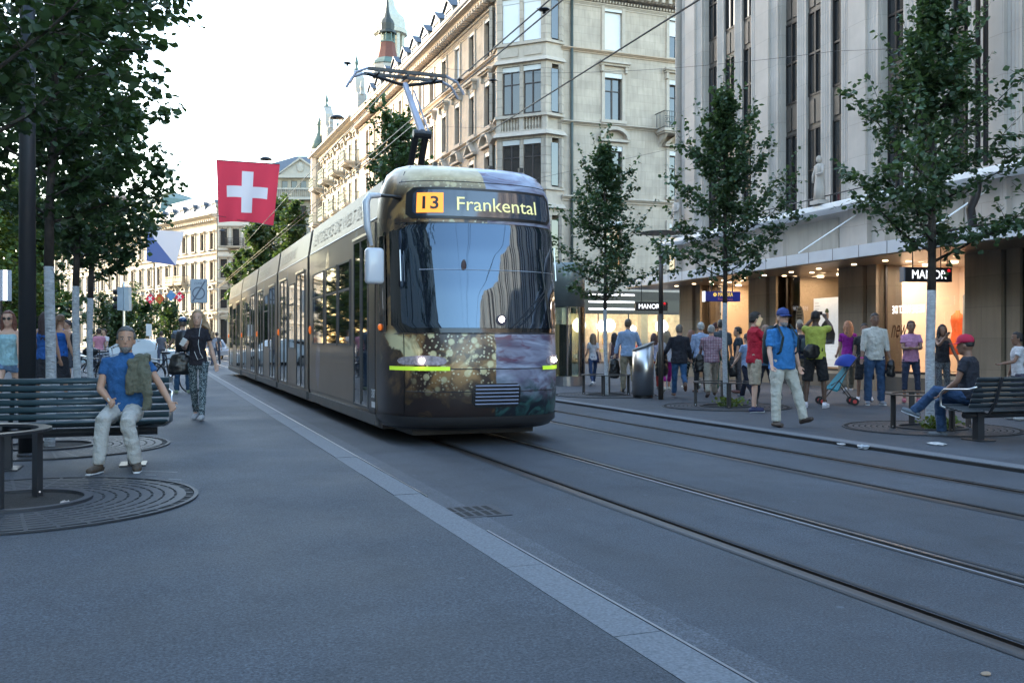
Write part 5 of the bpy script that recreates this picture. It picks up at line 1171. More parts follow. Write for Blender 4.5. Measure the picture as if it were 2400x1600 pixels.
for i, (px, top, d) in enumerate(((255, 745, 75), (330, 735, 80), (400, 730, 85), (290, 760, 72))):
    p = D(px, 800, d); H = CAMH+(800-top)*d/FPX; tree(['low shrub tree behind the seated man\'s head', 'round low tree behind the parked cars', 'low tree left of the zone sign post', 'small round bush between the parked cars'][i], p.x, p.y, 0, max(H, 2.4)+.6, .7, 1.7, 3500, .24, 70+i, M_LEAF, False, .08, 'low trees on the square', .1, 'round', 18, per=5)

# ================================================================ grates, guards, benches
def grate(label, x, y, z, R, hole=.45, slots=True):
    o = thing('tree_grate', label, 'tree grate', (x, y, z+.004)); radii = np.linspace(hole+.06, R-.07, 9)
    b = MB(); n = 64
    def ann(r0, r1, z0, z1, bb): 
        R_ = [[(r*cos(2*pi*k/n), r*sin(2*pi*k/n), zz) for k in range(n)] for r, zz in ((r0, z0), (r0, z1), (r1, z1), (r1, z0))]; bb.rings(R_, False)
    ann(hole, hole+.06, 0, .03, b); ann(R-.03, R, 0, .012, b); b.build('rim', M_IRON, o)
    for a, c in zip(radii, radii[1:]):
        b = MB(); ann(a, c-.02, -.0, .009, b)
        b.build('ring_bar', M_IRON, o)
    b = MB(); s = MB()
    for k in range(40):
        a = 2*pi*k/40; M = Matrix.Rotation(a, 4, 'Z'); b.box(hole+.05, R-.04, -.012, .012, -.001, .0085, M)
    b.build('radial_bar', M_IRON, o, kind='stuff'); b = MB(); b.lathe([(R, .001), (R, .002)], 48); b.build('pit', M_GROOVE, o); 
    b = MB(); b.lathe([(hole, .004), (hole, .006)], 32); b.build('soil', mat('pit_soil', (.02, .017, .014), .95, var=.4, sc=30, bump=.5), o); return o
grate('large round cast iron grate with curved slots in the left foreground', -.95, 7.8, LP, 1.27)
grate('round grate behind the bench at the foot of the white-trunked tree', LX, 11.8, LP, 1.3)
for p, l in ((pa_, 'flush round grate at the tree nearest the tram'), (pb_, 'flush round grate at the middle right-hand tree'), (pc_, 'flush round grate at the tallest right-hand tree')): grate(l, p.x, p.y, RP, 1.25)
def guard(label, x, y, z, r=.55, h=.55, rot=0, m=None):
    o = thing('tree_guard', label, 'tree guard', (x, y, z), rot); n = 40; b = MB()
    b.rings([[(q*cos(2*pi*k/n), q*sin(2*pi*k/n), zz) for k in range(n)] for q, zz in ((r-.05, h-.02), (r-.05, h), (r+.04, h), (r+.04, h-.02), (r-.05, h-.02))], False); b.build('top_ring', m or M_DARKM, o)
    for k in range(4):
        a = pi/4+k*pi/2; M = Matrix.Rotation(a, 4, 'Z'); b = MB(); b.box(r-.04, r-.028, -.045, .045, 0, h-.015, M); b.box(r-.03, r+.02, -.006, .006, 0, h-.015, M); po = b.build('post', m or M_DARKM, o)
        b = MB(); b.tube([M @ Vector((r-.02, 0, .04)), M @ Vector((r+.0, 0, .04))], .014, 8); b.build('bolt', M_CHROME, po)
    return o
guard('low ring guard around the tree at the far left edge', -1.26, 7.78, LP, .5, .56, radians(-15))
M_GB = mat('guard_brown', (.06, .055, .052), .5, .3)
guard('low ring guard around the tree nearest the tram front', pa_.x, pa_.y, RP, .55, .5, .2, M_GB); guard('low ring guard around the middle right-hand tree', pb_.x, pb_.y, RP, .6, .5, .3, M_GB); guard('low ring guard around the tallest right-hand tree', pc_.x, pc_.y, RP, .6, .52, .5, M_GB)
for p, l in ((pb_, 'small green weeds at the foot of the middle right-hand tree'), (pc_, 'small green weeds at the foot of the tallest right-hand tree')):
    rng = np.random.default_rng(5); n = 160; pos = np.stack([p.x+rng.normal(0, .16, n), p.y-.15+rng.normal(0, .12, n), RP+np.abs(rng.normal(.05, .06, n))], 1); V, Q = make_leaves(pos, np.tile([0, 0, 1.], (n, 1)), .07, rng, -.3)
    o = put('weeds', np_mesh('weeds', V, Q, M_LEAFY)); o['kind'] = 'stuff'; o['label'] = l; o['category'] = 'weeds'
M_SLAT = mat('teal_bench_slat', (.012, .035, .045), .42, var=.12, sc=5, coat=.1); M_SLATD = mat('dark_bench_slat', (.02, .028, .034), .4, var=.1)
def bench(label, x, y, z, L_, rot, slat, dark=False):
    """local +x along the bench, sitter faces -y, origin at the middle on the ground"""
    o = thing('bench', label, 'bench', (x, y, z), rot)
    # profile of slat centres (y, z, tilt)
    prof = [(-.27+.075*k, .435+(.012 if k == 0 else 0)-.01*k, 0) for k in range(6)]+[(.215+.028*k, .47+.068*k, radians(68)) for k in range(6)]
    for (yy, zz, tl) in prof:
        b = MB(); M = Matrix.Translation((0, yy, zz)) @ Matrix.Rotation(tl, 4, 'X'); n = 10
        b.rings([[M @ Vector((xx, .031*cos(2*pi*k/n), .014*sin(2*pi*k/n))) for k in range(n)] for xx in (-L_/2, L_/2)]); b.build('slat', slat, o, True)
    for s_ in (-1, 1):
        b = MB(); xx = s_*(L_/2-.32)
        b.box(xx-.05, xx+.05, -.04, .06, 0, .36); b.box(xx-.12, xx+.12, -.16, .18, 0, .015); b.tube([(xx, -.28, .41), (xx, .2, .37), (xx, .3, .5), (xx, .42, .84)], .022, 6); b.build('leg', M_DARKM, o)
        b = MB(); e = s_*(L_/2+.03); b.tube([(e-.05*s_, .33, .72), (e, .26, .68), (e, -.2, .66), (e, -.27, .6), (e, -.27, .44), (e-.06*s_, -.2, .4), (e-.3*s_, -.1, .38)], .016, 8); b.build('armrest', M_CHROME, o, True)
    b = MB(); b.tube([(-L_/2+.1, .0, .33), (L_/2-.1, .0, .33)], .04, 8); b.build('beam', M_DARKM, o); return o
bench('long teal slatted bench in the left foreground with a man seated on it', -.75, 9.85, LP, 1.75, radians(-2), M_SLAT)
rb_ = G(2327, 1034, RP)
bench('dark slatted bench at the right edge seen from behind', rb_.x+.55, rb_.y+.1, RP, 1.9, radians(180-6), M_SLATD)
# lamp post left
pl_ = G(64, 1071, LP); lp = thing('lamp_post', 'thick dark round post rising into the foliage behind the bench', 'lamp post', (pl_.x, pl_.y, LP)); b = MB(); b.tube([(0, 0, 0), (0, 0, 3.0), (0, 0, 7)], [.085, .08, .07], 24); b.build('pole', M_DARKM, lp, True); b = MB(); b.lathe([(.1, 0), (.1, .03), (.085, .05)], 20); b.build('collar', M_DARKM, lp)
# slim lamp right
p = G(1549, 936, RP); d_ = 2192*(CAMH-RP)/136; k = d_/FPX
ln = thing('street_lamp', 'slim brown street lamp with a flat disc head beside the steel bin', 'street lamp', (p.x, p.y, RP)); b = MB(); b.tube([(0, 0, 0), (0, 0, 1.9)], .058, 14); b.tube([(0, 0, 1.9), (0, 0, (936-585)*k)], .05, 14); b.build('pole', mat('lamp_brown', (.09, .075, .065), .4, .5), ln, True)
zt = (936-548)*k; b = MB()
for a in (0, 2.1, 4.2): b.tube([(.03*cos(a), .03*sin(a), (936-590)*k), (.22*cos(a), .22*sin(a), zt)], .01, 5)
b.build('arm', M_CHROME, ln); b = MB(); b.lathe([(.44, zt), (.46, zt+.03), (.2, zt+.06)], 24); b.build('disc', mat('lamp_disc', (.2, .19, .18), .4, .4), ln); b = MB(); b.lathe([(.08, (936-600)*k), (.05, (936-580)*k)], 12); b.build('lamp_body', M_CHROME, ln)
# steel bin with slanted lid
p = G(1507, 932, RP); k = 2192*(CAMH-RP)/132/FPX; bn = thing('litter_bin', 'brushed steel cylindrical litter bin with a slanted top', 'litter bin', (p.x, p.y, RP), -YAW)
r = 25*k; n = 32; b = MB(); b.rings([[(r*cos(a), r*sin(a), z0 if z0 < .2 else ((932-823)*k+(r*cos(a)/r*.5+.5)*(20*k))) for a in np.linspace(0, 2*pi, n+1)[:-1]] for z0 in (.07, 1)]); b.build('drum', M_CHROME, bn, True)
b = MB(); b.lathe([(r*.93, 0), (r*.93, .075)], 24); b.build('base', M_BLACK, bn); b = MB(); b.rings([[(r*1.05*cos(a), r*1.05*sin(a), (932-822)*k+(cos(a)*.5+.5)*(20*k)+q) for a in np.linspace(0, 2*pi, n+1)[:-1]] for q in (0, .025)]); b.build('lid', mat('lid_grey', (.32, .34, .36), .4, .4), bn)
# glass lift / kiosk drum
p = G(1347, 905, RP); k = 2192*(CAMH-RP)/105/FPX; ki = thing('glass_lift', 'round glass lift shaft with a steel foot beside the tram', 'lift', (p.x, p.y+.6, RP)); r = 44*k
b = MB(); b.lathe([(r*.97, .0), (r*.97, .28)], 32); b.build('foot', M_CHROME, ki); zt = (905-718)*k
b = MB(); b.lathe([(r, .28), (r, zt)], 32, cap=False); b.build('glass_drum', glass_mat('lift_glass', (.72, .8, .72), .1), ki, True)
b = MB(); b.lathe([(r*1.01, zt), (r*1.01, (905-620)*k), (r*.9, (905-614)*k)], 32); b.build('top_drum', mat('lift_top', (.2, .22, .2), .25, .3, var=.15), ki, True)
b = MB(); b.box(-r*.45, r*.3, -r*.1, r*.4, .1, zt*.78); b.build('cabin', mat('lift_cabin', (.03, .04, .05), .4), ki)
for a in (200, 250, 290, 335): b = MB(); b.tube([(r*cos(radians(a)), r*sin(radians(a)), .28), (r*cos(radians(a)), r*sin(radians(a)), zt)], .02, 6); b.build('mullion', M_CHROME, ki)
# zone sign, traffic lights, lantern sign
d_ = 34; c0 = D(466, 682, d_); k = d_/FPX; zs = thing('zone_sign', 'grey end-of-zone road sign with a crossed ring on a pole', 'road sign', c0, -YAW); w_, h_ = 20*k, 28*k
b = MB(); b.box(-w_, w_, -.02, .02, -h_, h_); bevel(b.build('plate', mat('sign_plate', (.3, .33, .35), .5), zs), .03, 3); b = MB(); b.box(-w_+.03, w_-.03, -.024, -.02, -h_+.03, h_-.03); b.build('face', mat('sign_face', (.42, .45, .48), .5, var=.03), zs)
M_SG = mat('sign_ring', (.14, .15, .18), .5)
b = MB(); b.rings([[(q*cos(a), -.03, -.08+q*sin(a)) for a in np.linspace(0, 2*pi, 33)[:-1]] for q in (.19, .235)], False); b.build('ring', M_SG, zs); b = MB(); b.poly([(-.24, -.034, -.36), (-.19, -.034, -.4), (.27, -.034, .36), (.22, -.034, .38)]); b.build('slash', M_SG, zs)
text('lettering', 'ZONE', M_SG, zs, .3, .085, .001, (-.17, -.026, .24)); b = MB(); b.tube([(0, .04, -c0.z), (0, .04, h_)], .03, 8); b.build('pole', M_CHROME, zs)
d_ = 42; c0 = D(283, 700, d_); k = d_/FPX; tl = thing('traffic_light', 'pale housing of a traffic light seen from the side with three black visors', 'traffic light', c0, -YAW)
b = MB(); b.box(-5*k, 9*k, -.15, .15, -27*k, 27*k); b.build('housing', mat('signal_grey', (.33, .38, .42), .5), tl); b = MB(); b.box(9.5*k, 21*k, -.1, .2, -28*k, 28*k); b.build('back_panel', mat('signal_pale', (.4, .44, .46), .5), tl)
for q in (-17, 0, 17): b = MB(); b.tube([(-5*k, 0, q*k), (-16*k, 0, (q-1)*k)], [6*k, 6.5*k], 10); b.build('visor', M_BLACK, tl)
b = MB(); b.tube([(7*k, 0, -c0.z), (7*k, 0, -20*k)], .06, 8); b.lathe([(4*k, 27*k), (3*k, 34*k), (1*k, 42*k)], 10, (7*k, 0, 0)); b.build('pole', M_CHROME, tl)
d_ = 22; c0 = D(8, 669, d_); k = d_/FPX; ls_ = thing('lantern_sign', 'white glowing box sign on a post at the left edge', 'sign', c0, -YAW); b = MB(); b.box(-20*k, 14*k, -.1, .1, -36*k, 36*k); b.build('box', mat('lantern_white', (.55, .56, .6), .5, var=.05), ls_); b = MB(); b.box(5*k, 14*k, -.105, -.1, -35*k, 35*k); b.build('lit_edge', mat('lantern_lit', (1, 1, 1), .5, var=0, emit=.5), ls_); b = MB(); b.tube([(-6*k, 0, -c0.z), (-6*k, 0, -36*k)], .04, 8); b.build('pole', M_BLACK, ls_)
d_ = 60; c0 = D(349, 777, d_); k = d_/FPX; o = thing('stop_sign_board', 'slim white stop board beyond the parked cars', 'sign', c0, -YAW); b = MB(); b.box(-6*k, 6*k, -.05, .05, -10*k, 18*k); b.build('board', M_WHITE, o); b = MB(); b.tube([(2*k, 0, -c0.z), (2*k, 0, -9*k)], .03, 6); b.build('pole', M_WHITE, o)
# litter
def crumple(name, label, p, s, m, cat='litter', fl=.3):
    o = thing(name, label, cat, p, random.uniform(0, 3)); b = MB(); rng = np.random.default_rng(int(p.x*100) % 999); R = []
    for i in range(6):
        a = pi*i/5; R.append([Vector((s*sin(a)*cos(q)*rng.uniform(.6, 1.2), s*.6*sin(a)*sin(q)*rng.uniform(.6, 1.2), s*fl*(1-cos(a))*rng.uniform(.6, 1.1))) for q in np.linspace(0, 2*pi, 9)[:-1]])
    b.rings(R); b.build('scrap', m, o); return o
crumple('crumpled_paper', 'small crumpled tissue beside the left tree guard', G(152, 1183, LP), .06, mat('tissue', (.4, .35, .32), .9))
crumple('plastic_bottle', 'crushed clear plastic bottle lying at the right kerb', G(2022, 1052, 0), .13, mat('plastic_clear', (.5, .55, .6), .2), fl=.25)
crumple('paper_wrapper', 'black and white wrapper at the edge of the right kerb', G(1972, 1041, RP), .1, mat('wrapper', (.4, .4, .4), .6, var=.8, sc=20), fl=.08)
crumple('newspaper_sheet', 'torn newspaper sheet lying before the right-hand bench', G(2195, 1041, RP), .2, mat('newsprint', (.45, .45, .44), .8, var=.6, sc=14), fl=.06)
crumple('dry_leaf', 'small brown leaf near the lower right corner of the road', G(2310, 1580, 0), .03, mat('dry_leaf', (.3, .22, .15), .8), cat='leaf', fl=.2)

# ================================================================ vehicles and bicycles behind
def car(label, px, py, d, heading, colr, L_=4.3, Wd=1.75, Hc=1.45):
    c = D(px, 800, d); o = thing('parked_car', label, 'car', (c.x, c.y, 0), heading, 'cars beyond the bicycles')
    prof = [(-.5, .3), (-.5, .62), (-.47, .78), (-.25, .86), (-.12, .93), (.02, 1.38), (.1, 1.44), (.32, 1.42), (.44, 1.1), (.49, .95), (.5, .6), (.49, .3)]
    R = [];
    for yf, zf, inn in ((-.5, .0, .1), (-.5, 0, .03), (-.42, 0, 0), (.42, 0, 0), (.5, 0, .03), (.5, 0, .1)):
        R.append([(x*L_*(1-inn*.15), yf*Wd*(.86 if z > 1 else 1), z*Hc/1.44) for x, z in prof])
    b = MB(); b.rings(R); body = b.build('body', mat('car_'+label.split()[0], colr, .25, coat=.8, var=.02), o)
    for s_ in (-1, 1):
        b = MB(); b.poly([(x*L_, s_*Wd*.437, z*Hc/1.44) for x, z in ((-.08, .95), (.04, 1.33), (.16, 1.35), (.16, .95))]); b.poly([(x*L_, s_*Wd*.437, z*Hc/1.44) for x, z in ((.18, .95), (.18, 1.35), (.32, 1.33), (.42, .98))]); w_ = b.build('side_window', M_TGLASS, o)
        for x in (-.31, .3): b = MB(); b.tube([(x*L_, s_*Wd*.5-.11, .32), (x*L_, s_*Wd*.5+.11-.1, .32)], .32, 16); wh = b.build('wheel', M_RUB, o); b = MB(); b.tube([(x*L_, s_*(Wd*.5-.0), .32), (x*L_, s_*(Wd*.5+.015), .32)], .19, 12); b.build('rim', M_CHROME, wh)
    b = MB(); b.poly([(-.125*L_, y, .95*Hc/1.44) for y in (-.72, .72)]+[(.005*L_, y, 1.36*Hc/1.44) for y in (.62, -.62)]); b.build('windscreen', M_TGLASS, o); b.v = [(x-.01, y, z+.01) for x, y, z in b.v]
    for s_ in (-1, 1): b = MB(); b.ell((-.492*L_, s_*.62, .68), (.04, .16, .08), 10, 6); b.build('headlight', M_LENS, o)
    return o
car('white estate car parked behind the seated man\'s shoulder', 370, 800, 45, radians(160), (.6, .64, .66)); car('silver hatchback to the left of the white estate', 285, 800, 47, radians(10), (.35, .42, .44), 3.9); car('grey car behind the walking woman', 500, 800, 70, radians(100), (.3, .3, .32)); car('bluish car farthest along beside the tram tail', 440, 800, 80, radians(95), (.2, .25, .3))
def bicycle(label, x, y, z, rot, colr, lean=0, s=1):
    o = thing('bicycle', label, 'bicycle', (x, y, z), 0, None, s); o.rotation_euler = (0, lean, rot); m = mat('bike_'+label.split()[0], colr, .3, .2)
    for xx in (-.52, .52):
        b = MB(); n = 32; R = [[(xx+(.33+.018*cos(q))*cos(2*pi*k/n), .018*sin(q), .34+(.33+.018*cos(q))*sin(2*pi*k/n)) for k in range(n)] for q in np.linspace(0, 2*pi, 7)]; b.rings(R, False); wh = b.build('wheel', M_RUB, o, True)
        b = MB()
        for k in range(12): b.tube([(xx, 0, .34), (xx+.32*cos(k*pi/6), 0, .34+.32*sin(k*pi/6))], .002, 3, cap=False)
        b.tube([(xx, -.04, .34), (xx, .04, .34)], .02, 8); b.build('spokes', M_CHROME, wh); b = MB()
        b.rings([[(xx+.36*cos(a)+0, yy, .34+.36*sin(a)) for a in np.linspace(.2, 2.6, 12)] for yy in (-.025, .025)], False, False); b.build('mudguard', M_BLACK, o)
    b = MB()
    for A, B_ in (((-.52, 0, .34), (-.08, 0, .3)), ((-.52, 0, .34), (-.18, 0, .78)), ((-.08, 0, .3), (-.2, 0, .88)), ((-.08, 0, .3), (.36, 0, .72)), ((-.18, 0, .78), (.34, 0, .84)), ((.52, 0, .34), (.33, 0, .9))): b.tube([A, B_], .017, 8)
    b.build('frame', m, o); b = MB(); b.tube([(.33, 0, .9), (.31, 0, 1.02)], .014, 6); b.tube([(.22, -.3, 1.04), (.33, -.2, 1.03), (.34, 0, 1.0), (.33, .2, 1.03), (.22, .3, 1.04)], .013, 6); b.build('handlebar', M_BLACK, o)
    b = MB(); b.ell((-.21, 0, .92), (.14, .07, .035), 10, 6); b.build('saddle', M_BLACK, o, True)
    b = MB(); b.box(-.8, -.3, -.07, .07, .74, .76); b.build('rack', M_BLACK, o); b = MB(); b.tube([(-.08, -.02, .3), (-.08, .02, .3)], .09, 14); b.tube([(-.08, .06, .3), (.0, .1, .16)], .01, 5); b.box(-.03, .06, .07, .16, .14, .165); b.build('crank', M_CHROME, o); return o
pb1 = G(215, 905, LP)
bicycle('black bicycle with a bag on its rack parked behind the bench', pb1.x, pb1.y, LP, radians(-60), (.02, .02, .025), .1)
o = thing('bike_bag', 'dark bag strapped on the rack of the parked black bicycle', 'bag', (pb1.x-.05, pb1.y+.3, LP+.8)); b = MB(); b.ell((0, 0, .12), (.2, .14, .13), 12, 8); b.build('bag_body', M_BLACK, o, True)
pb2 = G(262, 900, LP); bicycle('grey bicycle behind the first one near the man\'s shoulder', pb2.x, pb2.y+.5, LP, radians(15), (.2, .22, .25), -.08); pb3 = G(230, 890, LP); bicycle('silver bicycle farthest back in the parked group', pb3.x, pb3.y+1.2, LP, radians(25), (.35, .36, .38), .06)
pb4 = G(402, 918, LP); bicycle('dark city bicycle pushed by the man in the helmet', pb4.x, pb4.y, LP, radians(-35), (.025, .03, .04), .05)
# stroller
ps_ = G(1962, 948, RP); st = thing('stroller', 'blue and teal folding stroller with red wheel hubs', 'stroller', (ps_.x, ps_.y, RP), -YAW+radians(80))
b = MB(); b.rings([[(x*.2, y, z) for x, y, z in ((-1, .18, .35), (1, .18, .35), (1, .0, .3), (1, -.22, .85), (-1, -.22, .85), (-1, 0, .3))], [(x*.2, y+.02, z) for x, y, z in ((-1, .2, .33), (1, .2, .33), (1, .02, .27), (1, -.26, .85), (-1, -.26, .85), (-1, .02, .27))]]); b.build('seat', mat('stroller_teal', (.01, .2, .26), .7), st)
b = MB(); R = [[Vector((.22*cos(t_), -.1+.26*cos(q)*sin(t_)-.1, .78+.26*sin(q)*sin(t_))) for t_ in np.linspace(0, pi, 10)] for q in np.linspace(.1, 2.4, 7)]; b.rings(R, False, False); b.build('hood', mat('stroller_blue', (.01, .04, .3), .7), st, True)
b = MB()
for s_ in (-1, 1): b.tube([(s_*.22, .32, .08), (s_*.21, -.1, .62), (s_*.2, -.4, 1.02)], .012, 6); b.tube([(s_*.22, -.3, .08), (s_*.21, .0, .5), (s_*.2, .15, .4)], .012, 6)
b.tube([(-.2, -.02, .3), (.2, -.02, .3)], .01, 5); b.build('frame', M_GB, st)
for y in (.32, -.3):
    for s_ in (-1, 1):
        b = MB(); b.tube([(s_*.22-.04, y, .08), (s_*.22-.012, y, .08)], .08, 14); b.tube([(s_*.22+.012, y, .08), (s_*.22+.04, y, .08)], .08, 14); w_ = b.build('wheel', M_RUB, st); b = MB(); b.tube([(s_*.22-.045, y, .08), (s_*.22+.045, y, .08)], .04, 10); b.build('hub', mat('hub_red', (.5, .03, .03), .4), w_)
# ================================================================ people
SKIN = {'l': (.6, .37, .27), 't': (.46, .26, .17), 'b': (.22, .12, .08), 'd': (.11, .065, .045)}
def V3(*a): return Vector(a)
def remesh(o, vox, sm=4, disp=0, dscale=.09):
    r = o.modifiers.new('remesh', 'REMESH'); r.mode = 'VOXEL'; r.voxel_size = vox; r.use_smooth_shade = True
    s = o.modifiers.new('smooth', 'SMOOTH'); s.iterations = sm; s.factor = .5
    if disp:
        k = 'wrinkle%.3f' % dscale
        t = bpy.data.textures.get(k) or bpy.data.textures.new(k, 'CLOUDS'); t.noise_scale = dscale; t.noise_depth = 2
        d = o.modifiers.new('wrinkles', 'DISPLACE'); d.texture = t; d.strength = disp; d.mid_level = .36; d.texture_coords = 'GLOBAL'
    return o
def cloth_mat(name, col, pattern=None):
    if name in MC: return MC[name]
    m = mat(name, col, .9, var=.16, sc=9, bump=.9, bsc=13, dist=.04)
    if pattern:
        t = m.node_tree; L = t.links.new; p = t.nodes['Principled BSDF']; tc = nd(t, 'ShaderNodeTexCoord')
        if pattern == 'check':
            mp = nd(t, 'ShaderNodeMapping'); mp.inputs['Scale'].default_value = (26, 26, 26); L(tc.outputs['Object'], mp.inputs[0]); sx = nd(t, 'ShaderNodeSeparateXYZ'); L(mp.outputs[0], sx.inputs[0]); outs = []
            for i in (0, 2):
                f = nd(t, 'ShaderNodeMath', operation='FRACT'); L(sx.outputs[i], f.inputs[0]); g_ = nd(t, 'ShaderNodeMath', operation='LESS_THAN'); L(f.outputs[0], g_.inputs[0]); g_.inputs[1].default_value = .3; outs.append(g_)
            mxm = nd(t, 'ShaderNodeMath', operation='MAXIMUM'); L(outs[0].outputs[0], mxm.inputs[0]); L(outs[1].outputs[0], mxm.inputs[1]); mx = nd(t, 'ShaderNodeMix', data_type='RGBA'); L(mxm.outputs[0], mx.inputs[0]); mx.inputs[6].default_value = (.48, .38, .42, 1); mx.inputs[7].default_value = (.2, .07, .12, 1); L(mx.outputs[2], p.inputs['Base Color'])
        else:
            sc_ = {'geo': 60, 'floral': 22, 'speckle': 45}[pattern]; c2 = {'geo': (.3, .36, .38), 'floral': (.3, .35, .3), 'speckle': (.16, .17, .18)}[pattern]
            v = nd(t, 'ShaderNodeTexVoronoi'); v.inputs['Scale'].default_value = sc_; L(tc.outputs['Object'], v.inputs['Vector']); r = nd(t, 'ShaderNodeMapRange'); L(v.outputs['Distance'], r.inputs[0]); r.inputs[1].default_value = .38; r.inputs[2].default_value = .5; mx = nd(t, 'ShaderNodeMix', data_type='RGBA'); L(r.outputs[0], mx.inputs[0]); mx.inputs[6].default_value = (*c2, 1); mx.inputs[7].default_value = (*col, 1); L(mx.outputs[2], p.inputs['Base Color'])
    return m
def person(label, pos, h, H=1.75, skin='l', hair=('short', (.03, .02, .015)), top=('shirt', (.1, .2, .5)), legs=('trousers', (.3, .27, .2)), shoes=(.1, .06, .04), pose={}, build=1.0, female=False, vox=.016, group=None, cap=None, face=False, pat=None, lpat=None, soles=None, lean=0, headturn=0, headtilt=0, beard=None, glasses=False):
    """sits/stands at pos (feet or pelvis reference on the ground), heading h degrees anticlockwise from the view axis"""
    o = thing('person', label, 'person', pos, -YAW+radians(h), group, H/1.78)
    w = build; fm = .9 if female else 1
    ph = pose.get('pelvis', .93)+.03; base = V3(0, pose.get('py', 0), ph)
    Ml = Matrix.Translation(base) @ Matrix.Rotation(-radians(lean), 4, 'X')       # torso frame
    TT = lambda x, y, z: Ml @ V3(x, y, z-.93)
    # joints ----------------------------------------------------------
    J = {}
    for s, n in ((1, 'r'), (-1, 'l')):
        th, kn, sp = pose.get('leg_'+n, (0, 0, 2)); hip = base+V3(s*.09, 0, -.03)
        a = radians(th); b_ = radians(th-kn); q = radians(sp)*s
        d1 = V3(sin(q)*cos(a), sin(a), -cos(a)*cos(q)); knee = hip+d1*.43
        d2 = V3(sin(q)*.35*cos(b_), sin(b_), -cos(b_)); ank = knee+d2*.41; J['hip'+n], J['knee'+n], J['ank'+n] = hip, knee, ank
        ft = radians(pose.get('toe_'+n, 0)); J['toe'+n] = ank+Matrix.Rotation(radians(-s*pose.get('splay', 10)), 3, 'Z') @ V3(0, cos(ft)*.15, -.05+sin(ft)*.15)
        J['heel'+n] = ank+V3(0, -.045*cos(ft), -.055-.0*sin(ft))
        f, ab, el = pose.get('arm_'+n, (4, 9, 12))[:3]; tw = pose.get('arm_'+n, (0, 0, 0, 0)+(0,))[3] if len(pose.get('arm_'+n, (0,))) > 3 else 0
        sh = V3(s*.163*w*fm, 0, 1.4); a = radians(f); q = radians(ab)*s
        d1 = V3(sin(q), sin(a)*cos(q), -cos(a)*cos(q)); elb = sh+d1*.285
        a2 = radians(f+el); q2 = radians(ab-tw)*s; d2 = V3(sin(q2), sin(a2)*cos(q2), -cos(a2)*cos(q2)).normalized(); wr = elb+d2*.25; hd = wr+d2*.085
        for k_, v_ in (('sh', sh), ('elb', elb), ('wr', wr), ('hand', hd)): J[k_+n] = TT(*v_)
    # head frame ------------------------------------------------------
    Mh = Ml @ Matrix.Translation((0, .015, 1.505-.93)) @ Matrix.Rotation(radians(headturn), 4, 'Z') @ Matrix.Rotation(radians(headtilt), 4, 'X')
    hp = lambda x, y, z: Mh @ V3(x, y, z)
    # body ------------------------------------------------------------
    lk = .82 if (legs and legs[0] in ('trousers',)) else build**.4
    b = MB(); U, Wd_ = V3(1, 0, 0), V3(0, 1, 0)
    def ring(z, rx, ry, oy=0, f=TT, n=16): return [f(rx*cos(2*pi*k/n), oy+ry*sin(2*pi*k/n), z) for k in range(n)]
    bw = build
    TOR = [(.86, .10, .08, 0), (.92, .155*bw, .11*bw, -.01), (1.0, .145*bw, .105*bw, .005), (1.08, .135*bw*(.9 if female else 1), .1*bw, .01), (1.2, .15*bw*fm, .108*bw**.5, .01), (1.3, .165*fm*bw**.5, .112, .005), (1.38, .17*fm*bw**.5, .1, -.005), (1.43, .14*fm, .075, -.01), (1.46, .07, .06, -.005), (1.52, .055, .056, .005)]
    b.rings([ring(z_, rx_*.93, ry_*.93, oy_) for z_, rx_, ry_, oy_ in TOR[:-1]]+[ring(*TOR[-1])])
    # head: rings from chin to crown
    HD = [(-.02, .02, .02, .055), (0, .042, .055, .035), (.03, .058, .085, .012), (.065, .066, .096, .004), (.1, .071, .1, 0), (.14, .076, .102, -.004), (.18, .073, .098, -.006), (.215, .056, .078, -.006), (.236, .02, .03, -.006)]
    b.rings([[hp(rx*cos(2*pi*k/16), oy+.01+ry*sin(2*pi*k/16), z) for k in range(16)] for z, rx, ry, oy in HD])
    b.tube([TT(0, 0, 1.44), hp(0, .0, .05)], [.058, .054], 12)
    b.tube([hp(0, .1, .125), hp(0, .122, .075), hp(0, .1, .066)], [.008, .0135, .01], 8)      # nose
    b.tube([hp(-.03, .098, .045), hp(.03, .098, .045)], .012, 6); b.tube([hp(-.045, .09, .135), hp(.045, .09, .135)], .0095, 6)
    for s in (-1, 1): b.ell(hp(s*.08, .0, .095), (.012, .022, .032), 8, 6)
    for s, n in ((1, 'r'), (-1, 'l')):
        b.tube([J['sh'+n].lerp(TT(0, 0, 1.42), .25), J['sh'+n], J['sh'+n].lerp(J['elb'+n], .35), J['elb'+n]], [.04, .045*bw**.5, .044*bw**.5, .036], 10)
        b.tube([J['elb'+n], J['elb'+n].lerp(J['wr'+n], .3), J['wr'+n]], [.037, .039, .026], 10)
        # hand: palm and five fingers
        dr = (J['hand'+n]-J['wr'+n]).normalized(); sd = dr.cross(V3(0, 1, 0) if abs(dr.y) < .8 else V3(0, 0, 1)).normalized(); nr = sd.cross(dr)
        J['dir'+n] = dr; b.tube([J['wr'+n], J['wr'+n]+dr*.045, J['hand'+n]], [.026, .036, .037], 10, .5, ref=nr if False else sd)
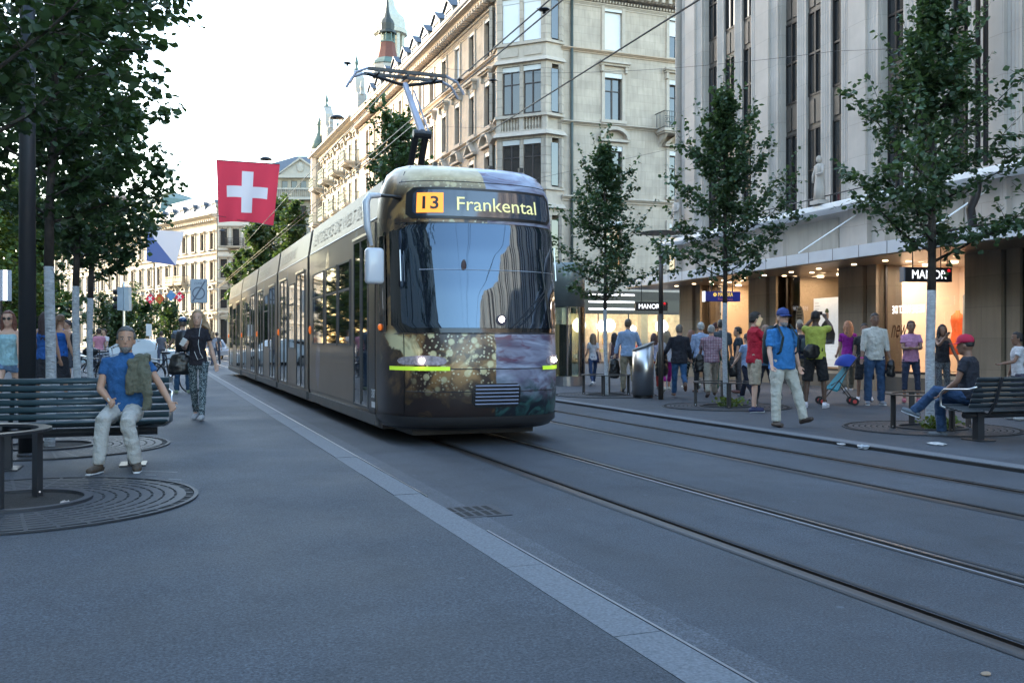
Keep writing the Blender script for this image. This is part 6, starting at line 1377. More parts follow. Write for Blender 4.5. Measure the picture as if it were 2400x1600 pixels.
        if vox < .011:
            for k, (off, ln_) in enumerate(((-.028, .06), (-.01, .075), (.01, .078), (.029, .068))):
                p0 = J['hand'+n]+sd*off-dr*.01; p1 = p0+dr*ln_*.55+nr*.012; p2 = p1+dr*ln_*.3+nr*.035; b.tube([p0, p1, p2], [.0095, .009, .0075], 7)
            p0 = J['wr'+n]+dr*.03+sd*.03*-1; b.tube([p0, p0-sd*.03+dr*.03+nr*.01, p0-sd*.03+dr*.062+nr*.02], [.012, .0105, .009], 7)
        else:
            for off, ln_ in ((-.026, .055), (-.009, .07), (.009, .072), (.026, .06)): b.tube([J['hand'+n]+sd*off-dr*.01, J['hand'+n]+sd*off+dr*ln_*.6+nr*.01, J['hand'+n]+sd*off*.9+dr*ln_*.85+nr*.03], [.0105, .01, .009], 6)
            b.tube([J['wr'+n]+dr*.03-sd*.025, J['wr'+n]+dr*.07-sd*.055], [.013, .011], 6)
        b.tube([J['hip'+n], J['hip'+n].lerp(J['knee'+n], .3), J['knee'+n]], [.075*lk, .07*lk, .046*lk], 12); b.tube([J['knee'+n], J['knee'+n].lerp(J['ank'+n], .3), J['ank'+n]], [.046*lk, .05*lk, .03], 10); b.tube([J['ank'+n], J['heel'+n].lerp(J['toe'+n], .5), J['toe'+n]], [.034, .032, .022], 8)
    body = b.build('body', mat('skin_'+skin, SKIN[skin], .5, var=.08, sc=12, sub=.08), o); remesh(body, vox, 3)
    # top ------------------------------------------------------------
    if top:
        kind, col = top[:2]; nm = 'cloth_%d_%d_%d' % tuple(int(c*200) for c in col)+(pat or ''); cm = cloth_mat(nm, col, pat); b = MB(); e = .014 if kind not in ('jacket',) else .026
        low = {'shirt': .84, 'tee': .86, 'tank': .88, 'jacket': .8, 'polo': .84, 'tunic': .8}[kind]
        if 'low' in pose: low = pose['low']
        TP = [(low, .165*bw*(1.04 if female else 1), .122*bw, 0), (.92, .165*bw*(1.03 if female else 1), .125*bw, -.005), (1.0, .153*bw, .118*bw, .006), (1.1, .148*bw*(.92 if female else 1), .114*bw, .012), (1.2, .158*bw*fm, .12*bw**.5, .014), (1.3, .172*fm*bw**.5, .124+(.012 if female else 0), .008), (1.38, .176*fm*bw**.5, .108, -.004), (1.425, .155*fm, .084, -.008), (1.455, .085, .07, -.004)]
        if kind == 'tank': TP = TP[:-3]+[(1.37, .14*fm, .1, 0)]
        b.rings([ring(z, rx+e-.008, ry+e-.008, oy) for z, rx, ry, oy in TP])
        sl = {'shirt': top[2] if len(top) > 2 else .85, 'tee': .55, 'polo': .5, 'tank': 0, 'jacket': 1.95, 'tunic': 1.9}[kind]
        for n in 'rl':
            if sl <= 0: b.tube([TT(.1*(1 if n == 'r' else -1), -.01, 1.34), TT(.085*(1 if n == 'r' else -1), -.02, 1.44)], .03, 8) ; continue
            A, B_, C_ = J['sh'+n], J['elb'+n], J['wr'+n]; pts = [A.lerp(TT(0, 0, 1.40), .35), A, A.lerp(B_, min(1, sl))]; rr = [.05, .056+e*.5, .052+e*.5]
            if sl > 1: pts += [B_.lerp(C_, (sl-1)*.5), B_.lerp(C_, min(.98, sl-1))]; rr = [.05, .054+e*.5, .047+e*.4, .042+e*.3, .034+e*.4]
            b.tube(pts, rr, 12)
        t_ = b.build({'jacket': 'jacket', 'tank': 'tank_top', 'tee': 't_shirt'}.get(kind, 'shirt'), cm, o); remesh(t_, max(.011, vox*.9), 2, .026, .075)
        if kind in ('shirt', 'polo', 'jacket'):
            b = MB(); b.rings([ring(1.445, .078, .074, 0), ring(1.485, .066, .066, .004), ring(1.48, .061, .06, .004)], False); b.build('collar', cm, o, True)
    # legs ------------------------------------------------------------
    if legs:
        kind, col = legs[:2]; lm = cloth_mat('cloth_%d_%d_%d' % tuple(int(c*200) for c in col)+(lpat or ''), col, lpat); b = MB(); lw = legs[2] if len(legs) > 2 else 1.0
        f0 = lambda x, y, z: base+V3(x, y, z-.93)
        b.rings([ring(1.0, .148*bw+.004, .11*bw+.004, .003, f0), ring(.93, .162*bw, .118*bw, -.008, f0), ring(.85, .15*bw, .11*bw, -.005, f0), ring(.8, .09, .08, 0, f0)])
        for n in 'rl':
            A, B_, C_ = J['hip'+n], J['knee'+n], J['ank'+n]
            if kind == 'skirt': continue
            pts = [A, A.lerp(B_, .35), A.lerp(B_, .8)]; rr = [.092*bw**.4, .087*lw*bw**.4, .07*lw]
            if kind == 'shorts': pts = [A, A.lerp(B_, .5), A.lerp(B_, 1.02)]; rr = [.095*bw**.4, .092*lw, .09*lw]
            elif kind == 'hotpants': pts = [A, A.lerp(B_, .28)]; rr = [.09, .092]
            elif kind == 'capri': pts += [B_, B_.lerp(C_, .55)]; rr = [.088, .083, .066, .058, .054]
            else: pts += [B_, B_.lerp(C_, .4), B_.lerp(C_, 1.02)]; rr += [.066*max(lw, .9), .063*lw, .057*lw if lw >= 1 else .044]
            b.tube(pts, rr, 12)
        if kind == 'skirt': b.rings([ring(z, rx, ry, 0, f0) for z, rx, ry in ((.9, .165, .12), (.6, .2, .16), (.45, .22, .18))])
        l_ = b.build({'shorts': 'shorts', 'hotpants': 'shorts', 'skirt': 'skirt'}.get(kind, 'trousers'), lm, o); remesh(l_, max(.011, vox*.9), 2, .028, .085)
    # shoes -----------------------------------------------------------
    sm_ = mat('shoe_%d_%d' % (int(shoes[0]*300), int(shoes[2]*300)), shoes, .6, var=.15, sc=30)
    for n in 'rl':
        b = MB(); hl, toe, an = J['heel'+n], J['toe'+n], J['ank'+n]; b.tube([hl+V3(0, -.02, 0)+(hl-toe)*.08, hl.lerp(toe, .3)+V3(0, 0, .008), hl.lerp(toe, .75), toe+(toe-hl)*.16], [.038, .046, .048, .034], 10, .85, ref=(1, 0, 0)); b.tube([an+V3(0, 0, .01), hl.lerp(toe, .2)], [.042, .045], 10); sh_ = b.build('shoe', sm_, o); remesh(sh_, .012, 2)
        if soles:
            b = MB(); dn = V3(0, 0, -.032); b.tube([hl+dn+(hl-toe)*.12, hl.lerp(toe, .5)+dn, toe+dn+(toe-hl)*.2], [.03, .044, .03], 10, .3, ref=(1, 0, 0)); b.build('sole', mat('sole_%d' % int(soles[0]*100), soles, .6), sh_)
    # hair ------------------------------------------------------------
    if hair:
        kind, col = hair; hm = mat('hair_%d_%d_%d' % tuple(int(c*300) for c in col), col, .55, var=.3, sc=30, bump=.6, bsc=70, stretch=(1, 1, .2)); b = MB()
        if kind in ('short', 'long', 'bun', 'wavy', 'straight', 'pony'):
            HR = [(.09, .082, .075, -.045), (.13, .086, .1, -.02), (.165, .085, .108, -.012), (.2, .076, .1, -.008), (.232, .05, .068, -.008), (.248, .015, .02, -.008)]
            if kind == 'short': HR = [(.05, .06, .05, -.06)]+HR
            b.rings([[hp(rx*cos(2*pi*k/16), oy+.008+ry*sin(2*pi*k/16)*(1 if sin(2*pi*k/16) < 0 or z > .19 else .5), z) for k in range(16)] for z, rx, ry, oy in HR])
            for s in (-1, 1): b.tube([hp(s*.075, .035, .155), hp(s*.08, .01, .1)], [.018, .01], 6)
        if kind in ('long', 'wavy', 'straight'):
            rngh = random.Random(int(pos[0]*100)); nst = 22; ln_ = .36 if kind != 'straight' else .26
            for k in range(nst):
                a = radians(165+210*k/(nst-1)); x0, y0_ = .078*cos(a), -.012+.088*sin(a)
                amp = .04 if kind == 'wavy' else .012; out_ = 1.9 if kind == 'wavy' else 1.1; wx = .16 if kind == 'wavy' else 0
                P = [hp(x0*.8, y0_*.8, .19), hp(x0*1.12, y0_*1.12, .1)]
                for j in range(1, 5): q = j/4; P.append(hp(x0*(1.12+(out_-1)*q)+amp*sin(j*2+k)-wx*q*q*rngh.uniform(.2, 1), y0_*(1.1+.1*q)-.02*q, .1-ln_*q*rngh.uniform(.85, 1.1)))
                b.tube(P, [.024, .027, .026, .023, .018, .006], 6)
        if kind == 'bun': b.ell(hp(.0, -.09, .22), (.04, .04, .04), 10, 8)
        if kind == 'pony': b.tube([hp(0, -.09, .17), hp(0, -.14, .12), hp(0, -.12, -.08)], [.03, .035, .01], 8)
        if kind == 'buzz': b.rings([[hp(rx*cos(2*pi*k/16), oy+.008+ry*sin(2*pi*k/16)*(1 if sin(2*pi*k/16) < 0 or z > .17 else .7), z) for k in range(16)] for z, rx, ry, oy in ((.09, .079, .07, -.04), (.14, .081, .1, -.016), (.18, .078, .1, -.01), (.215, .062, .084, -.008), (.241, .02, .03, -.008))])
        hh = b.build('hair', hm, o); remesh(hh, .011 if kind in ('wavy', 'long', 'straight') else .013, 1, .012, .03)
    if cap:
        cm = mat('cap_%d_%d' % (int(cap[0]*100), int(cap[2]*100)), cap, .75, var=.08, bump=.2); b = MB()
        b.rings([[hp(rx*cos(2*pi*k/18), .005+ry*sin(2*pi*k/18), z) for k in range(18)] for z, rx, ry in ((.145, .088, .112), (.17, .09, .115), (.21, .084, .106), (.245, .06, .078), (.262, .02, .025))], True); b.ell(hp(0, 0, .263), (.01, .01, .006), 8, 4)
        co = b.build('cap', cm, o, True); b = MB(); R = []
        for z_, e_ in ((0, 0), (.006, 0)): R.append([hp(.088*cos(a), .005+.112*sin(a), .15+z_) for a in np.linspace(.35, pi-.35, 10)]+[hp(.085*cos(a), .03+.19*sin(a), .14+z_-.012*abs(cos(a))) for a in np.linspace(pi-.35, .35, 10)])
        b.rings(R); b.build('visor', cm, co)
    if face:
        M_EW = mat('eye_white', (.5, .47, .45), .3); M_ED = mat('eye_dark', (.02, .015, .012), .2); M_LIP = mat('lips_'+skin, tuple(c*q for c, q in zip(SKIN[skin], (.75, .5, .5))), .5); M_BR = mat('brow_%d' % int((hair[1][0] if hair else .1)*100), tuple(c*.8+.01 for c in (hair[1] if hair else (.1, .08, .06))), .8)
        for s in (-1, 1):
            b = MB(); b.ell(hp(s*.031, .099, .112), (.0135, .007, .0065), 10, 6); b.build('eye', M_EW, o, True); b = MB(); b.ell(hp(s*.031, .1045, .112), (.006, .004, .006), 8, 6); b.build('iris', M_ED, o, True)
            b = MB(); b.tube([hp(s*.016, .109, .132), hp(s*.034, .108, .137), hp(s*.05, .096, .131)], [.003, .0045, .003], 6); b.build('eyebrow', M_BR, o)
        b = MB(); b.tube([hp(-.024, .103, .04), hp(0, .112, .041), hp(.024, .103, .04)], [.003, .0055, .003], 6); b.build('mouth', M_LIP, o)
    if beard:
        b = MB(); b.rings([[hp(rx*cos(a), .012+oy+ry*sin(a), z) for a in np.linspace(.15, pi-.15, 12)] for z, rx, ry, oy in ((.036, .064, .0965, .0), (.02, .057, .088, .012), (.0, .044, .068, .026), (-.022, .02, .03, .05))], False, False); b.build('beard', mat('beard_%d' % int(beard[0]*100), beard, .9, var=.4, sc=60, bump=.6), o, True)
    if glasses:
        b = MB()
        for s in (-1, 1):
            if glasses == 'dark': b.ell(hp(s*.034, .112, .11), (.027, .006, .021), 12, 6)
            else: b.rings([[hp(s*.034+q*cos(a), .115, .11+q*.75*sin(a)) for a in np.linspace(0, 2*pi, 13)[:-1]] for q in (.022, .026)], False)
            b.tube([hp(s*.06, .108, .115), hp(s*.08, .0, .11)], .003, 5)
        b.tube([hp(-.01, .116, .115), hp(.01, .116, .115)], .003, 5); b.build('glasses', M_BLACK, o)
    o['_j'] = 0; del o['_j']
    Mo = Matrix.LocRotScale(Vector(pos), Euler((0, 0, -YAW+radians(h))), Vector((H/1.78,)*3))
    return o, J, hp, TT, Mo
def bag(name, label, p, r, m, strap=None, rot=0, cat='bag'):
    o = thing(name, label, cat, p, rot); b = MB(); b.rings([[(r[0]*f*cos(a)*(1 if abs(cos(a)) < .7 else 1), r[1]*f*sin(a), z*r[2]) for a in np.linspace(0, 2*pi, 15)[:-1]] for f, z in ((.7, -1), (1, -.85), (1.05, -.3), (.95, .4), (.75, .85), (.4, 1))]); remesh(b.build('bag_body', m, o, True), .016, 2, .05, .1)
    if strap: b = MB(); b.tube([Vector(q)-Vector(p) if rot == 0 else Matrix.Rotation(-rot, 3, 'Z') @ (Vector(q)-Vector(p)) for q in strap], .012, 6); b.build('strap', m, o, True)
    return o
def backpack(label, Mo, TT, m, s=1, side=0):
    c = TT(side, -.2, 1.2); o = thing('backpack', label, 'backpack', Mo @ c, Mo.to_euler().z); b = MB(); k = Mo.to_scale().x*s
    b.rings([[(.15*k*f*cos(a), .1*k*f*sin(a), z*k) for a in np.linspace(0, 2*pi, 17)[:-1]] for f, z in ((.5, -.25), (1, -.22), (1.08, -.05), (1, .12), (.75, .22), (.3, .25))]); b.build('pack', m, o, True)
    b = MB()
    for s_ in (-1, 1): b.tube([(s_*.08*k, .08*k, .2*k), (s_*.1*k, .2*k, .26*k), (s_*.115*k, .335*k, .1*k), (s_*.13*k, .3*k, -.08*k), (s_*.13*k, .12*k, -.18*k)], .018*k, 6, .5)
    b.build('strap', m, o); return o
LV, RV = LP, RP
N_ = lambda *a: dict(zip(a[::2], a[1::2]))
walkA = dict(leg_r=(24, 4, 2), leg_l=(-14, 22, 2), arm_r=(-14, 9, 10), arm_l=(20, 9, 18), toe_r=14, toe_l=-25, pelvis=.9)
walkB = dict(leg_l=(22, 6, 2), leg_r=(-16, 34, 2), arm_l=(-12, 9, 12), arm_r=(18, 9, 20), toe_l=10, toe_r=-40, pelvis=.9)
stand = dict(leg_r=(2, 2, 4), leg_l=(-2, 0, 4), pelvis=.935)
def at(px, py, z): return G(px, py, z)
def Hof(px, py, top, z): d = FPX*(CAMH-z)/(py-800); return (py-top)*d/FPX
# ---- left side people
DARK = (.02, .02, .022)
p = at(268, 1098, LV); 
seat = thing_pos = Vector((-.25, 9.68, LV))
ps, J, hp, TT, Mo = person('seated grey-haired man in a blue polo shirt and pale trousers, arm over the bench end', (-.27, 9.72, LV-.0), 190, 1.72, 't', ('short', (.1, .095, .09)), ('polo', (.02, .095, .25)), ('trousers', (.42, .41, .38)), (.07, .05, .035),
    dict(pelvis=.545, leg_r=(84, 80, 13), leg_l=(82, 92, 27), arm_r=(12, 10, 42, 42), arm_l=(4, 34, 30, 6), splay=14, low=.9), 1.06, vox=.0085, face=True, beard=(.2, .19, .18), soles=(.6, .6, .6), lean=-6, headturn=10, headtilt=-4)
# jacket over his shoulder
M_JK = cloth_mat('olive_jacket', (.12, .12, .085)); jk = thing('olive_jacket', 'olive jacket slung over the seated man\'s shoulder', 'jacket', Mo @ TT(-.2, .08, 1.2), Mo.to_euler().z)
b = MB()
def ribbon(pts, w, th=.02, n=10):
    P = [Vector(q) for q in pts]
    return [[p+Vector((w_*cos(a), th*sin(a)*(1+.3*cos(3*a)), 0)) for a in np.linspace(0, 2*pi, n+1)[:-1]] for p, w_ in zip(P, w)]
b.rings(ribbon([(.02, -.12, .12), (.02, -.02, .25), (.02, .05, .235), (.02, .085, .1), (.03, .095, -.02), (.02, .095, -.1)], [.05, .06, .07, .08, .088, .075], .03, 20))
b.rings(ribbon([(.09, .09, .2), (.11, .11, .02), (.12, .115, -.12)], [.035, .04, .03], .03)); b.rings(ribbon([(-.04, .1, .08), (-.045, .12, -.1), (-.035, .125, -.27)], [.04, .042, .034], .03)); remesh(b.build('cloth', M_JK, jk), .011, 2, .045, .07)
wt = thing('wristwatch', 'steel wristwatch on the seated man\'s right wrist', 'watch', Mo @ J['wrr']); b = MB(); b.lathe([(.03, -.008), (.03, .008)], 14, cap=False); b.build('band', M_CHROME, wt, rot=(0, radians(55), 0))
# walking woman
p = at(464, 984, LV); ws, J, hp, TT, Mo = person('woman walking towards us with blowing blonde hair, black shirt and patterned trousers', p, 188, 1.69, 'l', ('wavy', (.34, .22, .12)), ('tee', (.02, .018, .025)), ('trousers', (.03, .05, .06), .82), (.4, .4, .42),
    dict(leg_l=(12, 0, 0), leg_r=(-10, 16, -1), arm_r=(14, 14, 88, 20), arm_l=(-4, 16, 10), toe_r=-25, pelvis=.925, splay=4), .84, True, .0105, face=True, lpat='geo', headtilt=0)
bag('shoulder_bag', 'soft black shoulder bag at the walking woman\'s hip', Mo @ TT(.27, -.02, .88), (.17, .09, .16), M_BLACK, [Mo @ TT(.22, .0, 1.0), Mo @ TT(.16, .05, 1.3), Mo @ TT(.15, 0, 1.47)])
ph = thing('phone', 'white phone held by the walking woman', 'phone', Mo @ (J['handr']+Vector((-.02, .06, .03))), 0); b = MB(); b.box(-.035, .035, -.006, .006, -.06, .06); b.build('case', M_WHITE, ph, rot=(.4, .5, 0))
w_ = thing('earphone_cord', 'white earphone cord hanging down the walking woman\'s shirt', 'cord', (0, 0, 0)); b = MB(); b.tube([Mo @ TT(*q) for q in ((-.075, .05, 1.6), (-.05, .13, 1.42), (-.03, .145, 1.2), (-.06, .14, 1.05), (-.1, .13, .98), (-.02, .14, .95), (.03, .14, 1.08))], .004, 5); b.build('cord', M_WHITE, w_)
# cyclist
p = at(428, 922, LV); o, J, hp, TT, Mo = person('man in a blue cycle helmet and grey shirt seen from behind, pushing a bicycle', p, 20, 1.74, 'l', ('short', (.1, .07, .05)), ('tee', (.16, .19, .23)), ('trousers', (.03, .07, .13)), (.25, .3, .2), dict(stand, arm_l=(45, 14, 16), arm_r=(20, 9, 10)), 1, vox=.014)
he = thing('cycle_helmet', 'dark blue cycle helmet on the man with the bicycle', 'helmet', Mo @ hp(0, 0, .19)); b = MB(); b.ell((0, 0, 0), (.1, .13, .08), 14, 8); b.build('shell', mat('helmet_blue', (.01, .04, .1), .2, coat=1), he, True); backpack('black backpack on the man in the cycle helmet', Mo, TT, M_BLACK, 1.05)
# woman in sunglasses
p = at(20, 985, LV); o, J, hp, TT, Mo = person('woman in sunglasses with auburn hair, pale blue top and denim shorts', p, 195, 1.7, 'l', ('long', (.16, .06, .04)), ('tank', (.3, .5, .55)), ('hotpants', (.12, .2, .32)), (.4, .35, .3), walkA, .92, True, .012, glasses='dark', face=True)
p = at(106, 960, LV); o, J, hp, TT, Mo = person('long-haired woman seen from behind between the lamp post and the first white trunk', p, 12, 1.72, 't', ('long', (.04, .02, .02)), ('tank', (.02, .09, .3)), ('skirt', (.02, .02, .025)), (.05, .05, .05), stand, .95, True, .013)
p = at(140, 940, LV); o, J, hp, TT, Mo = person('woman in a bright blue strap top seen from behind right of the white trunk', p, -8, 1.74, 't', ('pony', (.16, .09, .05)), ('tank', (.01, .09, .34)), ('skirt', (.015, .015, .02)), (.05, .05, .05), dict(stand, arm_r=(6, 12, 8)), .95, True, .013)
p = at(160, 905, LV); person('man in a black vest between the two white trunks', p, 120, 1.78, 't', ('buzz', (.03, .02, .02)), ('tank', DARK), ('shorts', (.05, .05, .06)), (.05, .05, .05), stand, 1.05, vox=.018)
for i, (px, py, col, h) in enumerate(((232, 880, (.5, .2, .25), 30), (245, 876, (.55, .5, .5), 160), (300, 868, (.3, .1, .08), 100), (378, 862, (.1, .1, .12), 20), (498, 858, (.3, .3, .35), 170), (508, 856, (.05, .05, .06), 10))):
    p = at(px, py, LV); person(['distant pedestrian in dusty pink beyond the bicycles', 'distant pedestrian in white beyond the bicycles', 'distant pedestrian in brick red beside the parked cars', 'distant pedestrian in black near the cars', 'distant pedestrian in grey beside the tram tail', 'distant pedestrian in black beside the tram tail'][i], p, h, 1.7, 't', ('short', (.05, .03, .02)), ('tee', col), ('trousers', (.05, .06, .09)), (.1, .1, .1), walkA if i % 2 else walkB, 1, vox=.03)
# ---- right side people
R_ = [
 ('woman in a white tee and jeans with a striped bag behind the glass lift', 1390, 903, 779, 10, 'l', ('straight', (.2, .13, .08)), ('tee', (.55, .55, .58)), ('trousers', (.03, .06, .14), .85), (.6, .6, .6), walkA, .85, 1, {}),
 ('woman with long dark hair, maroon top and cream trousers right of the first trunk', 1440, 903, 777, 14, 't', ('long', (.02, .015, .015)), ('tank', (.09, .055, .07)), ('trousers', (.5, .45, .4), .9), (.3, .2, .15), walkB, .9, 1, {}),
 ('man in a light blue shirt and khaki trousers seen from behind with one foot raised', 1472, 918, 747, -4, 'l', ('short', (.12, .09, .06)), ('shirt', (.3, .42, .62), 1.9), ('trousers', (.26, .22, .15), 1.1), (.05, .04, .03), dict(leg_r=(48, 70, 8), leg_l=(0, 0, 3), arm_l=(4, 14, 4), arm_r=(12, 20, 14), pelvis=.93), 1.1, 0, {}),
 ('woman with straight brown hair and red trousers behind the steel bin', 1533, 912, 781, 5, 'l', ('straight', (.07, .03, .025)), ('tee', (.4, .42, .55)), ('trousers', (.35, .04, .03), .9), (.1, .1, .1), stand, .85, 1, {}),
 ('blonde woman in a white tee and magenta leggings right of the slim lamp', 1563, 918, 772, 0, 'l', ('straight', (.25, .19, .12)), ('tee', (.55, .55, .6)), ('capri', (.3, .01, .18)), (.5, .48, .4), walkA, .95, 1, {}),
 ('grey-haired man in a dark blazer and jeans striding away', 1592, 931, 760, -6, 'l', ('short', (.16, .14, .12)), ('jacket', (.018, .02, .03)), ('trousers', (.03, .09, .2)), (.12, .06, .04), dict(leg_l=(14, 0, 2), leg_r=(-10, 62, 2), arm_r=(6, 12, 20), arm_l=(6, 22, 50), toe_r=-60, pelvis=.93), 1.1, 0, {}),
 ('woman with reddish hair and floral trousers in the crowd', 1620, 914, 770, 6, 'l', ('straight', (.18, .08, .05)), ('tee', (.03, .04, .03)), ('trousers', (.02, .03, .03)), (.5, .5, .45), walkB, .95, 1, dict(lpat='floral')),
 ('white-haired man in a pale blue shirt and black trousers', 1643, 920, 755, 4, 'l', ('short', (.42, .42, .4)), ('shirt', (.3, .38, .55), 1.9), ('trousers', (.015, .015, .018)), (.15, .08, .06), stand, 1.1, 0, {}),
 ('grey-haired man in a red checked shirt walking away', 1667, 931, 758, -6, 'l', ('short', (.3, .3, .29)), ('shirt', (.4, .3, .36), .9), ('trousers', (.34, .3, .24), 1.1), (.08, .05, .04), walkA, 1.16, 0, dict(pat='check')),
 ('woman with a dark bun behind the checked shirt', 1676, 905, 757, 0, 't', ('bun', (.05, .015, .02)), ('tee', (.02, .02, .04)), ('trousers', (.35, .3, .25)), (.2, .15, .1), stand, .9, 1, {}),
 ('man in a dark slate shirt and green trousers behind the middle trunk', 1690, 920, 749, -4, 'l', ('short', (.04, .035, .03)), ('shirt', (.055, .07, .085), .9), ('trousers', (.02, .09, .06)), (.05, .04, .03), stand, 1.1, 0, {}),
 ('young man in navy facing left with a dark bag right of the middle trunk', 1731, 921, 766, 75, 't', ('short', (.015, .012, .012)), ('tee', (.02, .035, .05)), ('trousers', (.06, .055, .06)), (.15, .06, .05), stand, .95, 0, {}),
 ('man in a pale blue shirt and navy trousers behind the red polo shirt', 1752, 938, 778, 30, 'l', ('short', (.08, .06, .05)), ('tee', (.3, .4, .6)), ('trousers', (.015, .018, .035)), (.15, .15, .17), walkA, 1.0, 0, {}),
 ('young man in a red polo and khaki shorts talking on the phone', 1768, 966, 731, -84, 'l', ('short', (.02, .015, .012)), ('polo', (.4, .01, .03)), ('shorts', (.36, .3, .22)), (.015, .02, .07), dict(leg_r=(-3, 2, 2), leg_l=(5, 4, 2), arm_r=(40, 8, 128, -12), arm_l=(60, 10, 60, 30), pelvis=.935), 1.05, 0, dict(soles=(.6, .6, .65), vox=.012, face=True)),
 ('bald man with a dark backpack behind the man in the blue cap', 1795, 948, 757, 10, 'l', ('buzz', (.35, .22, .17)), ('tee', (.08, .2, .35)), ('trousers', (.02, .022, .035)), (.1, .12, .1), walkB, 1.1, 0, {}),
 ('man in a blue cap and blue shirt striding across with a backpack', 1833, 998, 722, -158, 'l', ('buzz', (.2, .18, .16)), ('shirt', (.03, .17, .42), .8), ('trousers', (.45, .44, .38), 1.12), (.06, .04, .03), dict(leg_r=(8, 4, 9), leg_l=(16, 0, 13), arm_r=(8, 12, 22), arm_l=(-10, 14, 16), toe_l=22, toe_r=0, pelvis=.92), 1.24, 0, dict(vox=.0095, cap=(.02, .05, .2), face=True, beard=(.3, .28, .27), glasses='thin', headturn=-10)),
 ('short-haired boy with a dark shoulder bag beside the yellow shirt', 1876, 925, 757, 15, 't', ('buzz', (.06, .04, .03)), ('tee', (.015, .018, .035)), ('trousers', (.13, .11, .08)), (.1, .1, .1), stand, .95, 0, {}),
 ('man in a yellow tee and black shorts raising both arms to take a photo', 1911, 955, 727, -28, 'd', ('buzz', (.02, .015, .015)), ('tee', (.42, .46, .08)), ('shorts', (.012, .012, .014), 1.1), (.6, .58, .62), dict(leg_r=(2, 2, 7), leg_l=(-2, 2, 7), arm_r=(98, 12, 46, 42), arm_l=(98, 12, 46, 42), pelvis=.93), 1.1, 0, dict(soles=(.7, .7, .75))),
 ('woman in a purple tee with a crossbody strap walking away past the pillar', 1988, 921, 748, -12, 'l', ('straight', (.32, .13, .06)), ('tee', (.22, .01, .2)), ('trousers', (.09, .085, .065), 1), (.4, .4, .42), walkA, .95, 1, {}),
 ('man in a white rolled-sleeve shirt and blue jeans standing before the lit window', 2050, 949, 733, 172, 'b', ('buzz', (.012, .01, .01)), ('shirt', (.5, .49, .45), 1.5), ('trousers', (.025, .06, .13), 1.15), (.2, .22, .26), stand, 1.06, 0, dict(vox=.012, face=True, soles=(.6, .6, .6))),
 ('person in black shorts and white trainers half hidden behind the white shirt', 2026, 940, 757, 160, 'b', ('buzz', (.012, .01, .01)), ('tee', DARK), ('shorts', (.015, .015, .018)), (.6, .6, .65), stand, 1.0, 0, {}),
 ('woman in a pink tee with folded arms and dark cropped jeans', 2135, 943, 751, 168, 'b', ('short', (.02, .012, .015)), ('tee', (.42, .2, .32)), ('capri', (.02, .03, .06)), (.35, .08, .12), dict(leg_r=(2, 0, 5), leg_l=(0, 0, 6), arm_r=(22, 8, 72, 62), arm_l=(26, 8, 66, 62), pelvis=.93), 1.0, 1, dict(vox=.012, face=True)),
 ('woman in black with a hand to her face right of the tallest tree\'s trunk', 2208, 940, 760, 175, 'b', ('long', (.015, .012, .015)), ('tank', (.015, .014, .018)), ('trousers', (.06, .065, .075)), (.3, .3, .32), dict(leg_r=(6, 4, 0), leg_l=(-4, 2, 4), arm_r=(62, 2, 90, 28), arm_l=(6, 20, 10), pelvis=.93), 1.0, 1, dict(lpat='speckle', vox=.012)),
 ('boy in a white tee standing behind the right-hand bench', 2386, 985, 778, 84, 'b', ('short', (.012, .01, .01)), ('tee', (.55, .55, .58)), ('shorts', (.06, .06, .09)), (.3, .3, .3), dict(stand, arm_l=(30, 6, 50)), .85, 0, dict(vox=.012, face=True)),
]
PJ = {}
for i, (lab, px, py, top_, h, sk, hr, tp_, lg, shc, pose, bld, fem, kw) in enumerate(R_):
    p = at(px, py, RV); H = Hof(px, py, top_, RV)
    kw = dict(kw); kw.setdefault('vox', .016)
    PJ[i] = person(lab, p, h, H, sk, hr, tp_, lg, shc, pose, bld, bool(fem), **kw)
def MT(i, *a): return PJ[i][4] @ PJ[i][3](*a)
def MJ(i, k): return PJ[i][4] @ PJ[i][1][k]
bag('hand_bag', 'black rucksack hanging from the hand of the man in the light blue shirt', MJ(2, 'handl')-Vector((0, 0, .28)), (.14, .1, .24), M_BLACK, [MJ(2, 'handl'), MJ(2, 'handl')-Vector((0, 0, .1))])
bag('shoulder_bag', 'navy and white striped bag of the woman behind the glass lift', MT(0, .16, .0, .95), (.1, .06, .15), mat('bag_navy', (.02, .03, .08), .6, var=.9, sc=4), [MT(0, .14, 0, 1.1), MT(0, -.1, .0, 1.45)])
bag('coat_bundle', 'dark coat carried by the striding man in the blazer', MJ(5, 'handl')-Vector((0, 0, .15)), (.14, .12, .3), M_BLACK)
bag('hand_bag', 'soft black bag among the crowd left of the checked shirt', MT(8, -.26, .0, .82), (.13, .09, .2), M_BLACK, [MT(8, -.26, 0, 1.0), MT(8, -.22, 0, 1.3)])
bag('hand_bag', 'dark slouchy bag held low by the young man in navy', MT(11, -.1, .12, .68), (.14, .1, .24), M_BLACK, [MJ(11, 'handl'), MT(11, -.1, .12, .85)])
bag('waist_bag', 'black shoulder bag at the waist of the man in the yellow tee', MT(17, -.02, -.16, 1.0), (.19, .07, .13), M_BLACK, [MT(17, .14, -.1, 1.0), MT(17, .1, .1, 1.3), MT(17, .06, .02, 1.47)])
bag('shoulder_bag', 'dark shoulder bag on the back of the woman in purple', MT(18, .18, -.12, 1.15), (.09, .09, .2), mat('bag_slate', (.03, .04, .045), .7), [MT(18, .16, -.1, 1.3), MT(18, -.05, -.12, 1.45), MT(18, -.12, .0, 1.46)])
bag('folded_jacket', 'dark jacket held in the hand of the man in the white shirt', MJ(19, 'handl')-Vector((0, 0, .13)), (.08, .07, .17), M_BLACK)
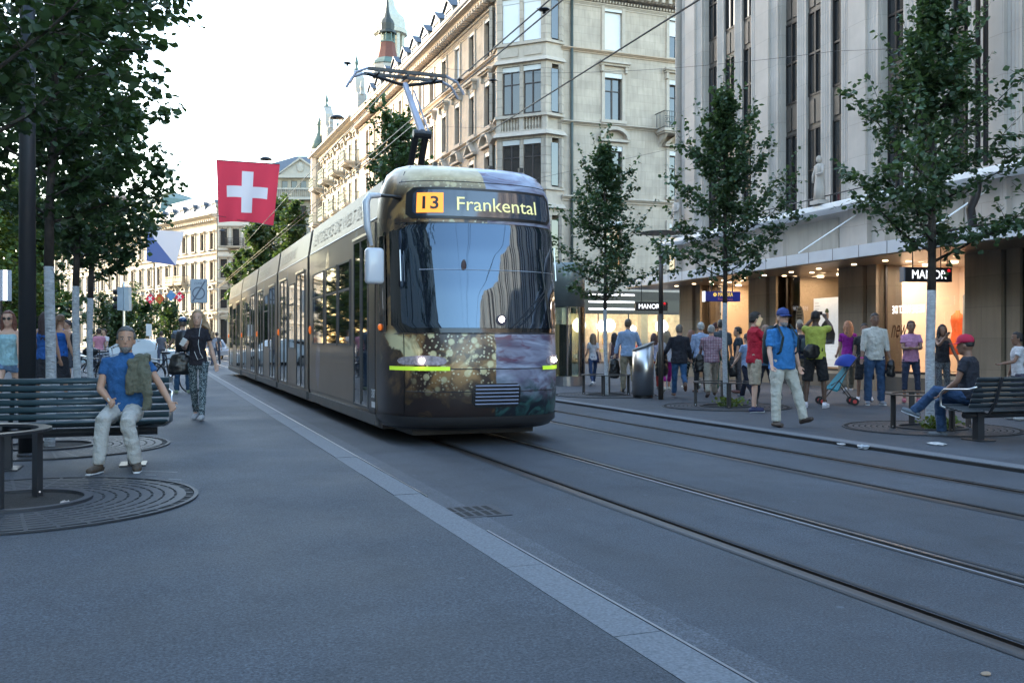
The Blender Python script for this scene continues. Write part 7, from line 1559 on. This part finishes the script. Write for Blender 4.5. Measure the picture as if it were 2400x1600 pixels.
bag('shopping_bag', 'pale blue carrier bag of the woman in black', MJ(22, 'handl')-Vector((-.05, 0, .26)), (.1, .04, .2), mat('bag_pale_blue', (.35, .42, .52), .6), [MJ(22, 'handl'), MJ(22, 'handl')-Vector((-.03, 0, .12))]); bag('shopping_bag', 'red carrier bag beside the pale blue one', MJ(22, 'handl')-Vector((.03, 0, .3)), (.05, .04, .18), mat('bag_red', (.45, .01, .04), .6))
backpack('black backpack on the bald man\'s back', PJ[14][4], PJ[14][3], mat('pack_dark_green', (.015, .028, .03), .7), 1.15); backpack('dark green backpack of the man in the blue cap', PJ[15][4], PJ[15][3], mat('pack_dark_green', 0), 1.2); backpack('teal-strapped backpack of the woman in pink', PJ[21][4], PJ[21][3], mat('pack_teal', (.02, .07, .09), .7), .85)
backpack('grey-green pack on the short-haired boy', PJ[16][4], PJ[16][3], mat('pack_slate', (.03, .045, .05), .7), .7)
ph = thing('phone', 'gold phone held to the ear of the young man in red', 'phone', PJ[13][4] @ PJ[13][2](.11, .03, .07), PJ[13][4].to_euler().z); b = MB(); b.box(-.008, .008, -.04, .04, -.08, .08); b.build('case', mat('phone_gold', (.6, .45, .28), .3, .4), ph, rot=(-.5, 0, 0))
ph = thing('camera_phone', 'small camera held up by the man in the yellow tee', 'camera', (MJ(17, 'handr')+MJ(17, 'handl'))/2+Vector((0, 0, .03))); b = MB(); b.box(-.05, .05, -.02, .02, -.03, .04); b.build('case', M_BLACK, ph)
br = thing('wristband', 'pink wristband of the man in the white shirt', 'bracelet', MJ(19, 'wrr')); b = MB(); b.lathe([(.034, -.01), (.034, .01)], 14, cap=False); b.build('band', mat('band_pink', (.7, .03, .35), .6), br)
# red cap man on the right bench
cx_, cy_ = rb_.x+.02, rb_.y+.12
ps, J, hp, TT, Mo = person('seated man in a red cap and black tee with crossed legs on the right-hand bench', (cx_+.06, cy_+.3, RV), 52, 1.75, 'b', ('buzz', (.015, .012, .012)), ('tee', (.018, .022, .032)), ('trousers', (.03, .07, .15), 1.05), (.12, .14, .16),
    dict(pelvis=.55, leg_l=(102, 58, -6), leg_r=(80, 84, 0), toe_l=25, arm_l=(22, 10, 30, 16), arm_r=(24, 10, 30, 16), low=.88), 1.15, vox=.011, cap=(.42, .01, .05), soles=(.55, .57, .6), lean=4)
